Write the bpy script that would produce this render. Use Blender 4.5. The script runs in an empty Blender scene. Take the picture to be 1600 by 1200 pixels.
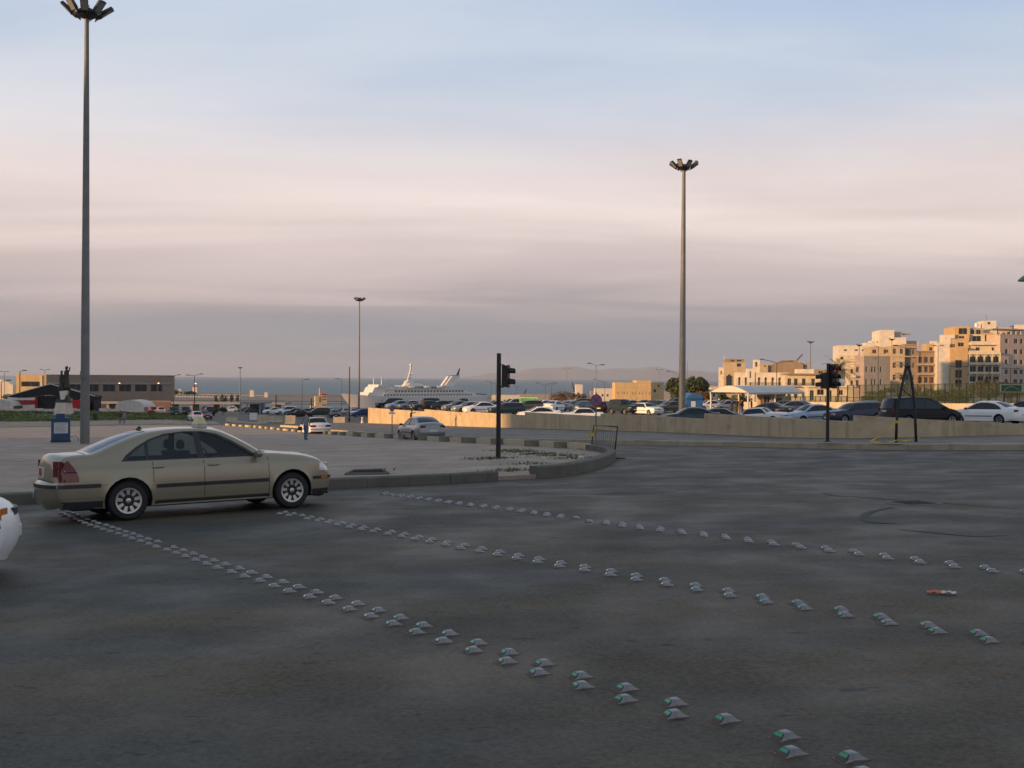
import bpy, bmesh, math, random
from mathutils import Vector, Matrix
from mathutils.geometry import delaunay_2d_cdt
rnd = random.Random(7)
SC = bpy.context.scene
COL = SC.collection
R = math.radians

# ------------------------------------------------------------------ camera
FPX = 1650.0
EYE = 1.7
PITCH = -0.347
ROLL = -0.40
cd = bpy.data.cameras.new('camera'); cam = bpy.data.objects.new('camera', cd); COL.objects.link(cam)
cd.sensor_width = 36; cd.lens = 36 * FPX / 1600; cd.clip_start = 0.1; cd.clip_end = 60000
CAMROT = (Matrix.Rotation(R(90 + PITCH), 3, 'X') @ Matrix.Rotation(R(-ROLL), 3, 'Z'))
cam.matrix_world = Matrix.Translation((0, 0, EYE)) @ CAMROT.to_4x4()
SC.camera = cam
SC.render.resolution_x = 1024; SC.render.resolution_y = 768

# ------------------------------------------------------------------ sky, sun, exposure
SUN_AZ, SUN_EL = 118.0, 6.5          # degrees to the left of the view direction, elevation
w = bpy.data.worlds.new('World'); SC.world = w; w.use_nodes = True
N = w.node_tree.nodes; L = w.node_tree.links
for n in list(N): N.remove(n)
def nn(t, **k):
    n = N.new(t)
    for a, b in k.items(): setattr(n, a, b)
    return n
def s2l(c):
    return tuple(((v / 255) / 12.92 if v / 255 < 0.04045 else ((v / 255 + 0.055) / 1.055) ** 2.4) for v in c) + (1,)
out = nn('ShaderNodeOutputWorld'); bg = nn('ShaderNodeBackground'); L.new(bg.outputs[0], out.inputs[0])
sky = nn('ShaderNodeTexSky', sky_type='NISHITA', sun_disc=False)
sky.sun_elevation = R(SUN_EL); sky.sun_rotation = R(-SUN_AZ); sky.air_density = 1.2; sky.dust_density = 3.0
tc = nn('ShaderNodeTexCoord'); sep = nn('ShaderNodeSeparateXYZ'); L.new(tc.outputs['Generated'], sep.inputs[0])
# thin evening cloud veil: colour by elevation, streaked by noise laid out on the cloud deck
def math_node(op, a=None, b=None, va=0.0, vb=0.0, clamp=False):
    n = nn('ShaderNodeMath', operation=op); n.use_clamp = clamp
    if a is not None: L.new(a, n.inputs[0])
    else: n.inputs[0].default_value = va
    if b is not None: L.new(b, n.inputs[1])
    else: n.inputs[1].default_value = vb
    return n.outputs[0]
zz = math_node('MAXIMUM', sep.outputs[2], None, vb=0.0)
zd = math_node('ADD', zz, None, vb=0.10)
cx = math_node('DIVIDE', sep.outputs[0], zd); cy = math_node('DIVIDE', sep.outputs[1], zd)
comb = nn('ShaderNodeCombineXYZ'); L.new(cx, comb.inputs[0]); L.new(cy, comb.inputs[1])
mp = nn('ShaderNodeMapping'); L.new(comb.outputs[0], mp.inputs[0]); mp.inputs['Scale'].default_value = (0.35, 0.9, 1); mp.inputs['Rotation'].default_value = (0, 0, R(-10)); mp.inputs['Location'].default_value = (3.1, 1.7, 0)
no1 = nn('ShaderNodeTexNoise'); L.new(mp.outputs[0], no1.inputs['Vector']); no1.inputs['Scale'].default_value = 1.1; no1.inputs['Detail'].default_value = 7; no1.inputs['Roughness'].default_value = 0.52; no1.inputs['Distortion'].default_value = 0.5
cl = nn('ShaderNodeMapRange'); L.new(no1.outputs['Fac'], cl.inputs[0]); cl.inputs[1].default_value = 0.40; cl.inputs[2].default_value = 0.64
zoff = math_node('MULTIPLY', math_node('SUBTRACT', no1.outputs['Fac'], None, vb=0.5), None, vb=0.07)
zw = math_node('ADD', zz, zoff)
def ramp(stops):
    r = nn('ShaderNodeValToRGB'); e = r.color_ramp.elements
    while len(e) > 1: e.remove(e[0])
    e[0].position = stops[0][0]; e[0].color = s2l(stops[0][1])
    for p, c in stops[1:]:
        q = e.new(p); q.color = s2l(c)
    return r
clear = ramp([(0.0, (146, 153, 168)), (0.03, (150, 153, 163)), (0.05, (160, 157, 164)), (0.066, (172, 164, 168)), (0.085, (196, 183, 183)), (0.114, (217, 200, 198)), (0.15, (228, 212, 209)), (0.175, (230, 216, 214)), (0.20, (220, 212, 216)), (0.24, (196, 205, 221)), (0.28, (180, 198, 222)), (0.36, (164, 190, 224)), (0.6, (148, 165, 190)), (1.0, (130, 140, 155))])
veil = ramp([(0.0, (148, 154, 167)), (0.03, (154, 155, 162)), (0.05, (165, 160, 165)), (0.066, (182, 172, 173)), (0.085, (208, 192, 190)), (0.114, (231, 213, 208)), (0.15, (243, 226, 220)), (0.175, (246, 231, 226)), (0.20, (240, 230, 229)), (0.24, (225, 224, 231)), (0.28, (210, 217, 229)), (0.36, (196, 209, 228)), (0.6, (170, 180, 196)), (1.0, (148, 155, 167))])
L.new(zw, clear.inputs[0]); L.new(zw, veil.inputs[0])
mx = nn('ShaderNodeMixRGB'); L.new(cl.outputs[0], mx.inputs[0]); L.new(clear.outputs[0], mx.inputs[1]); L.new(veil.outputs[0], mx.inputs[2])
sc1 = nn('ShaderNodeMixRGB', blend_type='MULTIPLY'); sc1.inputs[0].default_value = 1; L.new(sky.outputs[0], sc1.inputs[1]); sc1.inputs[2].default_value = (0.09, 0.09, 0.09, 1)
ad = nn('ShaderNodeMixRGB', blend_type='MIX'); ad.inputs[0].default_value = 0.07; L.new(mx.outputs[0], ad.inputs[1]); L.new(sc1.outputs[0], ad.inputs[2])
L.new(ad.outputs[0], bg.inputs[0]); bg.inputs[1].default_value = 0.93
sd = bpy.data.lights.new('sun', 'SUN'); so = bpy.data.objects.new('sun', sd); COL.objects.link(so)
sd.energy = 5.0; sd.angle = R(2.0); sd.color = (1.0, 0.57, 0.25)
SUNV = Vector((-math.sin(R(SUN_AZ)) * math.cos(R(SUN_EL)), math.cos(R(SUN_AZ)) * math.cos(R(SUN_EL)), math.sin(R(SUN_EL))))
so.rotation_euler = SUNV.to_track_quat('Z', 'Y').to_euler(); so.location = (-60, -40, 60)
vs = SC.view_settings; vs.view_transform = 'Standard'; vs.look = 'None'; vs.exposure = 0.22; vs.gamma = 1; vs.use_curve_mapping = False
SC.render.engine = 'CYCLES'

# ------------------------------------------------------------------ ground shape and pixel helpers
def H(x, y):
    g = 0.031 * y if y < 100 else (3.1 + 0.02 * (y - 100) if y < 250 else 6.1 + 0.031 * (y - 250))
    return max(-g + 0.027 * max(-35, min(35, x)), -22.0)
def LOT(x, y):
    t = max(0.0, min(1.0, (30 - x) / 12)); dip = 0.8 * math.exp(-((y - 100) / 25) ** 2) * t * t * (3 - 2 * t)
    return EYE - (2.78 + dip + 0.0207 * (y - 70) - 0.008 * (x - 31))
SEA = -24.0
def ray(px, py):
    d = CAMROT @ Vector(((px - 800) / FPX, -(py - 600) / FPX, -1))
    return d / d.y
def at(px, py, D):
    return Vector((0, 0, EYE)) + ray(px, py) * D
def G(px, py, f=H, off=0.0):
    """the place on the ground seen at that pixel of the 1600x1200 photograph"""
    d = ray(px, py); a, b = 1.0, 2500.0
    for k in range(60):
        m = (a + b) / 2; p = Vector((0, 0, EYE)) + d * m
        if p.z > f(p.x, p.y) + off: a = m
        else: b = m
    return Vector((0, 0, EYE)) + d * a
def onlot(px, D):
    p = at(px, 600, D); return Vector((p.x, p.y, LOT(p.x, p.y)))
def onground(px, D, f=H):
    p = at(px, 600, D); return Vector((p.x, p.y, f(p.x, p.y)))

# ------------------------------------------------------------------ materials
MT = {}
def mat(name, col, rough=0.7, metal=0.0, var=0.18, scale=3.0, bump=0.0, bscale=40.0, coat=0.0, spec=0.5, emit=None, estr=0.0, trans=0.0, alpha=1.0, sheen=0.0, detail=5, second=None):
    if name in MT: return MT[name]
    m = bpy.data.materials.new(name); m.use_nodes = True; MT[name] = m
    nt = m.node_tree; b = nt.nodes['Principled BSDF']
    col = tuple(col[:3])
    if var > 0:
        t = nt.nodes.new('ShaderNodeTexCoord'); n = nt.nodes.new('ShaderNodeTexNoise'); n.inputs['Scale'].default_value = scale; n.inputs['Detail'].default_value = detail; n.inputs['Roughness'].default_value = 0.62
        nt.links.new(t.outputs['Object'], n.inputs['Vector'])
        mr = nt.nodes.new('ShaderNodeMapRange'); mr.inputs[1].default_value = 0.3; mr.inputs[2].default_value = 0.7
        nt.links.new(n.outputs['Fac'], mr.inputs[0])
        x = nt.nodes.new('ShaderNodeMixRGB'); nt.links.new(mr.outputs[0], x.inputs[0])
        lo = tuple(c * (1 - var) for c in col) if second is None else second
        x.inputs[1].default_value = tuple(lo) + (1,); x.inputs[2].default_value = tuple(min(1, c * (1 + var)) for c in col) + (1,)
        nt.links.new(x.outputs[0], b.inputs['Base Color'])
    else: b.inputs['Base Color'].default_value = col + (1,)
    b.inputs['Roughness'].default_value = rough; b.inputs['Metallic'].default_value = metal
    b.inputs['Coat Weight'].default_value = coat; b.inputs['Coat IOR'].default_value = 1.4; b.inputs['Coat Roughness'].default_value = 0.05
    b.inputs['Specular IOR Level'].default_value = spec
    if trans: b.inputs['Transmission Weight'].default_value = trans
    if alpha < 1: b.inputs['Alpha'].default_value = alpha
    if emit: b.inputs['Emission Color'].default_value = tuple(emit) + (1,); b.inputs['Emission Strength'].default_value = estr
    if bump > 0:
        t2 = nt.nodes.new('ShaderNodeTexCoord'); n2 = nt.nodes.new('ShaderNodeTexNoise'); n2.inputs['Scale'].default_value = bscale; n2.inputs['Detail'].default_value = 4
        nt.links.new(t2.outputs['Object'], n2.inputs['Vector'])
        bp = nt.nodes.new('ShaderNodeBump'); bp.inputs['Strength'].default_value = bump; bp.inputs['Distance'].default_value = 0.02
        nt.links.new(n2.outputs['Fac'], bp.inputs['Height']); nt.links.new(bp.outputs[0], b.inputs['Normal'])
    return m
def glass_mat(name, tint=(0.5, 0.58, 0.56), clear=0.6):
    """car glass: clear pane, see-through by a share, with a real reflection"""
    m = bpy.data.materials.new(name); m.use_nodes = True; MT[name] = m; nt = m.node_tree
    for n in list(nt.nodes): nt.nodes.remove(n)
    o = nt.nodes.new('ShaderNodeOutputMaterial'); t = nt.nodes.new('ShaderNodeBsdfTransparent'); t.inputs[0].default_value = tuple(c * clear for c in tint) + (1,)
    g = nt.nodes.new('ShaderNodeBsdfGlossy'); g.inputs['Roughness'].default_value = 0.03; g.inputs[0].default_value = (0.9, 0.95, 1, 1)
    f = nt.nodes.new('ShaderNodeFresnel'); f.inputs[0].default_value = 1.5
    x = nt.nodes.new('ShaderNodeMixShader'); nt.links.new(f.outputs[0], x.inputs[0]); nt.links.new(t.outputs[0], x.inputs[1]); nt.links.new(g.outputs[0], x.inputs[2]); nt.links.new(x.outputs[0], o.inputs[0])
    return m

def asphalt_mat(name, base, warm, dark, bandang, patches=True, seam=False):
    m = bpy.data.materials.new(name); m.use_nodes = True; MT[name] = m; nt = m.node_tree; b = nt.nodes['Principled BSDF']
    def nd(t, **k):
        n = nt.nodes.new(t)
        for a, v in k.items(): setattr(n, a, v)
        return n
    t = nd('ShaderNodeTexCoord')
    def noise(scale, sx=1, sy=1, rot=0, det=6, rough=0.6):
        p = nd('ShaderNodeMapping'); p.inputs['Scale'].default_value = (sx, sy, 1); p.inputs['Rotation'].default_value = (0, 0, R(rot)); p.vector_type = 'TEXTURE' if False else 'POINT'
        nt.links.new(t.outputs['Object'], p.inputs[0]); n = nd('ShaderNodeTexNoise'); n.inputs['Scale'].default_value = scale; n.inputs['Detail'].default_value = det; n.inputs['Roughness'].default_value = rough
        nt.links.new(p.outputs[0], n.inputs['Vector']); return n.outputs['Fac']
    def rng(v, a, c, lo=0.0, hi=1.0):
        q = nd('ShaderNodeMapRange'); nt.links.new(v, q.inputs[0]); q.inputs[1].default_value = a; q.inputs[2].default_value = c; q.inputs[3].default_value = lo; q.inputs[4].default_value = hi; return q.outputs[0]
    def mixc(f, c1, c2, mode='MIX'):
        x = nd('ShaderNodeMixRGB', blend_type=mode)
        if isinstance(f, float): x.inputs[0].default_value = f
        else: nt.links.new(f, x.inputs[0])
        for i, c in ((1, c1), (2, c2)):
            if isinstance(c, tuple): x.inputs[i].default_value = c + (1,)
            else: nt.links.new(c, x.inputs[i])
        return x.outputs[0]
    band = rng(noise(1.0, 0.05, 0.5, -bandang, 4), 0.41, 0.59)             # worn lanes along the way the cars drive
    blot = rng(noise(0.5, det=5), 0.38, 0.66)
    c = mixc(band, base, warm); c = mixc(rng(noise(0.22, det=4), 0.5, 0.68, 0, 0.55), c, dark)
    c = mixc(0.30, c, mixc(blot, tuple(v * 0.8 for v in base), tuple(v * 1.25 for v in warm)))
    grain = rng(noise(26, det=5, rough=0.8), 0.32, 0.68, 0.50, 1.48); g3 = nd('ShaderNodeCombineXYZ')
    for i in range(3): nt.links.new(grain, g3.inputs[i])
    c = mixc(1.0, c, g3.outputs[0], 'MULTIPLY')
    # small oil spots and chips
    sp = rng(noise(4.2, 0.6, 1.5, det=3), 0.665, 0.70, 0, 0.8); c = mixc(sp, c, tuple(v * 0.35 for v in dark))
    sp2 = rng(noise(11.0, 0.5, 1.3, det=2), 0.70, 0.74, 0, 0.75); c = mixc(sp2, c, (0.03, 0.022, 0.018))
    # hairline cracks
    vo = nd('ShaderNodeTexVoronoi', feature='DISTANCE_TO_EDGE'); vm = nd('ShaderNodeMapping'); nt.links.new(t.outputs['Object'], vm.inputs[0]); vm.inputs['Scale'].default_value = (0.23, 0.31, 1)
    nz = nd('ShaderNodeTexNoise'); nz.inputs['Scale'].default_value = 1.5; nt.links.new(t.outputs['Object'], nz.inputs['Vector']); va = nd('ShaderNodeMixRGB'); va.inputs[0].default_value = 0.22; nt.links.new(vm.outputs[0], va.inputs[1]); nt.links.new(nz.outputs['Color'], va.inputs[2])
    nt.links.new(va.outputs[0], vo.inputs['Vector']); cr = rng(vo.outputs['Distance'], 0.0, 0.004, 0.7, 0.0); crm = nd('ShaderNodeMath', operation='MULTIPLY'); nt.links.new(cr, crm.inputs[0]); nt.links.new(rng(noise(0.3, det=2), 0.50, 0.58), crm.inputs[1])
    c = mixc(crm.outputs[0], c, tuple(v * 0.4 for v in dark))
    nt.links.new(c, b.inputs['Base Color'])
    nt.links.new(rng(noise(0.8, det=6), 0.35, 0.7, 0.50, 0.80), b.inputs['Roughness']); b.inputs['Specular IOR Level'].default_value = 0.2
    bp = nd('ShaderNodeBump'); bp.inputs['Strength'].default_value = 0.5; bp.inputs['Distance'].default_value = 0.006; nt.links.new(noise(120, det=3), bp.inputs['Height']); nt.links.new(bp.outputs[0], b.inputs['Normal'])
    return m

def concrete_mat(name, col, stain, streak=True, sx=1.0):
    m = bpy.data.materials.new(name); m.use_nodes = True; MT[name] = m; nt = m.node_tree; b = nt.nodes['Principled BSDF']
    t = nt.nodes.new('ShaderNodeTexCoord')
    def noise(scale, vec=(1, 1, 1), det=6):
        p = nt.nodes.new('ShaderNodeMapping'); p.inputs['Scale'].default_value = vec; nt.links.new(t.outputs['Object'], p.inputs[0])
        n = nt.nodes.new('ShaderNodeTexNoise'); n.inputs['Scale'].default_value = scale; n.inputs['Detail'].default_value = det; n.inputs['Roughness'].default_value = 0.65; nt.links.new(p.outputs[0], n.inputs['Vector']); return n.outputs['Fac']
    def rng(v, a, c, lo=0.0, hi=1.0):
        q = nt.nodes.new('ShaderNodeMapRange'); nt.links.new(v, q.inputs[0]); q.inputs[1].default_value = a; q.inputs[2].default_value = c; q.inputs[3].default_value = lo; q.inputs[4].default_value = hi; return q.outputs[0]
    def mixc(f, c1, c2):
        x = nt.nodes.new('ShaderNodeMixRGB'); nt.links.new(f, x.inputs[0])
        for i, c in ((1, c1), (2, c2)):
            if isinstance(c, tuple): x.inputs[i].default_value = c + (1,)
            else: nt.links.new(c, x.inputs[i])
        return x.outputs[0]
    c = mixc(rng(noise(0.9), 0.35, 0.65), tuple(v * 0.86 for v in col), tuple(min(1, v * 1.1) for v in col))
    if streak: c = mixc(rng(noise(1.6 * sx, (1, 1, 0.12)), 0.52, 0.74, 0, 0.7), c, stain)
    c = mixc(rng(noise(0.7, (1, 1, 2)), 0.58, 0.72, 0, 0.6), c, stain)
    c = mixc(rng(noise(14, det=3), 0.66, 0.72, 0, 0.5), c, tuple(v * 0.6 for v in stain))
    nt.links.new(c, b.inputs['Base Color']); b.inputs['Roughness'].default_value = 0.85; b.inputs['Specular IOR Level'].default_value = 0.3
    bp = nt.nodes.new('ShaderNodeBump'); bp.inputs['Strength'].default_value = 0.4; bp.inputs['Distance'].default_value = 0.01; nt.links.new(noise(30), bp.inputs['Height']); nt.links.new(bp.outputs[0], b.inputs['Normal'])
    return m

# ------------------------------------------------------------------ mesh helpers
class MB:
    def __init__(s): s.v = []; s.f = []; s.mi = []; s.cur = 0
    def add(s, vs, fs):
        o = len(s.v); s.v += [tuple(v) for v in vs]; s.f += [tuple(o + i for i in f) for f in fs]; s.mi += [s.cur] * len(fs); return s
    def box(s, c, d, rz=0.0, M=None, taper=1.0):
        hx, hy, hz = d[0] / 2, d[1] / 2, d[2] / 2
        pts = [Vector((x * (taper if z > 0 else 1), y * (taper if z > 0 else 1), z)) for z in (-hz, hz) for (x, y) in ((-hx, -hy), (hx, -hy), (hx, hy), (-hx, hy))]
        m = M if M is not None else Matrix.Rotation(rz, 3, 'Z')
        return s.add([m @ p + Vector(c) for p in pts], [(3, 2, 1, 0), (4, 5, 6, 7), (0, 1, 5, 4), (1, 2, 6, 5), (2, 3, 7, 6), (3, 0, 4, 7)])
    def bx(s, x0, x1, y0, y1, z0, z1): return s.box(((x0 + x1) / 2, (y0 + y1) / 2, (z0 + z1) / 2), (abs(x1 - x0), abs(y1 - y0), abs(z1 - z0)))
    def tube(s, pts, rad, n=8, cap=True):
        pts = [Vector(p) for p in pts]; k = len(pts); rad = rad if isinstance(rad, (list, tuple)) else [rad] * k
        vs = []; up = None
        for i, p in enumerate(pts):
            d = (pts[min(i + 1, k - 1)] - pts[max(i - 1, 0)]).normalized()
            if up is None:
                a = Vector((0, 0, 1)) if abs(d.z) < 0.9 else Vector((1, 0, 0)); up = (a - d * a.dot(d)).normalized()
            else: up = (up - d * up.dot(d)).normalized()
            q = d.cross(up)
            for j in range(n):
                t = 2 * math.pi * j / n; vs.append(p + (up * math.cos(t) + q * math.sin(t)) * rad[i])
        fs = [(i * n + j, i * n + (j + 1) % n, (i + 1) * n + (j + 1) % n, (i + 1) * n + j) for i in range(k - 1) for j in range(n)]
        if cap: fs += [tuple(reversed(range(n))), tuple((k - 1) * n + j for j in range(n))]
        return s.add(vs, fs)
    def lathe(s, prof, n=16, M=None, c=(0, 0, 0), cap=True):
        m = M if M is not None else Matrix.Identity(3); vs = []
        for r, z in prof:
            for j in range(n):
                t = 2 * math.pi * j / n; vs.append(m @ Vector((r * math.cos(t), r * math.sin(t), z)) + Vector(c))
        k = len(prof); fs = [(i * n + j, i * n + (j + 1) % n, (i + 1) * n + (j + 1) % n, (i + 1) * n + j) for i in range(k - 1) for j in range(n)]
        if cap: fs += [tuple(reversed(range(n))), tuple((k - 1) * n + j for j in range(n))]
        return s.add(vs, fs)
    def prism(s, poly, axis, a, b):
        """polygon extruded along an axis: axis 'y' takes (x, z), 'x' takes (y, z), 'z' takes (x, y)"""
        def P(p, t): return (p[0], t, p[1]) if axis == 'y' else ((t, p[0], p[1]) if axis == 'x' else (p[0], p[1], t))
        n = len(poly); return s.add([P(p, a) for p in poly] + [P(p, b) for p in poly], [tuple(reversed(range(n))), tuple(range(n, 2 * n))] + [(i, (i + 1) % n, n + (i + 1) % n, n + i) for i in range(n)])
    def mesh(s, name, smooth=False, mats=None, fix=True):
        me = bpy.data.meshes.new(name); me.from_pydata(s.v, [], s.f)
        if fix:
            b = bmesh.new(); b.from_mesh(me)
            b.faces.ensure_lookup_table()
            for f, i in zip(b.faces, s.mi): f.material_index = i
            bmesh.ops.recalc_face_normals(b, faces=b.faces); b.to_mesh(me); b.free()
        else:
            for p, i in zip(me.polygons, s.mi): p.material_index = i
        if smooth is True: me.polygons.foreach_set('use_smooth', [True] * len(me.polygons))
        for m in (mats or []): me.materials.append(m if not isinstance(m, str) else MT[m])
        me.update()
        if smooth == 'auto':
            me.polygons.foreach_set('use_smooth', [True] * len(me.polygons)); me.set_sharp_from_angle(angle=R(38))
        return me
def obj(name, me, m=None, parent=None, loc=None, rot=None):
    if isinstance(me, MB): me = me.mesh(name)
    o = bpy.data.objects.new(name, me); COL.objects.link(o)
    if m is not None and len(me.materials) == 0: me.materials.append(MT[m] if isinstance(m, str) else m)
    if parent is not None: o.parent = parent
    if loc is not None: o.location = loc
    if rot is not None: o.rotation_euler = rot
    return o
def tag(o, label=None, cat=None, group=None, kind=None):
    if label: o['label'] = label
    if cat: o['category'] = cat
    if group: o['group'] = group
    if kind: o['kind'] = kind
    return o
def empty(name, loc=(0, 0, 0), rz=0.0, M=None):
    o = bpy.data.objects.new(name, None); COL.objects.link(o); o.empty_display_size = 0.2
    if M is not None: o.matrix_world = M
    else: o.location = loc; o.rotation_euler = (0, 0, rz)
    return o
def part(name, mb, m, parent, smooth=False, kind=None):
    me = mb.mesh(name, smooth) if isinstance(mb, MB) else mb
    o = obj(name, me, m, parent)
    if kind: o['kind'] = kind
    return o
def copy_tree(o, parent=None):
    c = o.copy(); COL.objects.link(c); c.parent = parent
    for ch in list(KIDS.get(o.name, ())): copy_tree(ch, c)
    return c
KIDS = {}
def remember(o):
    KIDS[o.name] = list(o.children)
    for c in o.children: remember(c)
def sheet(name, poly, f, off, m, step=None, skirt=0.0):
    """a flat polygon (list of x, y) draped on the height function f"""
    pts = []
    n = len(poly)
    for i in range(n):
        a = Vector(poly[i][:2]); b = Vector(poly[(i + 1) % n][:2]); k = max(1, int((b - a).length / (step or 1e9)))
        for j in range(k): pts.append(a.lerp(b, j / k))
    vs = list(pts)
    if step:
        x0 = min(p.x for p in pts); x1 = max(p.x for p in pts); y0 = min(p.y for p in pts); y1 = max(p.y for p in pts)
        nx = int((x1 - x0) / step); ny = int((y1 - y0) / step)
        for i in range(1, nx):
            for j in range(1, ny):
                q = Vector((x0 + i * step, y0 + j * step))
                if inpoly(q, pts): vs.append(q)
    e = [(i, (i + 1) % len(pts)) for i in range(len(pts))]
    r = delaunay_2d_cdt([Vector((v.x, v.y)) for v in vs], e, [], 0, 1e-5)
    ov, of = r[0], [fc for fc in r[2] if inpoly(sum((r[0][i] for i in fc), Vector((0, 0))) / len(fc), pts)]
    mb = MB(); V3 = [(p.x, p.y, f(p.x, p.y) + off) for p in ov]; mb.add(V3, of)
    if skirt:
        k = len(pts); mb.add([(p.x, p.y, f(p.x, p.y) + off) for p in pts] + [(p.x, p.y, f(p.x, p.y) + off - skirt) for p in pts], [(i, (i + 1) % k, k + (i + 1) % k, k + i) for i in range(k)])
    me = bpy.data.meshes.new(name); me.from_pydata(mb.v, [], mb.f); b = bmesh.new(); b.from_mesh(me)
    for fc in b.faces:
        fc.normal_update()
        if fc.normal.z < -0.01: fc.normal_flip()
    b.to_mesh(me); b.free()
    o = obj(name, me, m); o['kind'] = 'structure'; return o
def inpoly(p, poly):
    x, y = p[0], p[1]; c = False; n = len(poly); j = n - 1
    for i in range(n):
        xi, yi = poly[i][0], poly[i][1]; xj, yj = poly[j][0], poly[j][1]
        if (yi > y) != (yj > y) and x < (xj - xi) * (y - yi) / (yj - yi) + xi: c = not c
        j = i
    return c
def ground_matrix(p, heading, f=H):
    """stand something on sloping ground: heading in degrees, 0 = +x, 90 = away from the viewer"""
    e = 0.5; nz = Vector((-(f(p.x + e, p.y) - f(p.x - e, p.y)) / (2 * e), -(f(p.x, p.y + e) - f(p.x, p.y - e)) / (2 * e), 1)).normalized()
    fx = Vector((math.cos(R(heading)), math.sin(R(heading)), 0)); fx = (fx - nz * fx.dot(nz)).normalized(); fy = nz.cross(fx)
    M = Matrix((fx, fy, nz)).transposed().to_4x4(); M.translation = Vector((p.x, p.y, f(p.x, p.y))); return M

# ------------------------------------------------------------------ shared materials
asphalt_mat('asphalt', (0.053, 0.060, 0.053), (0.098, 0.077, 0.048), (0.038, 0.043, 0.038), 22)
asphalt_mat('asphalt_patch', (0.055, 0.048, 0.042), (0.060, 0.052, 0.045), (0.040, 0.036, 0.034), 20)
asphalt_mat('asphalt_walk', (0.135, 0.12, 0.10), (0.15, 0.13, 0.105), (0.10, 0.09, 0.078), -30)
concrete_mat('parapet', (0.50, 0.40, 0.26), (0.26, 0.195, 0.12))
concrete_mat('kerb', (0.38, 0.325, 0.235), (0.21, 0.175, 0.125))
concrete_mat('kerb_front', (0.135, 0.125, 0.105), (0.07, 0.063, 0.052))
concrete_mat('kerb_pale', (0.52, 0.45, 0.31), (0.34, 0.28, 0.19))
concrete_mat('block_shaded_grey', (0.20, 0.185, 0.145), (0.12, 0.105, 0.08))  # darker grey stands for the shaded faces of the back kerb blocks
concrete_mat('barrier_concrete', (0.50, 0.43, 0.31), (0.30, 0.24, 0.16))
asphalt_mat('plaza', (0.27, 0.212, 0.163), (0.325, 0.256, 0.197), (0.22, 0.174, 0.133), 60)
mat('sand', (0.30, 0.24, 0.17), 0.95, var=0.25, scale=0.4, bump=0.5, bscale=12)
mat('lot_ground', (0.16, 0.145, 0.125), 0.92, var=0.25, scale=0.2, bump=0.3, bscale=10)
mat('soil', (0.10, 0.085, 0.055), 0.95, var=0.4, scale=0.5)
mat('grass_blade', (0.11, 0.135, 0.035), 0.8, var=0.45, scale=0.35)
mat('dry_grass', (0.17, 0.15, 0.06), 0.85, var=0.35, scale=2)
mat('black_paint', (0.012, 0.011, 0.011), 0.45, var=0.3, scale=8)
mat('dark_steel', (0.035, 0.034, 0.034), 0.5, 0.4, var=0.3, scale=6)
mat('galvanised', (0.17, 0.175, 0.165), 0.6, 0.3, var=0.15, scale=2)
mat('dark_lamp', (0.03, 0.03, 0.032), 0.4, 0.2, var=0.2)
mat('lens_grey', (0.25, 0.25, 0.24), 0.25, 0.0, var=0.1)
mat('rubber', (0.013, 0.013, 0.014), 0.75, var=0.25, scale=8)
mat('black_plastic', (0.02, 0.02, 0.022), 0.5, var=0.2, scale=6)
mat('under', (0.008, 0.008, 0.008), 0.9, var=0.0)
mat('cabin', (0.045, 0.04, 0.036), 0.8, var=0.2)
mat('seat_cloth', (0.06, 0.055, 0.05), 0.85, var=0.2)
mat('alloy', (0.50, 0.49, 0.47), 0.35, 0.7, var=0.1)
mat('dark_glass', (0.010, 0.013, 0.015), 0.08, 0.0, var=0.0, spec=0.45)
mat('tail_red', (0.13, 0.005, 0.006), 0.15, var=0.1, coat=0.6)
mat('tail_lit', (0.4, 0.01, 0.01), 0.3, var=0, emit=(1.0, 0.05, 0.04), estr=1.6)
mat('amber', (0.55, 0.17, 0.02), 0.15, var=0.05, coat=0.5)
mat('headlamp', (0.55, 0.57, 0.58), 0.1, 0.3, var=0.05, coat=0.8)
mat('plate_white', (0.6, 0.6, 0.57), 0.5, var=0.06)
mat('plate_red', (0.55, 0.03, 0.03), 0.5, var=0.06)
mat('chrome', (0.6, 0.6, 0.6), 0.15, 0.9, var=0.0)
mat('white_paint', (0.72, 0.72, 0.70), 0.5, var=0.06)
mat('skin', (0.38, 0.23, 0.16), 0.6, var=0.08)
mat('hair', (0.02, 0.015, 0.012), 0.6, var=0.1)
glass_mat('car_glass', (0.62, 0.72, 0.70), 0.66)
for nm, c in dict(gold=(0.30, 0.265, 0.19), white=(0.78, 0.78, 0.76), cream=(0.62, 0.56, 0.44), silver=(0.25, 0.26, 0.265), grey=(0.17, 0.175, 0.18), darkgrey=(0.055, 0.058, 0.062), black=(0.012, 0.012, 0.014), darkgreen=(0.02, 0.035, 0.03), teal=(0.03, 0.06, 0.065), paleblue=(0.36, 0.44, 0.52), blue=(0.03, 0.07, 0.20), navy=(0.025, 0.035, 0.065), maroon=(0.10, 0.02, 0.02), olive=(0.10, 0.095, 0.06), brown=(0.09, 0.05, 0.035), red=(0.35, 0.02, 0.02), greenblue=(0.11, 0.17, 0.17), beige=(0.40, 0.35, 0.26)).items():
    met = nm in ('gold', 'silver', 'grey', 'darkgrey', 'paleblue', 'greenblue', 'teal', 'beige')
    mat('paint_' + nm, c, 0.38, 0.5 if met else 0.0, var=0.05, scale=1.5, coat=0.8 if nm in ('gold', 'silver') else (0.12 if nm in ('black', 'darkgreen', 'darkgrey') else 0.35), spec=0.15 if nm in ('black', 'darkgreen') else 0.3)

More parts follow.
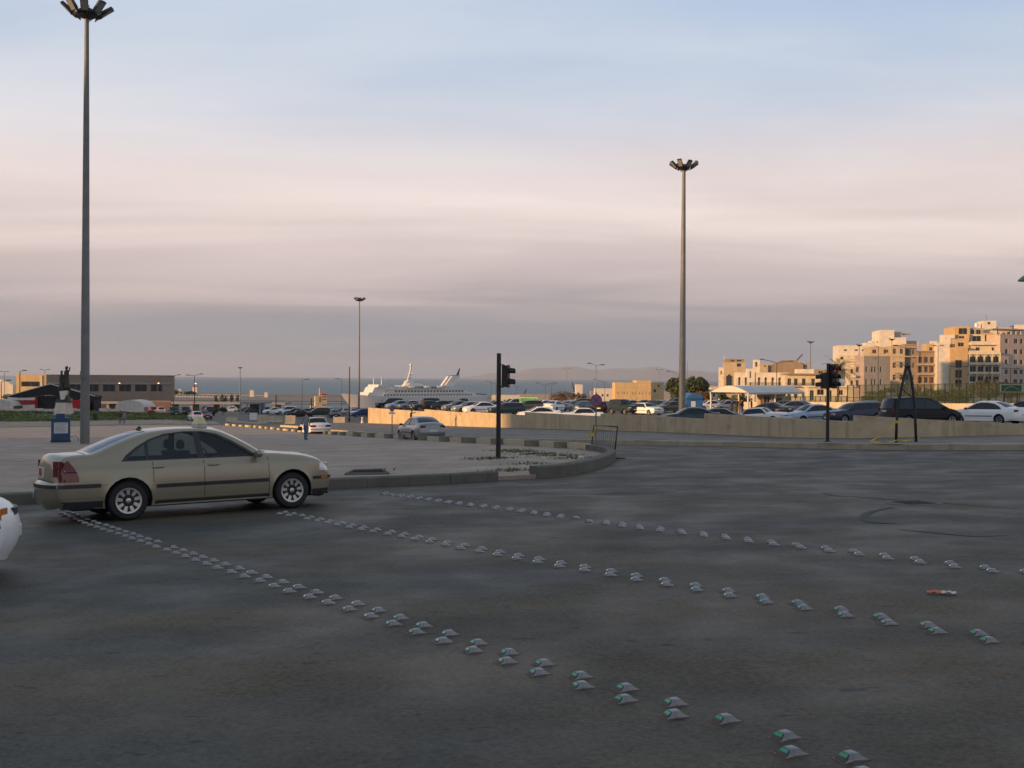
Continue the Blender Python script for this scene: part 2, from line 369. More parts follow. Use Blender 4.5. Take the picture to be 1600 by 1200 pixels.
# ------------------------------------------------------------------ ground
def grid_ground():
    xs = [-900, -400, -160, -90, -35, 0, 35, 90, 160, 400, 900]; ys = [-150, -60, 0, 50, 100, 175, 250, 400, 600, 762.9, 800]
    mb = MB(); mb.add([(x, y, H(x, y) if y < 790 else -22.0) for y in ys for x in xs], [(j * len(xs) + i, j * len(xs) + i + 1, (j + 1) * len(xs) + i + 1, (j + 1) * len(xs) + i) for j in range(len(ys) - 1) for i in range(len(xs) - 1)])
    n = len(mb.v); mb.add([(x, 800, -22) for x in xs] + [(x, 801, -26) for x in xs], [(i, i + 1, len(xs) + i + 1, len(xs) + i) for i in range(len(xs) - 1)])
    me = mb.mesh('road'); o = obj('road', me, 'asphalt'); o['kind'] = 'structure'
grid_ground()
# sea
m = bpy.data.materials.new('sea_water'); m.use_nodes = True; MT['sea_water'] = m; nt = m.node_tree; b = nt.nodes['Principled BSDF']
b.inputs['Base Color'].default_value = (0.085, 0.165, 0.20, 1); b.inputs['Roughness'].default_value = 0.5; b.inputs['IOR'].default_value = 1.33; b.inputs['Specular IOR Level'].default_value = 0.22
t = nt.nodes.new('ShaderNodeTexCoord'); p = nt.nodes.new('ShaderNodeMapping'); p.inputs['Scale'].default_value = (0.05, 0.12, 1); n1 = nt.nodes.new('ShaderNodeTexNoise'); n1.inputs['Scale'].default_value = 1.0; n1.inputs['Detail'].default_value = 6
nt.links.new(t.outputs['Object'], p.inputs[0]); nt.links.new(p.outputs[0], n1.inputs['Vector']); bp = nt.nodes.new('ShaderNodeBump'); bp.inputs['Strength'].default_value = 0.8; bp.inputs['Distance'].default_value = 1.5
nt.links.new(n1.outputs['Fac'], bp.inputs['Height']); nt.links.new(bp.outputs[0], b.inputs['Normal'])
mb = MB(); mb.add([(-26000, 700, SEA), (26000, 700, SEA), (26000, 19000, SEA), (-26000, 19000, SEA)], [(0, 1, 2, 3)])
o = obj('sea', mb.mesh('sea'), 'sea_water'); o['kind'] = 'structure'

# ------------------------------------------------------------------ plaza with its kerbs
def xy(v): return (v.x, v.y)
front = [G(-420, 812), G(0, 789), G(280, 776), G(530, 763), G(700, 755.5), G(778, 751)]
tip = [G(838, 747.5), G(880, 744), G(915, 737), G(940, 730), G(955, 723), G(961, 716.5), G(950, 711)]
back = [G(925, 706.5), G(880, 702.5), G(800, 698), G(735, 694.5), G(640, 688.5), G(560, 683.5), G(480, 677.5), G(400, 669.5), G(350, 665.5)]
far = [G(250, 664.5), G(120, 667), G(0, 669), G(-300, 676)]
plaza_poly = [xy(p) for p in front + tip + back + far]
PLZ = 0.10
sheet('plaza', plaza_poly, H, PLZ, 'plaza', skirt=0.12)
def resample(pts, step):
    """points every step metres along a polyline (x, y)"""
    out = [Vector(pts[0][:2])]; acc = 0.0; prev = out[0]
    for q in pts[1:]:
        q = Vector(q[:2]); d = (q - prev).length
        while acc + d >= step:
            prev = prev.lerp(q, (step - acc) / d); out.append(prev.copy()); d = (q - prev).length; acc = 0.0
        acc += d; prev = q
    if (out[-1] - prev).length > step * 0.25: out.append(prev.copy())
    return out
def smooth_path(pts, k=6):
    P = [Vector(p[:2]) for p in pts]; out = []
    for i in range(len(P) - 1):
        a = P[max(i - 1, 0)]; b = P[i]; c = P[i + 1]; d = P[min(i + 2, len(P) - 1)]
        for j in range(k):
            t = j / k; out.append(0.5 * ((2 * b) + (c - a) * t + (2 * a - 5 * b + 4 * c - d) * t * t + (3 * b - a - 3 * c + d) * t ** 3))
    out.append(P[-1]); return out
def kerb_run(name, pts, step, width, height, m, side=1, f=H, gap=0.012, base=-0.1, piece='kerbstone', round_=0.03, jitter=0.006):
    root = empty(name); root['kind'] = 'structure'
    S = resample(pts, step)
    for a, b in zip(S[:-1], S[1:]):
        d = (b - a); ln = d.length; d.normalize(); nrm = Vector((-d.y, d.x)) * side
        a2 = a + d * gap / 2; b2 = b - d * gap / 2
        jz = rnd.uniform(-jitter, jitter); jn = rnd.uniform(-jitter, jitter); vs = []
        prof = [(0, base), (0, height - round_), (round_, height), (width, height - 0.004), (width, base)]
        for q in (a2, b2):
            for (t, z) in prof: p2 = q + nrm * (t - 0.03 + jn); vs.append((p2.x, p2.y, f(q.x, q.y) + z + jz))
        n = len(prof); mb = MB(); mb.add(vs, [tuple(range(n)), tuple(reversed(range(n, 2 * n)))] + [(i, (i + 1) % n, n + (i + 1) % n, n + i) for i in range(n)])
        obj(piece, mb.mesh(piece), m, root)
    return root
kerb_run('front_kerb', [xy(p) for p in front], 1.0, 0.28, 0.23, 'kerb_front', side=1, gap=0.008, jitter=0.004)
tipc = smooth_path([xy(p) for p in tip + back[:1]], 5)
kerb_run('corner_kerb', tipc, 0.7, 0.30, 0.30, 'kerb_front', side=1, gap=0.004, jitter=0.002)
# back edge: long pale stones, short blocks before the joints with shade put into their grey
root = empty('back_kerb'); root['kind'] = 'structure'
S = resample([xy(p) for p in back], 0.5); i = 0; pat = [2.6, 1.0, 2.4, 1.1, 2.9, 1.0, 2.3, 1.2]; k = 0
acc = [0.0]
for a, b in zip(S[:-1], S[1:]): acc.append(acc[-1] + (b - a).length)
def along(s):
    for j in range(len(acc) - 1):
        if acc[j + 1] >= s: return S[j].lerp(S[j + 1], (s - acc[j]) / max(1e-6, acc[j + 1] - acc[j]))
    return S[-1]
s0 = 0.0
while s0 < acc[-1] - 3:
    ln = pat[k % 8] * rnd.uniform(0.85, 1.2); grey = k % 2 == 1
    a = along(s0 + 0.02); b = along(s0 + ln - 0.02); d = (b - a); L0 = d.length; ang = math.atan2(d.y, d.x); c = (a + b) / 2; nrm = Vector((-d.y, d.x)).normalized()
    hgt = (0.32 if not grey else 0.36) * rnd.uniform(0.93, 1.05); wid = 0.25 if not grey else 0.45
    c2 = c + nrm * (0.125 if not grey else 0.27)
    mb = MB(); mb.box((0, 0, 0), (L0, wid, hgt + 0.3))
    o = obj('shaded_grey_block' if grey else 'pale_kerbstone', mb.mesh('kerb_block'), 'block_shaded_grey' if grey else 'kerb_pale', root, (c2.x, c2.y, H(c2.x, c2.y) + (hgt - 0.3) / 2 + 0.02), (math.atan2(H(b.x, b.y) - H(a.x, a.y), L0) * 0, -math.atan2(H(b.x, b.y) - H(a.x, a.y), L0), ang))
    s0 += ln; k += 1

# ------------------------------------------------------------------ far pavement, its kerb and the parapet
WK = 0.22
kb = [G(1800, 708), G(1600, 703), G(1500, 703.2), G(1400, 703), G(1300, 701.5), G(1200, 699), G(1100, 697), G(1000, 695.5), G(900, 693), G(780, 690), G(700, 687), G(600, 682), G(520, 675), G(478, 671)]
def WALK(x, y): return H(x, y) + WK
wb = [(575, 661, 637), (663, 664, 643), (730, 666.3, 645), (820, 669, 649), (938, 672.3, 650.5), (1000, 673.5, 648.5), (1100, 677.5, 654.5), (1240, 683.5, 654), (1335, 684.3, 659), (1450, 682.3, 655), (1600, 678.5, 662.5), (1760, 676, 671)]
wbase = [G(a, b, WALK) for a, b, c in wb]
walk_poly = [xy(p) for p in kb] + [xy(G(470, 668)), xy(G(500, 660, WALK))] + [xy(p) for p in wbase] + [(kb[0].x + 25, wbase[-1].y)]
sheet('far_pavement', walk_poly, H, WK - 0.012, 'asphalt_walk')
kerb_run('far_kerb', [xy(p) for p in kb], 2.0, 0.35, WK, 'kerb', side=-1, gap=0.006, jitter=0.003)
wall = empty('parapet_wall', (wbase[0].x, wbase[0].y, WALK(*xy(wbase[0]))))
tag(wall, 'long cast concrete parapet with stepped top between the pavement and the car park', 'wall')
WOFF = Vector(wall.location)
tops = {575: (637, None), 663: (643, 639.5), 730: (645, 643), 820: (649, 644), 938: (650.5, 646.5), 1000: (648.8, 648.8), 1100: (654.8, 646), 1240: (654, 654), 1335: (659.3, 649), 1450: (655.5, 655.5), 1600: (662.5, 662.5), 1760: (671, 671)}
for i in range(len(wb) - 1):
    a, b = wbase[i], wbase[i + 1]; pa, pb = wb[i][0], wb[i + 1][0]
    ya = tops[pa][1] if tops[pa][1] else tops[pa][0]; yb = tops[pb][0]
    za = at(pa, ya, a.y).z; zb = at(pb, yb, b.y).z
    d = Vector((b.x - a.x, b.y - a.y)); nrm = Vector((-d.y, d.x)).normalized() * 0.25; dd = d.normalized()
    if nrm.y < 0: nrm = -nrm
    K = max(1, int(d.length / 4)) if True else 1
    for j in range(K):
        t0, t1 = j / K, (j + 1) / K; A = a.lerp(b, t0); B = a.lerp(b, t1); zA = za + (zb - za) * t0; zB = za + (zb - za) * t1
        e = dd * 0.004; mb = MB(); b0 = min(A.z, B.z) - 0.4
        lo = [(A.x + e.x, A.y + e.y), (B.x - e.x, B.y - e.y), (B.x - e.x + nrm.x, B.y - e.y + nrm.y), (A.x + e.x + nrm.x, A.y + e.y + nrm.y)]
        vs = [(x - WOFF.x, y - WOFF.y, b0 - WOFF.z) for x, y in lo] + [(x - WOFF.x, y - WOFF.y, z - WOFF.z) for (x, y), z in zip(lo, (zA, zB, zB, zA))]
        mb.add(vs, [(3, 2, 1, 0), (4, 5, 6, 7), (0, 1, 5, 4), (1, 2, 6, 5), (2, 3, 7, 6), (3, 0, 4, 7)])
        part('wall_panel', mb, 'parapet', wall)
# left return of the parapet running back along the car park
a = wbase[0]; mb = MB(); e2 = Vector((a.x - 10, a.y + 75, 0)); zt = at(575, 637, a.y).z
d = Vector((e2.x - a.x, e2.y - a.y)).normalized(); nr = Vector((d.y, -d.x)) * 0.25
pts = [(a.x, a.y + 0.26), (a.x + nr.x, a.y + 0.26 + nr.y), (e2.x + nr.x, e2.y + nr.y), (e2.x, e2.y)]
zt2 = LOT(e2.x, e2.y) + 0.25
mb.add([(x - WOFF.x, y - WOFF.y, -9 - WOFF.z) for x, y in pts] + [(x - WOFF.x, y - WOFF.y, z - WOFF.z) for (x, y), z in zip(pts, (zt, zt, zt2, zt2))], [(3, 2, 1, 0), (4, 5, 6, 7), (0, 1, 5, 4), (1, 2, 6, 5), (2, 3, 7, 6), (3, 0, 4, 7)])
part('wall_return', mb, 'parapet', wall)
# car park platform behind the parapet
def back_of(p, q): return (p.x, p.y + 0.2)
lot_poly = [back_of(p, None) for p in wbase] + [(70, 40), (160, 60), (160, 235), (e2.x + 0.2, 235), (e2.x + 0.2, e2.y)]
sheet('car_park', lot_poly, LOT, 0, 'lot_ground', step=6.0, skirt=3.0)

# ------------------------------------------------------------------ cars
def catmull(P, k):
    out = []
    for i in range(len(P) - 1):
        a = P[max(i - 1, 0)]; b = P[i]; c = P[i + 1]; d = P[min(i + 2, len(P) - 1)]
        for j in range(k):
            t = j / k
            out.append(tuple(0.5 * (2 * b[q] + (c[q] - a[q]) * t + (2 * a[q] - 5 * b[q] + 4 * c[q] - d[q]) * t * t + (3 * b[q] - a[q] - 3 * c[q] + d[q]) * t ** 3) for q in (0, 1)))
    out.append(P[-1]); return out
def sstep(a, b, v):
    t = max(0.0, min(1.0, (v - a) / (b - a))); return t * t * (3 - 2 * t)
class Car:
    """a car drawn as a side view whose every point has its own half width; openings for windows and wheels are real"""
    def __init__(s, prof, axles, wr, W, belt, dlo, wins, ws, rw, sill=0.22, roofw=0.58, beltw=0.80, fine=0.10, k=3, K=8, doors=(), glass='dark_glass', paint='paint_white', rtop=0.09, bowf=0.12, bowr=0.09, shoulder=0.09, arch=None, cornf=0.22, cornr=0.15):
        s.__dict__.update(locals())
        # silhouette: rear bottom -> over the roof -> front bottom; keep the true corners by drawing each run on its own
        s.prof3 = []
        P = prof; s.sil = catmull(P, k)
        s.x0 = min(p[0] for p in s.sil); s.x1 = max(p[0] for p in s.sil); s.roofz = max(p[1] for p in s.sil)
        s.arch = arch or wr + 0.055
    def dist(s, x, z):
        best = 9
        S = s.sil
        for i in range(len(S) - 1):
            ax, az = S[i]; bx, bz = S[i + 1]; dx, dz = bx - ax, bz - az; q = dx * dx + dz * dz
            t = 0 if q == 0 else max(0, min(1, ((x - ax) * dx + (z - az) * dz) / q)); ex, ez = x - ax - dx * t, z - az - dz * t; e = ex * ex + ez * ez
            if e < best: best = e
        return math.sqrt(best)
    def half(s, x, z, d=None):
        W = s.W; b = s.belt
        low = W * (1 - 0.05 * ((z - 0.58) / 0.38) ** 2) if z > 0.58 else W * (1 - 0.06 * ((0.58 - z) / 0.38) ** 2)
        lowb = W * (1 - 0.05 * ((b - 0.58) / 0.38) ** 2) if z > b else low
        up = s.beltw - (z - b) * (s.beltw - s.roofw) / max(0.2, (s.roofz - b)) if z > b else s.beltw
        t = sstep(b - s.shoulder, b + 0.015, z); y = lowb * (1 - t) + up * t
        if x > 1.2: y *= 1 - s.cornf * min(1.2, (x - 1.2) / (s.x1 - 1.2)) ** 2.6
        if x < -1.4: y *= 1 - s.cornr * min(1.2, (-x - 1.4) / (-s.x0 - 1.4)) ** 2.6
        for a in s.axles:                                  # flared lips
            r = math.hypot(x - a, z - s.wr); y += 0.018 * math.exp(-max(0, r - s.arch) / 0.05) if r > s.arch - 0.02 and z < b else 0
        d = s.dist(x, z) if d is None else d
        r = s.rtop
        if d < r: q = 1 - d / r; y -= r * (1 - math.sqrt(max(0, 1 - q * q)))
        return max(0.05, y)
    def outline(s):
        bot = []; z0 = s.sill; a0, a1 = sorted(s.axles); S = s.sil
        def arc(a):
            pts = []; zc = s.wr; r = s.arch; t0 = math.asin(max(-1, min(1, (z0 - zc) / r)))
            for j in range(13):
                t = t0 + (math.pi - 2 * t0) * j / 12; pts.append((a + r * math.cos(t), zc + r * math.sin(t)))
            return pts
        bot = arc(a1) + arc(a0)
        return S + bot
    def side_patch(s, poly, off=0.0, thick=0.0, fine=None, sgn=-1):
        """a piece of the flank cut out by a polygon (x, z)"""
        fine = fine or s.fine; pts = []
        n = len(poly)
        for i in range(n):
            a = Vector(poly[i]); b = Vector(poly[(i + 1) % n]); k = max(1, int((b - a).length / fine))
            for j in range(k): pts.append(a.lerp(b, j / k))
        vs = list(pts); xs = [p.x for p in pts]; zs = [p.y for p in pts]
        x = min(xs) + fine
        while x < max(xs):
            z = min(zs) + fine
            while z < max(zs):
                if inpoly((x, z), pts): vs.append(Vector((x, z)))
                z += fine
            x += fine
        r = delaunay_2d_cdt(vs, [(i, (i + 1) % len(pts)) for i in range(len(pts))], [], 0, 1e-5)
        fs = [f for f in r[2] if inpoly(sum((r[0][i] for i in f), Vector((0, 0))) / len(f), pts)]
        V = [(p.x, sgn * (s.half(p.x, p.y) + off), p.y) for p in r[0]]; mb = MB(); mb.add(V, fs)
        if thick:
            k = len(pts); mb.add([(p.x, sgn * (s.half(p.x, p.y) + off), p.y) for p in pts] + [(p.x, sgn * (s.half(p.x, p.y) + off - thick), p.y) for p in pts], [(i, (i + 1) % k, k + (i + 1) % k, k + i) for i in range(k)])
        return mb
    def shell(s, detail=False):
        """returns meshes: body, trim, windows, windscreen, rear window"""
        out = s.outline(); fine = s.fine; pts = [Vector(p) for p in out]; npt = len(pts)
        vs = list(pts); edges = [(i, (i + 1) % npt) for i in range(npt)]
        def addpoly(poly, closed=True):
            o = len(vs); n = len(poly)
            q = []
            for i in range(n if closed else n - 1):
                a = Vector(poly[i]); b = Vector(poly[(i + 1) % n]); k = max(1, int((b - a).length / fine))
                for j in range(k): q.append(a.lerp(b, j / k))
            if not closed: q.append(Vector(poly[-1]))
            m = len(q); vs.extend(q)
            edges.extend([(o + i, o + (i + 1) % m) for i in range(m if closed else m - 1)])
            return q
        dl = addpoly(s.dlo) if s.dlo else []
        wl = [addpoly(p) for p in s.wins]
        for dpoly in s.doors: addpoly(dpoly, False)
        # rows that follow the silhouette give a clean rounded edge
        S = s.sil
        for i in range(1, len(S) - 1):
            tx, tz = S[i + 1][0] - S[i - 1][0], S[i + 1][1] - S[i - 1][1]; ln = math.hypot(tx, tz) or 1; nx, nz = tz / ln, -tx / ln
            for dd in (0.012, 0.035, 0.065, 0.1):
                q = (S[i][0] + nx * dd, S[i][1] + nz * dd)
                if inpoly(q, pts) and abs(s.dist(*q) - dd) < 0.003: vs.append(Vector(q))
        zl = [s.sill + 0.03]
        while zl[-1] < s.roofz: zl.append(zl[-1] + fine)
        for zc in (s.belt - s.shoulder, s.belt - s.shoulder * 0.66, s.belt - s.shoulder * 0.33, s.belt + 0.015): zl.append(zc)
        x = s.x0 + fine / 2
        while x < s.x1:
            for z in zl:
                if inpoly((x, z), pts) and s.dist(x, z) > 0.11: vs.append(Vector((x, z)))
            x += fine
        r = delaunay_2d_cdt(vs, edges, [], 0, 1e-4); P = r[0]
        half = [s.half(p.x, p.y) for p in P]
        body, trim, wins = MB(), MB(), [MB() for _ in wl]
        fb, ft, fw = [], [], [[] for _ in wl]
        for f in r[2]:
            c = sum((P[i] for i in f), Vector((0, 0))) / len(f)
            if not inpoly(c, pts): continue
            for k, q in enumerate(wl):
                if inpoly(c, q): fw[k].append(f); break
            else:
                if dl and inpoly(c, dl): ft.append(f)
                else: fb.append(f)
        for sg in (-1, 1):
            body.add([(p.x, sg * h, p.y) for p, h in zip(P, half)], fb)
            trim.add([(p.x, sg * (h + 0.002), p.y) for p, h in zip(P, half)], ft)
        wm = []
        for k in range(len(wl)):
            for sg in (-1, 1):
                mb = MB(); used = sorted({i for f in fw[k] for i in f}); ix = {u: j for j, u in enumerate(used)}
                mb.add([(P[u].x, sg * (half[u] - 0.012), P[u].y) for u in used], [tuple(ix[i] for i in f) for f in fw[k]]); wm.append(mb)
        # the band over the top, nose to tail
        K = s.K; wsm, rwm = MB(), MB(); n = len(S)
        hw = [s.half(p[0], p[1], 0.0) for p in S]; rows = []
        for i in range(n):
            tx, tz = S[min(i + 1, n - 1)][0] - S[max(i - 1, 0)][0], S[min(i + 1, n - 1)][1] - S[max(i - 1, 0)][1]; ln = math.hypot(tx, tz) or 1; nx, nz = -tz / ln, tx / ln
            cr = 0.03 + 0.05 * max(0, -nx) * 0 + (s.bowf * max(0, nx) if S[i][0] > 0 else s.bowr * max(0, -nx))
            rows.append([(S[i][0] + nx * cr * (1 - t * t), hw[i] * t, S[i][1] + nz * cr * (1 - t * t)) for t in [-1 + 2 * j / K for j in range(K + 1)]])
        V = [p for r_ in rows for p in r_]; fB, fW, fR = [], [], []
        for i in range(n - 1):
            xm, zm = (S[i][0] + S[i + 1][0]) / 2, (S[i][1] + S[i + 1][1]) / 2
            for j in range(K):
                f = (i * (K + 1) + j, i * (K + 1) + j + 1, (i + 1) * (K + 1) + j + 1, (i + 1) * (K + 1) + j); edge = j == 0 or j == K - 1
                isw = s.ws and s.ws[0] < xm < s.ws[1] and zm > s.belt; isr = s.rw and s.rw[0] < xm < s.rw[1] and zm > s.belt
                (fW if isw and not (edge and K > 8) else fR if isr and not (edge and K > 8) else fB).append(f)
        body.add(V, fB)
        def sub(fs, drop):
            used = sorted({i for f in fs for i in f}); ix = {u: j for j, u in enumerate(used)}; mb = MB()
            mb.add([(V[u][0], V[u][1], V[u][2] - drop) for u in used], [tuple(ix[i] for i in f) for f in fs]); return mb
        return body, trim, wm, sub(fW, 0.006), sub(fR, 0.006)
def welded(mb, name, dist=0.0015):
    me = mb.mesh(name); b = bmesh.new(); b.from_mesh(me); bmesh.ops.remove_doubles(b, verts=b.verts, dist=dist); bmesh.ops.recalc_face_normals(b, faces=b.faces)
    if sum(f.normal.z * f.calc_area() for f in b.faces if f.calc_center_median().z > 0.9) < 0: bmesh.ops.reverse_faces(b, faces=b.faces)
    b.to_mesh(me); b.free(); me.polygons.foreach_set('use_smooth', [True] * len(me.polygons)); me.set_sharp_from_angle(angle=R(42)); return me
RX = Matrix.Rotation(R(90), 3, 'X')
def wheel_meshes(r, wdt, spokes, near, key):
    """tyre and rim around the y axis, outside face towards -y"""
    n = 32 if near else 14
    t = MB(); rr = r * 0.63; prof = [(rr, -wdt / 2 + 0.02), (rr + 0.02, -wdt / 2), (r - 0.035, -wdt / 2 + 0.002), (r - 0.008, -wdt / 2 + 0.03), (r, -wdt / 2 + 0.06), (r, wdt / 2 - 0.06), (r - 0.03, wdt / 2), (rr, wdt / 2)]
    t.lathe(prof, n, RX.inverted() if False else Matrix.Rotation(R(-90), 3, 'X'), cap=True)
    mt = t.mesh('tyre_' + key, 'auto')
    q = MB(); M2 = Matrix.Rotation(R(-90), 3, 'X')
    q.cur = 1; q.lathe([(0.02, -wdt / 2 + 0.07), (rr + 0.005, -wdt / 2 + 0.07), (rr + 0.005, wdt / 2)], n, M2, cap=False)
    q.cur = 0; q.lathe([(rr - 0.028, -wdt / 2 + 0.035), (rr - 0.022, -wdt / 2 + 0.008), (rr + 0.006, -wdt / 2 + 0.004), (rr + 0.006, -wdt / 2 + 0.04)], n, M2, cap=False)
    if spokes:
        for i in range(spokes):
            a = 2 * math.pi * i / spokes + 0.2; wi, wo = r * 0.055, r * 0.10; ln0, ln1 = r * 0.14, rr - 0.01
            def P(l, t_, yy): return (l * math.cos(a) - t_ * math.sin(a), yy, l * math.sin(a) + t_ * math.cos(a))
            y0, y1 = -wdt / 2 + 0.012, -wdt / 2 + 0.045; vs = [P(ln0, -wi, y0 + 0.012), P(ln0, wi, y0 + 0.012), P(ln1, wo, y0), P(ln1, -wo, y0), P(ln0, -wi, y1), P(ln0, wi, y1), P(ln1, wo, y1), P(ln1, -wo, y1)]
            q.add(vs, [(0, 1, 2, 3), (7, 6, 5, 4), (0, 4, 5, 1), (1, 5, 6, 2), (2, 6, 7, 3), (3, 7, 4, 0)])
        q.lathe([(0.0, -wdt / 2 + 0.018), (r * 0.12, -wdt / 2 + 0.018), (r * 0.17, -wdt / 2 + 0.03), (r * 0.17, -wdt / 2 + 0.06)], 12, M2, cap=False)
    else:
        q.lathe([(0.0, -wdt / 2 + 0.015), (r * 0.3, -wdt / 2 + 0.015), (rr * 0.8, -wdt / 2 + 0.035), (rr - 0.02, -wdt / 2 + 0.03)], n, M2, cap=False)
    mr = q.mesh('rim_' + key, 'auto', [MT['alloy'], MT['under']])
    mt.materials.append(MT['rubber']); return mt, mr
TEMPLATE = {}
def car_template(key, car, spec, near=False):
    """list of (name, mesh, material slot kind, index of the parent part or None, location, rotation about z)"""
    body, trim, wm, ws, rw = car.shell(); T = []
    def put(name, mb, m, parent=None, loc=(0, 0, 0), rz=0.0, smooth='auto', ready=None):
        me = ready or (mb.mesh(name, smooth) if isinstance(mb, MB) else mb)
        if not len(me.materials): me.materials.append(MT[m])
        T.append((name, me, m, parent, loc, rz)); return len(T) - 1
    put('body', None, 'PAINT', ready=welded(body, 'body_' + key))
    if trim.f: put('window_trim', trim, 'black_plastic')
    g = car.glass
    for i, mb in enumerate(wm): put('side_window', mb, g)
    if ws.f: put('windscreen', ws, g)
    if rw.f: put('rear_window', rw, g)
    # floor and wheel housings
    u = MB(); u.bx(car.x0 + 0.25, car.x1 - 0.25, -car.W + 0.12, car.W - 0.12, car.sill - 0.02, car.sill + 0.06)
    for a in car.axles:
        for sg in (-1, 1):
            yo, yi = sg * (car.W - 0.05), sg * (car.W - 0.34); n = 14; V = []
            for yy in (yo, yi):
                for j in range(n + 1):
                    t = -0.3 + (math.pi + 0.6) * j / n; V.append((a + car.arch * 1.01 * math.cos(t), yy, car.wr + car.arch * 1.01 * math.sin(t)))
            u.add(V, [(j, j + 1, n + 2 + j, n + 1 + j) for j in range(n)] + [tuple(n + 1 + j for j in range(n + 1))])
    put('underbody', u, 'under', smooth=False)
    if car.glass == 'dark_glass':
        # closed tub behind the dark panes so that no light leaks through
        c = MB(); c.bx(car.ws[0] - 0.1 if car.ws else 0.2, (car.rw[0] if car.rw else -1.2) + 0.2, -car.beltw + 0.14, car.beltw - 0.14, car.sill + 0.1, car.belt - 0.02); put('cabin', c, 'under', smooth=False)
    mt, mr = wheel_meshes(car.wr, spec.get('tyre', 0.20), spec.get('spokes', 5), near, key)
    for a in sorted(car.axles):
        for sg in (-1, 1):
            t = put('wheel', None, 'rubber', None, (a, sg * (car.W - 0.115), car.wr), 0.0 if sg < 0 else math.pi, ready=mt)
            put('rim', None, 'alloy', t, ready=mr)
    for nm, poly, m, off in spec.get('flank', []):
        for sg in (-1, 1): put(nm, car.side_patch(poly, off, off + 0.01, 0.05 if near else 0.08, sg), m)
    # pieces on tail and nose: polygon boxes set against the end faces
    for nm, end, y, z, wdt, hgt, m, dep in spec.get('ends', []):
        S = car.sil; cand = [p for p in S if (p[0] < -1.2 if end == 'r' else p[0] > 1.2)]; cand.sort(key=lambda p: abs(p[1] - z)); sx = cand[0][0]
        for sg in ((-1, 1) if y else (1,)):
            yy = sg * y; hw = car.half(sx, z, 0.0); t = min(1, abs(yy) / hw); bow = (car.bowr if end == 'r' else car.bowf); e = -1 if end == 'r' else 1
            mb = MB(); V = []; nseg = 5
            for q in range(nseg + 1):
                ya = yy - wdt / 2 + wdt * q / nseg; tt = min(1.0, abs(ya) / hw); xx = sx + e * ((0.03 + bow) * (1 - tt * tt) + 0.012)
                for (dx, dz) in ((0, -hgt / 2), (0, hgt / 2), (-e * dep, hgt / 2), (-e * dep, -hgt / 2)): V.append((xx + dx, ya, z + dz))
            F = [(4 * q + a, 4 * q + (a + 1) % 4, 4 * q + 4 + (a + 1) % 4, 4 * q + 4 + a) for q in range(nseg) for a in range(4)] + [(0, 1, 2, 3), tuple(4 * nseg + a for a in (3, 2, 1, 0))]
            mb.add(V, F); put(nm, mb, m, smooth=False)
    if spec.get('mirror'):
        mxx, mz = spec['mirror']
        for sg in (-1, 1):
            yb = car.half(mxx, mz) ; mb = MB(); mb.lathe([(0.01, -0.11), (0.055, -0.10), (0.075, -0.03), (0.075, 0.05), (0.05, 0.10), (0.01, 0.11)], 10, Matrix.Rotation(R(90), 3, 'X'), (0, 0, 0))
            mb.v = [(x * 0.8, y, z * 0.95) for x, y, z in mb.v]; mb.box((0, -sg * 0.11, -0.03), (0.06, 0.12, 0.03))
            put('mirror', mb, spec.get('mirror_mat', 'black_plastic'), None, (mxx, sg * (yb + 0.13), mz + 0.06), smooth=True)
    for nm, mb, m in spec.get('extra', []): put(nm, mb, m)
    TEMPLATE[key] = T
def place_car(key, name, M, paint, label, cat='car', group=None, lit=False, skip=()):
    root = empty(name, M=M); tag(root, label, cat, group); objs = []
    for (nm, me, m, par, loc, rz) in TEMPLATE[key]:
        if nm in skip: objs.append(None); continue
        o = bpy.data.objects.new(nm, me); COL.objects.link(o); o.parent = root if par is None else objs[par]
        o.location = loc; o.rotation_euler = (0, 0, rz); objs.append(o)
        if m == 'PAINT': o.material_slots[0].link = 'OBJECT'; o.material_slots[0].material = MT['paint_' + paint]
        if lit and nm == 'tail_light': o.material_slots[0].link = 'OBJECT'; o.material_slots[0].material = MT['tail_lit']
    return root
for k_ in ('PAINT',): MT[k_] = mat('paint_default', (0.3, 0.3, 0.3), 0.4, var=0.03)

# ---- the taxi: four door saloon
taxi_prof = [(-2.38, 0.26), (-2.45, 0.36), (-2.475, 0.50), (-2.47, 0.60), (-2.425, 0.645), (-2.405, 0.80), (-2.385, 0.95), (-2.345, 1.025), (-2.24, 1.058), (-2.04, 1.075), (-1.88, 1.085), (-1.62, 1.190), (-1.33, 1.305), (-1.06, 1.385), (-0.78, 1.428), (-0.42, 1.448), (-0.08, 1.438), (0.19, 1.395), (0.44, 1.285), (0.70, 1.138), (0.92, 1.008), (1.20, 0.978), (1.48, 0.948), (1.72, 0.915), (1.95, 0.845), (2.10, 0.755), (2.175, 0.66), (2.21, 0.55), (2.22, 0.44), (2.19, 0.30), (2.12, 0.21)]
sx = [(-1.49, 0.945), (-1.40, 1.045), (-1.23, 1.168), (-1.01, 1.288), (-0.76, 1.367), (-0.42, 1.403), (-0.10, 1.395), (0.13, 1.347), (0.37, 1.228), (0.62, 1.076), (0.81, 0.945)]
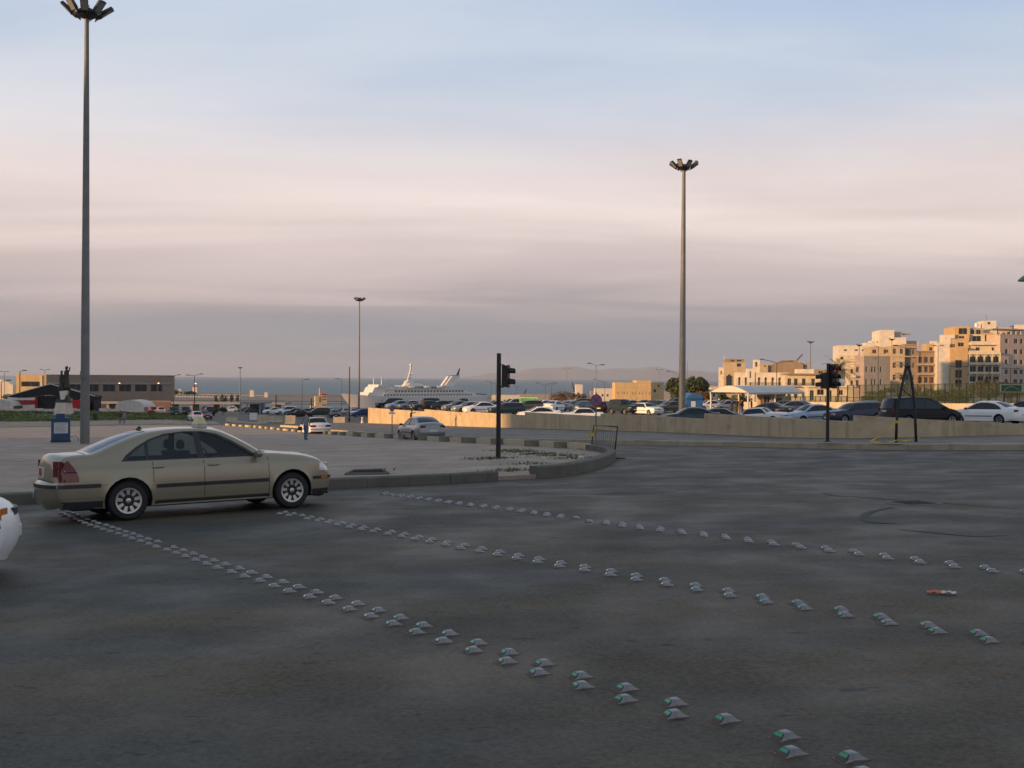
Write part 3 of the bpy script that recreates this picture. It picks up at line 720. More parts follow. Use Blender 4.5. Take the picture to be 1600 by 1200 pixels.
taxi = Car(taxi_prof, (-1.395, 1.395), 0.32, 0.915, 0.925, sx,
           [[(-1.40, 0.965), (-1.33, 1.045), (-1.18, 1.155), (-1.10, 1.205), (-1.10, 0.965)],
            [(-1.04, 0.965), (-1.04, 1.238), (-0.86, 1.312), (-0.66, 1.356), (-0.42, 1.377), (-0.28, 1.377), (-0.25, 0.965)],
            [(-0.13, 0.965), (-0.17, 1.376), (-0.08, 1.367), (0.09, 1.320), (0.33, 1.198), (0.57, 1.055), (0.69, 0.965)]],
           (0.21, 0.94), (-1.90, -1.01), sill=0.22, fine=0.05, k=5, K=14, roofw=0.60, beltw=0.83, shoulder=0.11, glass='car_glass', rtop=0.085, bowf=0.13, bowr=0.09)
ctr = lambda x0, x1, z0, z1: [(x0, z0), (x1, z0), (x1, z1), (x0, z1)]
flank = [('door_gap', ctr(-1.003, -0.995, 0.60, 0.92), 'under', 0.0015), ('door_gap', ctr(-0.166, -0.158, 0.27, 0.92), 'under', 0.0015), ('door_gap', ctr(0.962, 0.970, 0.27, 0.92), 'under', 0.0015),
         ('door_gap', ctr(-0.96, 0.965, 0.287, 0.294), 'under', 0.0015), ('door_gap', ctr(-1.95, -1.72, 0.588, 0.594), 'under', 0.0015),
         ('rub_strip', ctr(-0.955, -0.17, 0.50, 0.56), 'black_plastic', 0.012), ('rub_strip', ctr(-0.155, 0.955, 0.50, 0.56), 'black_plastic', 0.012), ('bumper_strip', ctr(-2.44, -1.82, 0.555, 0.615), 'black_plastic', 0.012), ('bumper_strip', ctr(1.81, 2.20, 0.495, 0.545), 'black_plastic', 0.012),
         ('sill_lip', ctr(-0.96, 0.96, 0.305, 0.322), 'PAINT', 0.010), ('sill_panel', ctr(-0.98, 0.98, 0.20, 0.285), 'black_plastic', 0.004), ('bumper_lip', ctr(-2.44, -1.78, 0.40, 0.412), 'PAINT', 0.008),
         ('tail_light', [(-2.405, 0.655), (-2.14, 0.655), (-2.14, 0.735), (-2.19, 0.86), (-2.27, 0.985), (-2.36, 0.985)], 'tail_red', 0.006),
         ('tail_stripe', ctr(-2.40, -2.165, 0.800, 0.812), 'under', 0.009),
         ('head_light', [(1.94, 0.655), (2.12, 0.625), (2.16, 0.66), (2.08, 0.745), (1.98, 0.79), (1.95, 0.77)], 'headlamp', 0.005), ('side_indicator', ctr(1.98, 2.12, 0.502, 0.538), 'amber', 0.017),
         ('fuel_flap', [(-1.83, 0.70), (-1.64, 0.70), (-1.63, 0.82), (-1.82, 0.82)], 'PAINT', 0.002), ('front_skirt', ctr(1.79, 2.18, 0.215, 0.32), 'black_plastic', 0.004), ('rear_skirt', ctr(-2.40, -1.79, 0.225, 0.345), 'black_plastic', 0.004)]
def handle(x, z):
    mb = MB(); mb.lathe([(0.002, -0.10), (0.016, -0.085), (0.018, 0), (0.016, 0.085), (0.002, 0.10)], 8, Matrix.Rotation(R(90), 3, 'Y')); return mb
inter = MB()
seatmb, dash = MB(), MB()
for yy in (-0.36, 0.36):
    seatmb.box((0.12, yy, 0.50), (0.50, 0.50, 0.16)); seatmb.box((-0.20, yy, 0.78), (0.12, 0.48, 0.58), M=Matrix.Rotation(R(-14), 3, 'Y')); seatmb.lathe([(0.02, -0.07), (0.10, -0.05), (0.11, 0.03), (0.07, 0.085), (0.01, 0.095)], 10, Matrix.Diagonal((0.55, 1.2, 1)), (-0.29, yy, 1.165))
seatmb.box((-0.95, 0, 0.50), (0.50, 1.30, 0.18)); seatmb.box((-1.25, 0, 0.76), (0.14, 1.32, 0.55), M=Matrix.Rotation(R(-20), 3, 'Y'))
for yy in (-0.4, 0.4): seatmb.lathe([(0.02, -0.05), (0.09, -0.04), (0.10, 0.02), (0.05, 0.07), (0.01, 0.075)], 10, Matrix.Diagonal((0.5, 1.2, 1)), (-1.36, yy, 1.06))
dash.prism([(0.62, 0.55), (1.12, 0.55), (1.12, 0.955), (0.95, 0.96), (0.66, 0.90)], 'y', -0.72, 0.72)
inter.bx(-1.5, 1.1, -0.74, 0.74, 0.30, 0.36); inter.bx(-1.45, -1.44, -0.74, 0.74, 0.3, 0.9)
for sg in (-1, 1): inter.bx(-1.4, 1.05, sg * 0.765 - 0.015, sg * 0.765 + 0.015, 0.32, 0.935)
wheelmb = MB(); cw = Vector((0.50, 0.36, 0.92)); ringp = [(cw.x + 0.045 * math.sin(t) * -1, cw.y + 0.18 * math.cos(t), cw.z + 0.16 * math.sin(t)) for t in [2 * math.pi * i / 18 for i in range(19)]]; wheelmb.tube(ringp, 0.014, 6); wheelmb.tube([cw, (0.68, 0.36, 0.84)], 0.03, 6); wheelmb.tube([ringp[0], cw, ringp[9]], 0.015, 5)
wip = MB(); wip.tube([(1.13, -0.62, 1.02), (1.16, 0.1, 1.035), (1.13, 0.62, 1.02)], 0.018, 6); wip.box((1.18, 0, 1.005), (0.10, 1.2, 0.03))
ant = MB(); ant.lathe([(0.05, 0), (0.045, 0.012), (0.02, 0.05), (0.006, 0.075)], 8, Matrix.Diagonal((1.4, 0.6, 1)), (-0.82, 0, 1.432))
sp = dict(tyre=0.205, spokes=9, flank=flank, mirror=(0.76, 0.93), mirror_mat='PAINT',
          ends=[('rear_bumper_strip', 'r', 0, 0.585, 1.50, 0.055, 'black_plastic', 0.04), ('tail_light', 'r', 0.66, 0.82, 0.20, 0.32, 'tail_red', 0.05), ('number_plate', 'r', 0, 0.80, 0.40, 0.17, 'plate_white', 0.03), ('plate_panel', 'r', -0.0, 0.802, 0.18, 0.12, 'plate_red', 0.02), ('head_light', 'f', 0.56, 0.70, 0.30, 0.13, 'headlamp', 0.06), ('grille', 'f', 0, 0.66, 0.55, 0.16, 'black_plastic', 0.05), ('front_bumper_strip', 'f', 0, 0.52, 1.35, 0.05, 'black_plastic', 0.05)],
          extra=[('seats', seatmb, 'seat_cloth'), ('dashboard', dash, 'cabin'), ('cabin_floor', inter, 'cabin'), ('steering_wheel', wheelmb, 'black_plastic'), ('wiper_cowl', wip, 'black_plastic'), ('aerial', ant, 'black_plastic')])
car_template('taxi', taxi, sp, near=True)
# red area of the plate sits proud; fix: nudge the red panel 4 mm outwards
for i, (nm, me, m_, par, loc, rz) in enumerate(TEMPLATE['taxi']):
    if nm in ('dashboard', 'steering_wheel', 'wiper_cowl'): TEMPLATE['taxi'][i] = (nm, me, m_, par, (-0.22, 0, -0.005), rz)
    if nm in ('seats',): TEMPLATE['taxi'][i] = (nm, me, m_, par, (-0.10, 0, 0), rz)
    if nm == 'aerial': TEMPLATE['taxi'][i] = (nm, me, m_, par, (-0.15, 0, -0.006), rz)
    if nm == 'plate_panel': TEMPLATE['taxi'][i] = (nm, me, m_, par, (-0.006, -0.02, 0), rz)
for x in (-0.92, 0.0):
    for sg in (-1, 1):
        me = handle(0, 0).mesh('door_handle', True); me.materials.append(MT['PAINT']); TEMPLATE['taxi'].append(('door_handle', me, 'PAINT', None, (x, sg * (taxi.half(x, 0.835) + 0.012), 0.835), 0.0))
rc, fc = G(197, 812), G(462, 794.5)
hd = math.degrees(math.atan2(fc.y - rc.y, fc.x - rc.x)); mid = (rc + fc) / 2; nl = Vector((-math.sin(R(hd)), math.cos(R(hd)), 0)); mid = mid + nl * 0.82
TM = ground_matrix(mid + nl * 0.02, hd + 5.0) @ Matrix.Translation((-0.10, 0, 0)) @ Matrix.Scale(1.035, 4)
taxi_root = place_car('taxi', 'taxi', TM, 'gold', 'pale gold four door taxi with a yellow roof sign driving across the row of studs', 'taxi')
mat('sign_yellow', (0.62, 0.55, 0.28), 0.45, var=0.15, scale=6); mat('sign_base', (0.45, 0.43, 0.36), 0.5, var=0.1)
mb = MB(); mb.box((0, 0, 0.025), (0.20, 0.26, 0.05), taper=0.92); sb = part('roof_sign_base', mb, 'sign_base', taxi_root); sb.location = (0.02, -0.12, 1.462)
mb = MB(); mb.add([(-0.085, -0.14, 0.05), (0.085, -0.14, 0.05), (0.085, 0.14, 0.05), (-0.085, 0.14, 0.05), (-0.045, -0.11, 0.165), (0.045, -0.11, 0.165), (0.045, 0.11, 0.165), (-0.045, 0.11, 0.165)], [(3, 2, 1, 0), (4, 5, 6, 7), (0, 1, 5, 4), (1, 2, 6, 5), (2, 3, 7, 6), (3, 0, 4, 7)]); o = part('roof_sign', mb, 'sign_yellow', sb)

# ---- the other kinds of car, coarser because they stand far off
def shift(poly, dx=0.0, dz=0.0, kx=1.0): return [(x * kx + dx, z + dz) for x, z in poly]
def simple(key, prof, axles, wr, W, belt, dlo, wins, ws, rw, ends, flank=(), mirror=None, **k):
    c = Car(prof, axles, wr, W, belt, dlo, wins, ws, rw, fine=k.pop('fine', 0.16), k=k.pop('k', 3), K=8, **k)
    car_template(key, c, dict(tyre=0.19, spokes=5, flank=list(flank), ends=ends, mirror=mirror)); return c
END = lambda tz, hz, tw=0.24, th=0.15, ty=0.62, pz=0.72: [('tail_light', 'r', ty, tz, tw, th, 'tail_red', 0.05), ('number_plate', 'r', 0, pz, 0.46, 0.12, 'plate_white', 0.03), ('head_light', 'f', ty - 0.03, hz, 0.30, 0.13, 'headlamp', 0.05), ('grille', 'f', 0, hz - 0.01, 0.62, 0.10, 'black_plastic', 0.04), ('number_plate', 'f', 0, hz - 0.22, 0.46, 0.11, 'plate_white', 0.03)]
STRIP = [('rub_strip', ctr(-0.92, 0.92, 0.50, 0.55), 'black_plastic', 0.01)]
# rounded modern saloon
modern = [(-2.30, 0.27), (-2.36, 0.45), (-2.36, 0.60), (-2.32, 0.80), (-2.27, 0.98), (-2.10, 1.04), (-1.72, 1.06), (-1.35, 1.22), (-0.95, 1.36), (-0.5, 1.43), (0.0, 1.43), (0.32, 1.385), (0.75, 1.17), (1.10, 0.985), (1.5, 0.93), (1.9, 0.85), (2.12, 0.74), (2.20, 0.58), (2.19, 0.40), (2.10, 0.23)]
mdlo = [(-1.50, 0.94), (-1.30, 1.12), (-0.95, 1.28), (-0.45, 1.36), (0.0, 1.36), (0.28, 1.30), (0.62, 1.12), (0.92, 0.94)]
mwin = [[(-1.40, 0.965), (-1.24, 1.11), (-0.94, 1.25), (-0.50, 1.325), (-0.30, 1.335), (-0.26, 0.965)], [(-0.18, 0.965), (-0.22, 1.335), (0.0, 1.33), (0.25, 1.275), (0.57, 1.10), (0.80, 0.965)]]
simple('modern', modern, (-1.38, 1.38), 0.315, 0.90, 0.925, mdlo, mwin, (0.36, 1.12), (-1.74, -0.90), END(0.84, 0.70, 0.30, 0.16, 0.60, 0.62), STRIP, (0.86, 0.93))
# boxy older saloon
oldp = [(-2.34, 0.32), (-2.40, 0.45), (-2.40, 0.55), (-2.33, 0.60), (-2.31, 0.84), (-2.26, 0.94), (-1.9, 0.975), (-1.42, 0.99), (-1.10, 1.30), (-0.85, 1.395), (-0.4, 1.42), (0.1, 1.41), (0.38, 1.36), (0.62, 1.20), (0.88, 0.985), (1.3, 0.955), (1.85, 0.90), (2.12, 0.86), (2.20, 0.76), (2.20, 0.58), (2.25, 0.52), (2.24, 0.42), (2.16, 0.28)]
odlo = [(-1.34, 0.93), (-1.10, 1.24), (-0.90, 1.345), (-0.3, 1.36), (0.2, 1.35), (0.42, 1.28), (0.74, 0.93)]
owin = [[(-0.92, 0.955), (-0.92, 1.31), (-0.55, 1.325), (-0.22, 1.325), (-0.22, 0.955)], [(-0.14, 0.955), (-0.14, 1.325), (0.18, 1.315), (0.38, 1.25), (0.64, 0.955)], [(-1.22, 0.955), (-1.02, 1.22), (-0.98, 1.26), (-0.98, 0.955)]]
simple('oldsaloon', oldp, (-1.38, 1.38), 0.315, 0.875, 0.905, odlo, owin, (0.42, 0.90), (-1.44, -0.98), END(0.74, 0.72, 0.42, 0.17, 0.60, 0.74) + [('rear_bumper', 'r', 0, 0.50, 1.62, 0.10, 'chrome', 0.06), ('front_bumper', 'f', 0, 0.47, 1.55, 0.10, 'chrome', 0.06)], STRIP, (0.70, 0.90), bowf=0.05, bowr=0.04, rtop=0.06, cornf=0.10, cornr=0.08, roofw=0.62, beltw=0.80)
# hatchback
hat = [(-1.86, 0.28), (-1.92, 0.45), (-1.92, 0.62), (-1.87, 0.85), (-1.80, 1.00), (-1.60, 1.25), (-1.42, 1.38), (-1.0, 1.44), (-0.4, 1.46), (0.0, 1.45), (0.35, 1.39), (0.8, 1.15), (1.08, 0.99), (1.4, 0.93), (1.7, 0.84), (1.88, 0.72), (1.94, 0.55), (1.92, 0.38), (1.84, 0.23)]
hdlo = [(-1.50, 0.96), (-1.40, 1.20), (-1.2, 1.34), (-0.5, 1.385), (0.0, 1.38), (0.3, 1.31), (0.65, 1.12), (0.92, 0.95)]
hwin = [[(-1.36, 0.98), (-1.30, 1.19), (-1.14, 1.30), (-0.6, 1.35), (-0.34, 1.355), (-0.30, 0.98)], [(-0.22, 0.98), (-0.26, 1.355), (0.0, 1.35), (0.27, 1.28), (0.6, 1.10), (0.80, 0.975)]]
simple('hatch', hat, (-1.25, 1.25), 0.295, 0.84, 0.935, hdlo, hwin, (0.40, 1.10), (-1.84, -1.40), END(0.86, 0.70, 0.18, 0.26, 0.62, 0.62), STRIP, (0.84, 0.94))
# tall off-roader
suv = [(-2.28, 0.42), (-2.34, 0.55), (-2.34, 0.70), (-2.30, 1.05), (-2.22, 1.45), (-2.10, 1.70), (-1.8, 1.77), (-1.0, 1.80), (-0.2, 1.79), (0.15, 1.73), (0.50, 1.45), (0.80, 1.17), (1.2, 1.12), (1.8, 1.07), (2.08, 1.0), (2.18, 0.85), (2.22, 0.62), (2.20, 0.50), (2.10, 0.38)]
sdlo = [(-2.10, 1.13), (-2.02, 1.55), (-1.85, 1.67), (-1.0, 1.71), (-0.2, 1.70), (0.10, 1.64), (0.42, 1.38), (0.64, 1.13)]
swin = [[(-2.00, 1.16), (-1.94, 1.54), (-1.82, 1.63), (-1.16, 1.66), (-1.16, 1.16)], [(-1.06, 1.16), (-1.06, 1.665), (-0.40, 1.665), (-0.36, 1.16)], [(-0.27, 1.16), (-0.30, 1.665), (-0.15, 1.66), (0.07, 1.60), (0.38, 1.35), (0.54, 1.16)]]
simple('suv', suv, (-1.35, 1.35), 0.36, 0.92, 1.11, sdlo, swin, (0.18, 0.80), (-2.36, -2.10), END(1.0, 0.86, 0.14, 0.32, 0.70, 0.70), (), (0.6, 1.12), sill=0.38, roofw=0.68, beltw=0.84, shoulder=0.08, rtop=0.08)
# long family van
van = [(-2.38, 0.30), (-2.46, 0.45), (-2.46, 0.62), (-2.41, 0.95), (-2.30, 1.35), (-2.16, 1.62), (-1.9, 1.70), (-1.0, 1.74), (-0.1, 1.72), (0.35, 1.63), (0.9, 1.32), (1.4, 1.05), (1.8, 0.95), (2.1, 0.82), (2.26, 0.66), (2.30, 0.50), (2.28, 0.38), (2.2, 0.24)]
vdlo = [(-2.22, 1.05), (-2.12, 1.45), (-1.95, 1.58), (-1.0, 1.63), (-0.1, 1.62), (0.30, 1.53), (0.75, 1.28), (1.1, 1.03)]
vwin = [[(-2.12, 1.08), (-2.05, 1.42), (-1.9, 1.54), (-1.25, 1.58), (-1.22, 1.08)], [(-1.12, 1.08), (-1.14, 1.585), (-0.3, 1.59), (-0.26, 1.08)], [(-0.17, 1.08), (-0.2, 1.585), (-0.05, 1.58), (0.26, 1.49), (0.68, 1.25), (0.92, 1.07)]]
simple('minivan', van, (-1.50, 1.50), 0.33, 0.95, 1.02, vdlo, vwin, (0.40, 1.42), (-2.46, -2.14), END(0.95, 0.72, 0.16, 0.34, 0.72, 0.92), (('rub_strip', ctr(-1.05, 1.05, 0.52, 0.57), 'black_plastic', 0.01),), (1.0, 1.03), roofw=0.70, beltw=0.86, rtop=0.09, fine=0.14)
# estate
est = [(-2.30, 0.30), (-2.36, 0.45), (-2.36, 0.60), (-2.30, 0.90), (-2.20, 1.12), (-2.05, 1.36), (-1.85, 1.43), (-1.0, 1.46), (-0.3, 1.46), (0.1, 1.43), (0.4, 1.35), (0.72, 1.15), (1.0, 0.985), (1.4, 0.95), (1.9, 0.88), (2.12, 0.78), (2.20, 0.60), (2.19, 0.42), (2.10, 0.25)]
edlo = [(-2.10, 0.95), (-2.0, 1.22), (-1.85, 1.36), (-1.0, 1.39), (-0.2, 1.385), (0.1, 1.36), (0.36, 1.28), (0.62, 1.12), (0.84, 0.95)]
ewin = [[(-2.0, 0.975), (-1.93, 1.20), (-1.80, 1.32), (-1.15, 1.35), (-1.13, 0.975)], [(-1.05, 0.975), (-1.07, 1.35), (-0.3, 1.35), (-0.26, 0.975)], [(-0.18, 0.975), (-0.2, 1.35), (0.07, 1.335), (0.33, 1.25), (0.57, 1.10), (0.72, 0.975)]]
simple('estate', est, (-1.38, 1.38), 0.315, 0.88, 0.925, edlo, ewin, (0.14, 1.02), (-2.32, -1.90), END(0.82, 0.70, 0.14, 0.24, 0.66, 0.62), STRIP, (0.78, 0.93))

CARS = 'cars in the picture'
def gcar(kind, name, px, py, heading, paint, label, cat='car', lit=False, f=H, group=None, off=0.0):
    p = G(px, py, f); return place_car(kind, name, ground_matrix(p, heading, f), paint, label, cat, group, lit)
def dcar(kind, name, px, D, heading, paint, label, cat='car', lit=False, f=LOT, group=None):
    p = onground(px, D, f); return place_car(kind, name, ground_matrix(p, heading, f), paint, label, cat, group, lit)
# white saloon entering at the left edge (its nose shows)
nose = at(-3, 840, 11.2); hd2 = hd - 4; dv = Vector((math.cos(R(hd2)), math.sin(R(hd2)), 0)); nv = Vector((-math.sin(R(hd2)), math.cos(R(hd2)), 0)); p = nose - dv * 2.12 + nv * 0.62
big = Car(modern, (-1.38, 1.38), 0.315, 0.90, 0.925, mdlo, mwin, (0.36, 1.12), (-1.74, -0.90), fine=0.07, k=5, K=12)
car_template('modern_near', big, dict(tyre=0.2, spokes=7, flank=STRIP + [('side_indicator', [(1.90, 0.625), (2.10, 0.612), (2.09, 0.715), (1.92, 0.755)], 'amber', 0.006), ('bumper_strip', ctr(1.75, 2.15, 0.555, 0.585), 'black_plastic', 0.008), ('bumper_gap', ctr(1.75, 2.15, 0.595, 0.60), 'under', 0.002)], ends=[e if e[0] != 'head_light' else ('indicator', 'f', 0.60, 0.70, 0.22, 0.12, 'amber', 0.05) for e in END(0.84, 0.70, 0.30, 0.16, 0.60, 0.62)], mirror=(0.86, 0.93)), near=True)
place_car('modern_near', 'white_car', ground_matrix(p, hd2), 'white', 'white saloon with amber corner indicator following behind the taxi', 'car')
# the road behind the plaza
gcar('modern', 'silver_car', 657, 688.5, 113, 'silver', 'silver saloon driving away on the road below the parapet', 'car')
gcar('oldsaloon', 'old_white_car', 492, 679.5, 112, 'white', 'old boxy white saloon driving away beside the walking man in jeans', 'car')
gcar('hatch', 'small_white_car', 305, 657.5, 118, 'white', 'small white hatchback with red brake lights lit in the traffic queue', 'car', lit=True)
gcar('modern', 'maroon_car', 319, 655.5, 300, 'maroon', 'dark red saloon next to the small white hatchback in the queue', 'car')
gcar('suv', 'black_off_roader', 290, 650, 300, 'black', 'black off-roader coming towards the plaza beside the grass bank', 'car')
gcar('suv', 'dark_off_roader', 271, 651, 300, 'darkgreen', 'dark green off-roader ahead of the black one beside the grass bank', 'car')
gcar('hatch', 'pale_car', 250, 646.5, 118, 'cream', 'cream hatchback with brake lights lit at the end of the grass bank', 'car', lit=True)
gcar('hatch', 'red_car', 238, 645.8, 118, 'red', 'red car with brake lights lit half hidden behind the grass bank', 'car', lit=True)
gcar('suv', 'distant_black_car', 325, 649.5, 120, 'black', 'black off-roader waiting beyond the dark red saloon in the queue', 'car')
# lower car park on the left of the parapet
LL = [('modern', 398, 646, 200, 'navy', 'navy saloon parked next to the open shed'), ('oldsaloon', 413, 645.5, 205, 'darkgrey', 'dark grey boxy saloon parked between the navy saloon and the white saloon'), ('modern', 427, 647, 205, 'white', 'white saloon parked beside the white off-roader in the lower car park'), ('suv', 446, 648, 205, 'white', 'white off-roader parked in the lower car park'),
      ('modern', 461, 649, 205, 'darkgreen', 'dark green saloon parked beside the white off-roader'), ('modern', 477, 649, 207, 'greenblue', 'grey green saloon parked beside the dark minivan'), ('minivan', 497, 651, 200, 'darkgreen', 'dark green minivan parked in the lower car park'), ('oldsaloon', 467, 653, 195, 'black', 'black saloon parked behind the concrete barriers near the walking man'),
      ('modern', 523, 653, 285, 'darkgrey', 'dark grey saloon facing the road by the pale bollards'), ('estate', 541, 648.5, 285, 'silver', 'silver estate parked behind the plain pole'), ('hatch', 553, 650, 285, 'white', 'white hatchback parked beside the blue one at the end of the parapet'), ('hatch', 566, 651, 205, 'blue', 'blue hatchback parked against the end of the parapet'),
      ('modern', 488, 643.5, 205, 'grey', 'grey saloon in the second row above the dark minivan'), ('estate', 512, 643, 205, 'white', 'white estate in the second row of the lower car park'), ('modern', 533, 643, 205, 'olive', 'olive saloon in the second row of the lower car park'), ('suv', 551, 643, 205, 'darkgrey', 'dark grey off-roader in the second row of the lower car park'),
      ('modern', 384, 644, 200, 'teal', 'dark teal saloon parked inside the open shed'), ('modern', 372, 642.5, 200, 'silver', 'silver saloon parked on the far side of the open shed'), ('hatch', 360, 643.5, 200, 'white', 'white hatchback parked at the end of the row by the shed')]
for kd, px, py, hdg, pt, lb in LL: gcar(kd, 'parked_car', px, py, hdg, pt, lb, 'car', group='cars in the lower car park')
# car park behind the parapet: kind, photograph column, metres away, heading, paint, label
RL = [('suv', 608, 172, 205, 'black', 'black off-roader at the left end of the row above the parapet'), ('modern', 624, 168, 205, 'paleblue', 'pale blue saloon beside the black off-roader above the parapet end'), ('modern', 642, 168, 207, 'silver', 'silver saloon nosed behind the big black off-roader'), ('suv', 664, 160, 205, 'black', 'big black off-roader standing behind the man on the parapet'), ('modern', 667, 151, 205, 'darkgreen', 'dark green saloon right behind the man on the parapet'),
      ('modern', 694, 152, 28, 'darkgrey', 'dark grey saloon with red tail lamps by the first parapet step'), ('oldsaloon', 702, 185, 205, 'greenblue', 'grey green boxy saloon in the second row above the parapet'), ('suv', 725, 188, 280, 'brown', 'brown off-roader facing the parapet from the second row'), ('modern', 716, 142, 207, 'grey', 'mid grey saloon above the second parapet step'), ('modern', 733, 134, 205, 'silver', 'silver saloon next to the white saloon above the second parapet step'),
      ('modern', 751, 132, 205, 'white', 'white saloon left of the traffic light pole above the parapet'), ('modern', 774, 145, 205, 'greenblue', 'blue green saloon behind the traffic light pole'), ('estate', 790, 127, 202, 'teal', 'dark teal estate behind the traffic light pole with two lamps'), ('minivan', 800, 168, 215, 'cream', 'cream van left of the green billboard'), ('modern', 842, 112, 186, 'white', 'long white saloon parked along the parapet below the green billboard'), ('oldsaloon', 907, 108, 186, 'white', 'square white saloon parked along the parapet by the no parking sign'),
      ('estate', 824, 152, 200, 'olive', 'olive estate below the green billboard'), ('modern', 868, 143, 62, 'white', 'white saloon seen from behind right of the green billboard'), ('modern', 893, 146, 55, 'silver', 'silver saloon between the white saloon and the teal saloon'), ('modern', 915, 140, 60, 'teal', 'dark teal saloon with red tail lamps left of the no parking sign'), ('hatch', 946, 134, 62, 'black', 'black hatchback with red tail lamps right of the no parking sign'), ('suv', 975, 128, 300, 'darkgreen', 'dark green off-roader facing the parapet beside the white boxy saloon'),
      ('oldsaloon', 1010, 126, 305, 'white', 'white boxy saloon facing the parapet below the sandstone block'), ('estate', 1030, 150, 300, 'darkgreen', 'dark green estate below the sandstone block'), ('modern', 1047, 135, 210, 'olive', 'olive saloon beside the tall mast'), ('suv', 1052, 172, 200, 'greenblue', 'grey green off-roader beyond the tall mast'),
      ('modern', 1079, 84, 184, 'teal', 'dark teal saloon parked right behind the parapet at the tall mast'), ('modern', 1127, 88, 0, 'navy', 'navy saloon parked behind the tallest parapet step'), ('oldsaloon', 1190, 90, 325, 'white', 'white boxy saloon with dark doors in front of the shelter'), ('modern', 1208, 106, 320, 'darkgrey', 'dark grey saloon behind the white boxy saloon by the shelter'), ('modern', 1232, 115, 320, 'darkgreen', 'dark green saloon in the row beside the shelter'), ('modern', 1252, 108, 320, 'grey', 'mid grey saloon in the row beside the shelter'),
      ('modern', 1268, 80, 202, 'paleblue', 'pale blue saloon nosing to the parapet left of the red traffic light'), ('estate', 1334, 76, 200, 'navy', 'navy estate nosing to the parapet right of the red traffic light'), ('modern', 1362, 88, 20, 'darkgrey', 'dark grey saloon beside the black minivan'), ('minivan', 1440, 64, 14, 'black', 'black minivan behind the crossed poles'), ('modern', 1543, 66, 122, 'white', 'white saloon with dark rub strip parked beside the black minivan'), ('modern', 1606, 72, 122, 'black', 'black saloon parked beyond the white saloon'),
      ('modern', 1108, 150, 200, 'white', 'white saloon between the blue booth and the shelter'), ('hatch', 1135, 140, 200, 'silver', 'silver hatchback at the left post of the shelter'), ('modern', 985, 195, 200, 'silver', 'silver saloon in the far row below the sandstone block'), ('modern', 1005, 190, 200, 'darkgrey', 'dark grey saloon in the far row below the sandstone block'), ('hatch', 850, 190, 200, 'white', 'white hatchback in the far row behind the green billboard'), ('modern', 960, 185, 200, 'grey', 'grey saloon in the far row beside the round sign'), ('minivan', 905, 200, 200, 'brown', 'brown van in the far row below the bare trees'), ('modern', 1030, 200, 200, 'paleblue', 'pale blue saloon in the far row by the round tree')]
for kd, px, D, hdg, pt, lb in RL: dcar(kd, 'parked_car', px, D, hdg, pt, lb, 'car', group='cars in the upper car park')

# ------------------------------------------------------------------ unseen blocks added left of the square to shade the crossing and statue
mat('plaster_tan', (0.42, 0.36, 0.27), 0.9, var=0.12, scale=0.3); mat('window_dark', (0.02, 0.024, 0.028), 0.12, var=0.2, scale=0.3, spec=0.6); mat('window_frame', (0.30, 0.28, 0.25), 0.6, var=0.1)
def plain_block(name, c, d, rz, label, floors, bays):
    r = empty(name, c, rz); tag(r, label, 'building'); mb = MB(); mb.bx(-d[0] / 2, d[0] / 2, -d[1] / 2, d[1] / 2, -6, d[2]); part('wall', mb, 'plaster_tan', r)
    mb = MB(); mb.bx(-d[0] / 2 - 0.3, d[0] / 2 + 0.3, -d[1] / 2 - 0.3, d[1] / 2 + 0.3, d[2] + 0.003, d[2] + 0.8); part('roof', mb, 'plaster_tan', r)
    pm = MB(); pm.bx(-0.04, 0.04, -0.8, 0.8, 0, 1.6); pm = pm.mesh('window'); pm.materials.append(MT['window_dark'])
    for f in range(floors):
        for b in range(bays): o = obj('window', pm, None, r, (d[0] / 2 + 0.02, -d[1] / 2 + (b + 0.5) * d[1] / bays, 1.5 + f * d[2] / floors))
    return r
plain_block('tan_shade_block', (-101, -58, -1), (26, 178, 27), 0.0, 'unseen long tan block left of the square, added to shade the crossing', 7, 30)
plain_block('low_tan_shade_block', (-196, 115, -4), (24, 112, 22), 0.0, 'unseen low tan block, added to shade the statue and the tent', 4, 20)

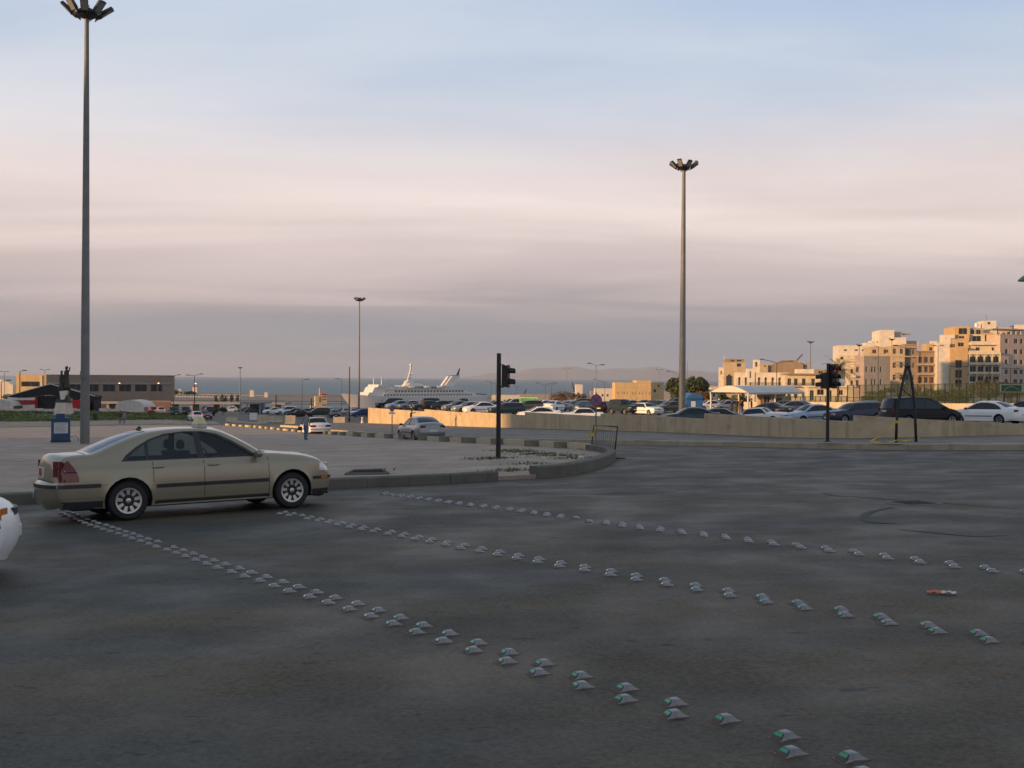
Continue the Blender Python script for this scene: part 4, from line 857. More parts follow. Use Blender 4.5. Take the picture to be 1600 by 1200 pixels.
# ------------------------------------------------------------------ road studs
mat('stud_metal', (0.24, 0.26, 0.275), 0.40, 0.45, var=0.25, scale=25); mat('stud_front', (0.075, 0.062, 0.05), 0.6, var=0.3, scale=40); mat('stud_green', (0.015, 0.30, 0.13), 0.2, var=0.2, scale=60, coat=0.6); mat('stud_rust', (0.16, 0.085, 0.05), 0.85, var=0.35, scale=30)
def stud_meshes():
    b = MB(); ring = lambda sx, sy, z: [(-sx, -sy, z), (sx, -sy, z), (sx, sy, z), (-sx, sy, z)]
    r8 = lambda sx, sy, z, k: [(-sx, -sy, z), (0, -sy * k, z), (sx, -sy, z), (sx * (k + 1) / 2, 0, z), (sx, sy, z), (0, sy * k, z), (-sx, sy, z), (-sx * (k + 1) / 2, 0, z)]
    rs = [r8(0.098, 0.075, -0.004, 0.72), r8(0.098, 0.075, 0.003, 0.72), r8(0.070, 0.056, 0.010, 0.80), r8(0.050, 0.048, 0.024, 0.90), r8(0.037, 0.043, 0.036, 1.0), r8(0.026, 0.034, 0.039, 1.0)]; V = [p for r in rs for p in r]
    b.add(V, [(8 * i + j, 8 * i + (j + 1) % 8, 8 * i + 8 + (j + 1) % 8, 8 * i + 8 + j) for i in range(len(rs) - 1) for j in range(8)] + [tuple(8 * (len(rs) - 1) + j for j in range(8))])
    g = MB(); g.add([(-0.071, -0.044, 0.0205), (-0.071, 0.044, 0.0205), (-0.048, 0.040, 0.0345), (-0.048, -0.040, 0.0345), (-0.058, -0.036, 0.012), (-0.058, 0.036, 0.012), (-0.036, 0.034, 0.031), (-0.036, -0.034, 0.031)], [(0, 1, 2, 3), (7, 6, 5, 4), (0, 4, 5, 1), (1, 5, 6, 2), (2, 6, 7, 3), (3, 7, 4, 0)])
    p = MB(); p.add(ring(0.112, 0.080, 0.0) + ring(0.106, 0.075, 0.003), [(4, 5, 6, 7), (0, 1, 5, 4), (1, 2, 6, 5), (2, 3, 7, 6), (3, 0, 4, 7)])
    q = MB(); q.add([(-0.0905, -0.066, 0.0062), (-0.0905, 0.066, 0.0062), (-0.0395, 0.042, 0.0362), (-0.0395, -0.042, 0.0362), (-0.07, -0.05, 0.009), (-0.07, 0.05, 0.009), (-0.037, 0.04, 0.033), (-0.037, -0.04, 0.033)], [(0, 1, 2, 3), (7, 6, 5, 4), (0, 4, 5, 1), (1, 5, 6, 2), (2, 6, 7, 3), (3, 7, 4, 0)])
    global sf_; sf_ = q.mesh('stud_front', False, ['stud_front'])
    return b.mesh('stud_body', 'auto', ['stud_metal']), g.mesh('stud_reflector', False, ['stud_green']), p.mesh('stud_pad', False, ['stud_rust'])
sb_, sg_, sp_ = stud_meshes()
SROWS = [([(108, 802), (150, 817), (240, 846), (345, 881), (450, 914), (560, 946), (674, 983), (768, 1013), (880, 1049), (1010, 1088), (1165, 1136), (1260, 1163), (1350, 1191), (1500, 1238)], 'grey metal road stud with green reflector in the double row that the taxi is crossing', 'studs of the row under the taxi'),
         ([(445, 801), (505, 813), (570, 825), (655, 840), (738, 856), (838, 874), (948, 893), (1079, 915), (1237, 942), (1356, 962), (1487, 985), (1570, 999), (1700, 1020)], 'grey road stud with green reflector in the row starting at the taxi front wheel', 'studs of the middle row'),
         ([(603, 771), (660, 779), (730, 788), (800, 796), (900, 810), (985, 822), (1083, 833), (1195, 847), (1319, 861), (1461, 879), (1580, 893), (1700, 905)], 'small road stud with green reflector in the double row starting beside the plaza kerb', 'studs of the row next to the plaza')]
for (pts, lb, gp), shd in zip(SROWS, (22, 8, -12)):
    P = resample([xy(G(*q)) for q in pts], 0.405)
    for i, q in enumerate(P):
        for k, off in enumerate(((0, 0), (-0.03, -0.235))):
            if rnd.random() < 0.012: continue
            c = Vector((q.x + off[0] + rnd.uniform(-0.012, 0.012), q.y + off[1] + rnd.uniform(-0.012, 0.012), 0))
            if rnd.random() < 0.02 and c.y > 9: continue
            o = empty('road_stud', M=ground_matrix(c, shd + rnd.uniform(-5, 5)) @ Matrix.Diagonal((0.72, 0.66, 0.92, 1))); tag(o, lb, 'road stud', gp)
            obj('body', sb_, None, o); obj('reflector', sg_, None, o); obj('front_face', sf_, None, o)
            pd = obj('base_pad', sp_, None, o); pd.location.z = 0.001

# ------------------------------------------------------------------ things lying in the road
mat('cast_iron', (0.035, 0.033, 0.031), 0.6, 0.5, var=0.3, scale=8, bump=0.4, bscale=20)
p = G(1428, 786); o = empty('manhole', M=ground_matrix(p, 10)); tag(o, 'round dark iron manhole cover let into the road', 'manhole')
mb = MB(); mb.lathe([(0.46, -0.02), (0.46, 0.006), (0.40, 0.008), (0.40, 0.004)], 28, cap=False); part('ring', mb, 'kerb_front', o)
mb = MB(); mb.lathe([(0.395, -0.02), (0.395, 0.006), (0.0, 0.009)], 28, cap=False); part('cover', mb, 'cast_iron', o)
for i in range(5):
    mb = MB(); mb.box((0, -0.24 + i * 0.12, 0.011), (0.5, 0.03, 0.008)); part('rib', mb, 'cast_iron', o)
poly = [G(832, 771), G(960, 756), G(1100, 758.5), G(1105, 762), G(1010, 772), G(860, 773)]
o = sheet('asphalt_repair', [xy(q) for q in poly], H, 0.004, 'asphalt_patch')
# tyre marks curving round the manhole
mat('tyre_mark', (0.035, 0.036, 0.034), 0.8, var=0.2, scale=4)
def ribbon(name, pix, width, m, off=0.006, f=H):
    P = smooth_path([xy(G(*q)) for q in pix], 8); mb = MB(); V = []
    for i, q in enumerate(P):
        d = (P[min(i + 1, len(P) - 1)] - P[max(i - 1, 0)]).normalized(); n_ = Vector((-d.y, d.x)) * width / 2 * (0.4 + 0.6 * math.sin(math.pi * i / (len(P) - 1)))
        for s_ in (-1, 1): e = q + n_ * s_; V.append((e.x, e.y, f(e.x, e.y) + off))
    mb.add(V, [(2 * i, 2 * i + 1, 2 * i + 3, 2 * i + 2) for i in range(len(P) - 1)]); o = obj(name, mb.mesh(name), m); o['kind'] = 'structure'
ribbon('tyre_mark', [(1395, 793), (1365, 799), (1350, 807), (1360, 816), (1400, 818)], 0.13, 'tyre_mark'); ribbon('tyre_mark', [(1285, 770), (1305, 775), (1345, 777), (1400, 781), (1480, 787), (1590, 795)], 0.07, 'tyre_mark'); ribbon('tyre_mark', [(1400, 827), (1450, 832), (1520, 838), (1580, 836)], 0.05, 'tyre_mark')
for q in ([(1080, 765), (1240, 752), (1400, 738), (1560, 729)], [(0, 845), (180, 828), (420, 802), (640, 782), (830, 765)], [(40, 862), (300, 838), (700, 800), (1000, 779)]): pass
# crumpled orange and white wrapper
mat('wrap_orange', (0.55, 0.16, 0.07), 0.6, var=0.2, scale=20); mat('wrap_white', (0.6, 0.57, 0.53), 0.6, var=0.2, scale=20)
p = G(1471, 929); o = empty('litter_wrapper', M=ground_matrix(p, 160)); tag(o, 'crumpled orange and white paper wrapper lying on the road', 'litter')
r5 = random.Random(3)
for nm, x0, m in (('orange_fold', -0.06, 'wrap_white'), ('white_fold', 0.06, 'wrap_orange')):
    mb = MB(); V = []
    for i in range(5):
        for j in range(5): V.append((x0 - 0.06 + i * 0.03, -0.04 + j * 0.02, 0.004 + 0.022 * abs(math.sin(i * 2.1 + j * 1.7)) + r5.uniform(0, 0.012)))
    mb.add(V, [(i * 5 + j, i * 5 + j + 1, i * 5 + j + 6, i * 5 + j + 5) for i in range(4) for j in range(4)]); part(nm, mb, m, o)
# drain opening in the plaza behind the front kerb
c = [G(540, 742, H, PLZ), G(607, 741, H, PLZ), G(597, 735.5, H, PLZ), G(553, 736.5, H, PLZ)]
o = empty('drain', ((c[0] + c[2]) / 2)); tag(o, 'dark iron drain grating set into the plaza beside the kerb', 'drain'); cc = Vector(o.location)
mb = MB(); mb.add([tuple(Vector((q.x, q.y, H(q.x, q.y) + PLZ + 0.004)) - cc) for q in c], [(0, 1, 2, 3)]); part('pit_shade', mb, 'under', o)  # flat black sheet stands in for the shade down the drain
for i in range(7):
    t0 = i / 6; a = c[0].lerp(c[3], t0); b_ = c[1].lerp(c[2], t0); mb = MB(); mb.tube([Vector((a.x, a.y, H(a.x, a.y) + PLZ + 0.02)) - cc, Vector((b_.x, b_.y, H(b_.x, b_.y) + PLZ + 0.02)) - cc], 0.025, 4); part('bar', mb, 'cast_iron', o)
for (a, b_) in ((c[0], c[1]), (c[3], c[2]), (c[0], c[3]), (c[1], c[2])):
    mb = MB(); mb.tube([Vector((a.x, a.y, H(a.x, a.y) + PLZ + 0.015)) - cc, Vector((b_.x, b_.y, H(b_.x, b_.y) + PLZ + 0.015)) - cc], 0.045, 4); part('frame', mb, 'kerb_front', o)

# ------------------------------------------------------------------ traffic lights
mat('lens_red_lit', (0.5, 0.02, 0.02), 0.3, var=0, emit=(1.0, 0.06, 0.05), estr=1.3); mat('lens_dark', (0.03, 0.025, 0.02), 0.15, var=0.1)
def signal_head(root, n, loc, rz, lit=None, sz=0.29):
    """n lamp housings facing local +x"""
    h = n * sz; o = empty('signal_head'); o.parent = root; o.location = loc; o.rotation_euler = (0, 0, rz)
    mb = MB(); mb.box((-0.09, 0, 0), (0.18, 0.30, h)); mb.box((-0.19, 0, 0), (0.03, 0.24, h * 0.96)); mb.box((0.006, 0, 0), (0.02, 0.34, h + 0.04)); part('housing', mb, 'black_paint', o)
    for i in range(n):
        z = h / 2 - sz * (i + 0.5); mb = MB(); M_ = Matrix.Rotation(R(90), 3, 'Y'); mb.lathe([(0.0, 0.028), (0.06, 0.026), (0.095, 0.018), (0.10, 0.016)], 16, M_, (0, 0, z), cap=False); part('lens', mb, 'lens_red_lit' if lit == i else 'lens_dark', o, True)
        mb = MB(); V = []; K_ = 12
        for (x, t0) in ((0.016, 0.0), (0.22, 0.35)):
            for rr in (0.115, 0.105):
                for j in range(K_ + 1):
                    a = R(-40) + t0 * 0.6 + (R(260) - 1.2 * t0) * j / K_; V.append((x, rr * math.cos(a), z + rr * math.sin(a) - (0.03 if x > 0.1 else 0)))
        q = K_ + 1; F = []
        for j in range(K_): F += [(j, j + 1, 2 * q + j + 1, 2 * q + j), (q + j, q + j + 1, 3 * q + j + 1, 3 * q + j), (2 * q + j, 2 * q + j + 1, 3 * q + j + 1, 3 * q + j)]
        mb.add(V, F); part('visor', mb, 'black_paint', o)
    return o
def brackets(root, x, y, z0, z1, dx, dy):
    for z, s_ in ((z1, 1), (z0, -1)):
        mb = MB(); mb.tube([(0, 0, z), (dx * 0.6, dy * 0.6, z), (dx, dy, z - 0.05 * s_), (dx, dy, z - 0.12 * s_)], 0.022, 6); part('bracket', mb, 'black_paint', root)
p = G(778.5, 716.5, H, PLZ); hgt = (at(781, 552, p.y).z - p.z)
r = empty('traffic_light', (p.x, p.y, p.z)); tag(r, 'black pole with a two lamp signal turned sideways on the plaza tip', 'traffic light')
mb = MB(); mb.lathe([(0.082, -0.15), (0.082, 0.02), (0.078, 0.9), (0.072, hgt)], 14); part('pole', mb, 'black_paint', r, 'auto'); mb = MB(); mb.lathe([(0.16, -0.05), (0.16, 0.012), (0.1, 0.03)], 12); part('base_plate', mb, 'black_paint', r)
zc = at(795, 588, p.y).z - p.z; signal_head(r, 2, (0.32, -0.02, zc), R(-12), None, 0.36); brackets(r, 0, 0, zc - 0.36, zc + 0.38, 0.24, 0)
p = G(1293, 689.5, WALK); p.z = WALK(p.x, p.y); hgt = at(1294.5, 568, p.y).z - p.z
r = empty('traffic_light', (p.x, p.y, p.z)); tag(r, 'black pole with two signals, one showing red, standing on the far pavement', 'traffic light')
mb = MB(); mb.lathe([(0.07, -0.15), (0.07, 0.02), (0.066, 0.9), (0.062, hgt)], 14); part('pole', mb, 'black_paint', r, 'auto'); mb = MB(); mb.lathe([(0.14, -0.05), (0.14, 0.012), (0.09, 0.03)], 12); part('base_plate', mb, 'black_paint', r)
zc = at(1304, 588, p.y).z - p.z; signal_head(r, 3, (0.25, -0.03, zc), R(-50), 0, 0.31); brackets(r, 0, 0, zc - 0.44, zc + 0.46, 0.20, 0)
zc = at(1283, 595, p.y).z - p.z; signal_head(r, 2, (-0.25, 0.02, zc), R(172), None, 0.31); brackets(r, 0, 0, zc - 0.3, zc + 0.32, -0.19, 0)

# two bent poles leaning together, with warning tape
a0, a1 = G(1400, 690.5, WALK), G(1431.5, 690, WALK); D_ = a0.y; A = lambda x, y: at(x, y, D_ + 0.15)
r = empty('leaning_poles', (a0.x, a0.y, a0.z)); tag(r, 'pair of bent dark poles leaning together in front of the black minivan', 'poles'); o_ = Vector(r.location)
for pl in ([(1400, 691), (1401, 660), (1404, 628), (1410, 600), (1416, 573)], [(1431.5, 690.5), (1430, 655), (1428, 622), (1425, 597), (1420, 573)]):
    P = [A(*q) - o_ for q in pl]; P[0].z = min(P[0].z, 0.0) - 0.03; mb = MB(); mb.tube([Vector((q[0], q[1])).to_3d() if False else q for q in [Vector(v) for v in P]], 0.055, 8); part('pole', mb, 'dark_steel', r, True)
mb = MB(); mb.tube([A(1410, 608) - o_, A(1425, 621) - o_], 0.022, 6); part('strut', mb, 'dark_steel', r); mb = MB(); mb.tube([A(1414, 573) - o_, A(1422, 572.5) - o_], 0.06, 8); part('cap', mb, 'dark_steel', r)
mat('tape_yellow', (0.62, 0.42, 0.02), 0.5, var=0.15, scale=5)
mb = MB(); mb.lathe([(0.066, -0.05), (0.068, 0.05)], 10, c=A(1401, 659) - o_ ); part('tape_wrap', mb, 'tape_yellow', r)
def tape(name, pts, label, wd=0.05):
    c0 = pts[0]; o = empty(name, c0); tag(o, label, 'tape'); mb = MB(); V = []; K_ = 14
    P = []
    for a, b_ in zip(pts[:-1], pts[1:]):
        for i in range(K_): t = i / K_; q = a.lerp(b_, t); q = q + Vector((0, -0.02, -0.10 * math.sin(math.pi * t) * (b_ - a).length / 2)); P.append(q)
    P.append(pts[-1])
    for i, q in enumerate(P):
        tw = 0.5 * math.sin(i * 0.7); z = wd / 2 * math.cos(tw); y = wd / 2 * math.sin(tw); V += [tuple(q + Vector((0, -y, -z)) - c0), tuple(q + Vector((0, y, z)) - c0)]
    mb.add(V, [(2 * i, 2 * i + 1, 2 * i + 3, 2 * i + 2) for i in range(len(P) - 1)]); part('ribbon', mb, 'tape_yellow', o)
t0 = A(1400, 659); t1 = G(1357, 692, WALK); t2 = A(1400, 690); t3 = A(1437, 684)
for q in (t1,): q.z += 0.03
tape('warning_tape', [t0, t1], 'yellow warning tape running down from the leaning pole to the kerb', 0.045); tape('warning_tape', [t1 + Vector((0.1, 0, 0.02)), t2 + Vector((0, -0.08, 0.06)), t3], 'yellow warning tape trailing between the feet of the leaning poles', 0.04)

# ------------------------------------------------------------------ crowd barrier leaning at the tip of the plaza
bl, br_ = G(923.5, 703.5), G(962, 716.5); Db = (bl.y + br_.y) / 2
def B(x, y, t): return at(x, y, bl.y + (br_.y - bl.y) * t)
r = empty('steel_barrier', (br_.x, br_.y, H(br_.x, br_.y))); tag(r, 'tilted dark steel railing panel at the tip of the plaza kerb', 'barrier'); o_ = Vector(r.location)
cs = dict(tl=B(928, 664, 0) - o_, tr=B(965, 667, 1) - o_, bl=B(923.5, 703.5, 0) - o_, br=B(960, 710, 1) - o_)
for nm, a, b_, rad in (('side_post', 'tl', 'bl', 0.024), ('side_post', 'tr', 'br', 0.024), ('top_rail', 'tl', 'tr', 0.022), ('bottom_rail', 'bl', 'br', 0.02)):
    mb = MB(); mb.tube([cs[a], cs[b_]], rad, 8); part(nm, mb, 'dark_steel', r, True)
m0, m1 = cs['tl'].lerp(cs['bl'], 0.17), cs['tr'].lerp(cs['br'], 0.17); mb = MB(); mb.tube([m0, m1], 0.012, 6); part('second_rail', mb, 'dark_steel', r)
for i in range(1, 12):
    t = i / 12; mb = MB(); mb.tube([m0.lerp(m1, t), cs['bl'].lerp(cs['br'], t)], 0.011, 5); part('bar', mb, 'galvanised', r)
mb = MB(); mb.tube([cs['br'], Vector((cs['br'].x + 0.02, cs['br'].y, -0.02))], 0.022, 6); mb.tube([(-0.35, 0.2, 0.02), (0.30, -0.35, 0.02)], 0.022, 6); part('foot', mb, 'dark_steel', r)
mb = MB(); mb.tube([cs['bl'], Vector((cs['bl'].x, cs['bl'].y, H(bl.x, bl.y) - o_.z + 0.29))], 0.022, 6); part('foot', mb, 'dark_steel', r)
t0 = B(928, 668, 0); o = empty('tape_scrap', t0); tag(o, 'torn scrap of yellow tape fluttering from the steel railing panel', 'tape')
mb = MB(); V = []
for i, (x, y, w_) in enumerate([(929, 662, 3), (929, 671, 3.5), (927, 677, 3), (922, 681, 4), (917, 679, 3), (914, 680, 1)]): V += [tuple(B(x, y - w_ / 2, 0) - t0 + Vector((0, -0.05 * (i % 2) - 0.03, 0))), tuple(B(x + 2, y + w_ / 2, 0) - t0 + Vector((0, -0.05, 0)))]
mb.add(V, [(2 * i, 2 * i + 1, 2 * i + 3, 2 * i + 2) for i in range(5)]); part('ribbon', mb, 'tape_yellow', o)

# ------------------------------------------------------------------ round signs
mat('sign_red', (0.42, 0.03, 0.035), 0.4, var=0.08); mat('sign_blue', (0.10, 0.16, 0.34), 0.4, var=0.08); mat('sign_grey', (0.28, 0.28, 0.27), 0.5, var=0.1)
def round_sign(name, label, base, top_z, c_z, rad, rz, plate=None):
    r = empty(name, base); tag(r, label, 'road sign'); mb = MB(); mb.lathe([(0.035, -0.2), (0.035, top_z)], 10); part('post', mb, 'galvanised', r, 'auto')
    o = empty('disc'); o.parent = r; o.location = (0, -0.045, c_z); o.rotation_euler = (0, 0, rz); F_ = Matrix.Rotation(R(90), 3, 'X')
    mb = MB(); mb.lathe([(rad, -0.012), (rad, 0.008), (rad * 0.82, 0.010), (rad * 0.80, 0.004)], 28, F_, cap=False); mb.lathe([(0.0, -0.013), (rad, -0.012)], 28, F_, cap=False); part('red_rim', mb, 'sign_red', o)
    mb = MB(); mb.lathe([(0, 0.005), (rad * 0.82, 0.005)], 28, F_, cap=False); part('blue_face', mb, 'sign_blue', o)
    for a in (45, -45):
        mb = MB(); mb.box((0, -0.011, 0), (rad * 1.5, 0.006, rad * 0.2), M=Matrix.Rotation(R(a), 3, 'Y')); part('red_bar', mb, 'sign_red', o)
    mb = MB(); mb.box((0, 0.02, 0), (0.1, 0.03, 0.12)); part('clamp', mb, 'galvanised', o)
    if plate: mb = MB(); mb.box((0, -0.045, plate[0]), (plate[1], 0.01, plate[2])); part('plate', mb, 'white_paint', r)
p = G(931, 686, WALK); p.z = WALK(p.x, p.y); round_sign('no_stopping_sign', 'round red and blue no stopping sign on a tall grey post before the parapet', p, at(930, 613, p.y).z - p.z, at(930, 625.5, p.y).z - p.z, 9.3 * p.y / FPX, 0.15)
p = G(612.5, 677, WALK); p.z = WALK(p.x, p.y); round_sign('no_stopping_sign', 'round dark sign with a small white plate on a post near the silver saloon', p, at(612, 632, p.y).z - p.z, at(612, 638, p.y).z - p.z, 5.2 * p.y / FPX, 0.9, (at(612, 645.5, p.y).z - p.z, 0.45, 0.14))

# ------------------------------------------------------------------ light masts and street lamps
def floodlight(lit=False):
    a = MB(); a.add([(0, -0.30, -0.16), (0.62, -0.34, -0.12), (0.62, 0.34, -0.12), (0, 0.30, -0.16), (0.04, -0.24, 0.14), (0.60, -0.28, 0.10), (0.60, 0.28, 0.10), (0.04, 0.24, 0.14)], [(3, 2, 1, 0), (4, 5, 6, 7), (0, 1, 5, 4), (1, 2, 6, 5), (2, 3, 7, 6), (3, 0, 4, 7)])
    l = MB(); l.add([(0.05, -0.26, -0.163), (0.57, -0.29, -0.128), (0.57, 0.29, -0.128), (0.05, 0.26, -0.163)], [(0, 1, 2, 3)])
    y = MB(); y.tube([(-0.25, 0, -0.12), (0.05, -0.33, -0.04), (0.25, -0.34, 0)], 0.03, 5); y.tube([(-0.25, 0, -0.12), (0.05, 0.33, -0.04), (0.25, 0.34, 0)], 0.03, 5)
    return a.mesh('floodlight', False, ['dark_lamp']), l.mesh('lens', False, ['lens_grey']), y.mesh('yoke', False, ['dark_steel'])
FL = floodlight()
def high_mast(name, base, h, label, r0=0.2, n=8, k=1.0, group='tall light masts'):
    r = empty(name, base); tag(r, label, 'light mast', group)
    mb = MB(); mb.lathe([(r0 * 1.25, -0.3), (r0 * 1.25, 0.02), (r0, 0.05), (r0 * 0.82, h * 0.4), (r0 * 0.80, h * 0.4 + 0.02), (r0 * 0.62, h * 0.75), (r0 * 0.45, h)], 16); part('pole', mb, 'galvanised', r, 'auto')
    mb = MB(); mb.lathe([(r0 * 0.4, h - 0.30), (0.50 * k, h - 0.14), (0.58 * k, h + 0.0), (0.54 * k, h + 0.16), (0.30 * k, h + 0.30), (0.02, h + 0.36)], 20); part('head_ring', mb, 'dark_steel', r, 'auto')
    for i in range(n):
        a = 2 * math.pi * (i + 0.35) / n; f_ = obj('floodlight', FL[0], None, r, (0.74 * k * math.cos(a), 0.74 * k * math.sin(a), h + 0.02)); f_.rotation_euler = (0, R(-34 - 8 * (i % 3)), a); f_.scale = (k * 1.25, k * 0.66, k * 0.85)
        obj('lens', FL[1], None, f_); obj('yoke', FL[2], None, f_)
    return r
p = onground(133, 60); p.z += PLZ; hm = at(139, 22, p.y).z - p.z; q = high_mast('light_mast', p, hm, 'tall grey light mast with floodlight ring standing on the plaza behind the taxi', 0.26, k=1.0)
mb = MB(); mb.box((0, -0.24, 0), (0.34, 0.12, 0.42)); o = part('service_hatch', mb, 'galvanised', q); o.location.z = at(133, 586, p.y).z - p.z
p = onlot(1066, 100); high_mast('light_mast', p, at(1060, 262, p.y).z - p.z, 'tall light mast rising from the upper car park behind the dark teal saloon', 0.34)
p = onground(561, 236); high_mast('light_mast', p, at(561, 469, p.y).z - p.z, 'slim light mast in the lower car park in front of the ship bow', 0.24)
p = onground(375, 600); high_mast('light_mast', p, at(374.5, 575, p.y).z - p.z, 'distant light mast near the harbour wall left of the small tug', 0.4)
p = onground(1266, 380, H); high_mast('light_mast', p, at(1265, 535, p.y).z - p.z, 'dark light mast standing in front of the old arcaded houses', 0.28, n=5)
p = onground(1342, 330, H); high_mast('light_mast', p, at(1341, 540, p.y).z - p.z, 'light mast in front of the long white upper storey', 0.2, n=4, k=0.8)
p = onground(1393, 330, H); high_mast('light_mast', p, at(1393, 531, p.y).z - p.z, 'light mast in front of the square white stair tower', 0.2, n=4, k=0.8)
mat('lamp_lit', (0.9, 0.6, 0.25), 0.5, var=0, emit=(1.0, 0.55, 0.18), estr=4.0)
def street_lamp(px, D, py_top, arms, label, f=H, lit=False, arm=1.5, r0=0.09, cat='street lamp', name='street_lamp', m='dark_steel'):
    """arms: list of (angle in degrees, rise) for each arm"""
    p = onground(px, D, f); h = at(px, py_top, p.y).z - p.z; r = empty(name, p); tag(r, label, cat, 'street lamps')
    mb = MB(); mb.lathe([(r0 * 1.4, -0.3), (r0 * 1.4, 0.5), (r0, 0.55), (r0 * 0.7, h)], 8); part('pole', mb, m, r, 'auto')
    for a, rise in arms:
        c, s_ = math.cos(R(a)), math.sin(R(a)); mb = MB(); mb.tube([(0, 0, h - 0.05), (c * arm * 0.5, s_ * arm * 0.5, h + rise * 0.6), (c * arm, s_ * arm, h + rise)], 0.05, 6); ar = part('arm', mb, m, r)
        mb = MB(); M_ = Matrix.Rotation(R(a), 3, 'Z'); mb.box((c * (arm + 0.35), s_ * (arm + 0.35), h + rise + 0.05), (0.9, 0.32, 0.18), M=M_, taper=0.7); part('lamp_head', mb, 'lamp_lit' if lit else 'dark_lamp', ar)
    return r
street_lamp(931, 200, 571, [(170, 0.35), (-10, 0.1)], 'grey street lamp rising behind the no stopping sign', LOT, arm=0.9, m='galvanised')
street_lamp(945, 340, 597, [(175, 0.7)], 'street lamp with one long arm right of the no stopping sign', arm=3.0); street_lamp(852, 360, 602, [(180, 0.8), (0, 0.8)], 'street lamp with two arms right of the green billboard', arm=2.6); street_lamp(862, 420, 601, [(10, 0.6)], 'slim street lamp beside the two armed one', arm=1.8)
street_lamp(1060, 260, 585, [(175, 0.7)], 'street lamp with one arm beside the tall mast', arm=2.2, m='galvanised'); street_lamp(1073.5, 280, 565, [], 'plain pale pole in front of the round tree', m='galvanised', cat='pole', name='pole')
street_lamp(1213.5, 200, 567, [(172, 0.6), (5, 0.3)], 'street lamp rising above the shelter roof', LOT, arm=2.4)
street_lamp(1424, 160, 546, [(172, 0.55)], 'street lamp with one arm above the leaning poles', LOT, arm=2.0, m='galvanised'); street_lamp(1372, 250, 541, [], 'plain dark pole against the tan house wall', cat='pole', name='pole')
for px, tp, lb in ((1498, 573, 'street lamp with a level crossbar before the orange stair panel'), (1579, 576, 'street lamp with a level crossbar beside the green sign'), (1545, 571, 'street lamp with a level crossbar behind the spreading tree')): street_lamp(px, 205, tp, [(175, 0.02), (-5, 0.02)], lb, LOT, arm=0.9, r0=0.13)
street_lamp(1465.5, 240, 541, [(180, 0.1), (0, 0.1)], 'slender pale lamp post along the edge of the cream building', arm=0.5, m='galvanised')
street_lamp(304, 235, 587, [(10, 0.35), (190, 0.1)], 'street lamp with its arm to the right above the traffic queue', arm=1.1); street_lamp(271, 250, 588, [(10, 0.35), (190, 0.0)], 'street lamp with its arm to the right beyond the pale tents', arm=0.9)
street_lamp(472, 285, 594, [(8, 0.2)], 'street lamp above the white off-roader', arm=1.0); street_lamp(534, 285, 593, [(172, 0.2)], 'street lamp above the dark grey saloon by the bollards', arm=1.0)
street_lamp(546, 150, 573, [], 'plain grey pole without a lamp beside the end of the parapet', cat='pole', name='pole', r0=0.11); street_lamp(431.5, 225, 617, [], 'short dark post above the white saloon', cat='pole', name='pole', r0=0.13); street_lamp(486.5, 215, 622, [], 'short dark post beside the dark green minivan', cat='pole', name='pole', r0=0.13)
street_lamp(31, 205, 581, [(20, 0.25)], 'street lamp in front of the orange wall behind the tent', arm=0.5, r0=0.11); street_lamp(70, 330, 579, [(0, 0.3), (180, 0.3)], 'two armed street lamp above the flat harbour hall', arm=0.8); street_lamp(7, 330, 581, [(0, 0.1), (180, 0.1)], 'thin two armed lamp left of the harbour hall', arm=0.6); street_lamp(2, 190, 597, [(0, 0.3)], 'street lamp bending over the white marquee', arm=1.0)
for px, D, py, lb in ((186, 330, 599, 'lit orange street lamp in front of the harbour hall'), (247, 330, 599, 'lit orange lamp before the low trees by the sea'), (304.5, 300, 599.5, 'lit orange lamp beneath the armed street lamp'), (258, 420, 599.5, 'small lit lamp above the bushes by the sea')): street_lamp(px, D, py, [(-60, 0.0)], lb, lit=True, arm=0.3)
street_lamp(886, 420, 577, [(0, 0.1), (180, 0.1)], 'thin pale mast beyond the bare trees', m='galvanised', arm=0.7); street_lamp(1030, 420, 578, [(0, 0.1), (180, 0.1)], 'thin pale mast behind the sandstone block', m='galvanised', arm=0.7); street_lamp(807, 600, 604, [(0, 0.1), (180, 0.1)], 'thin lamp post near the harbour behind the traffic light', arm=0.8)
for px, py, lb in ((768, 598, 'lamp post on the quay left of the traffic light pole'), (775, 600, 'second lamp post on the quay beside the traffic light pole')): street_lamp(px, 450, py, [(175, 0.6)], lb, arm=2.0)

# lamp whose shade just enters the frame at the right edge
mat('lamp_green', (0.10, 0.20, 0.13), 0.5, var=0.15); p = onground(1660, 52, WALK); r = empty('street_lamp', p); tag(r, 'street lamp with a small green shade reaching in over the far pavement', 'street lamp', 'street lamps'); hq = at(1660, 442, p.y).z - p.z; aq = (1606 - 1660) * p.y / FPX
mb = MB(); mb.lathe([(0.12, -0.3), (0.12, 0.5), (0.08, 0.55), (0.06, hq)], 10); part('pole', mb, 'dark_steel', r, 'auto'); mb = MB(); mb.tube([(0, 0, hq - 0.1), (aq * 0.5, 0, hq + 0.35), (aq, 0, hq + 0.42)], 0.035, 6); ar = part('arm', mb, 'dark_steel', r)
mb = MB(); mb.lathe([(0.50, 0.0), (0.50, 0.05), (0.30, 0.24), (0.05, 0.34)], 18, c=(aq, 0, hq + 0.08)); part('lamp_shade', mb, 'lamp_green', ar, 'auto')

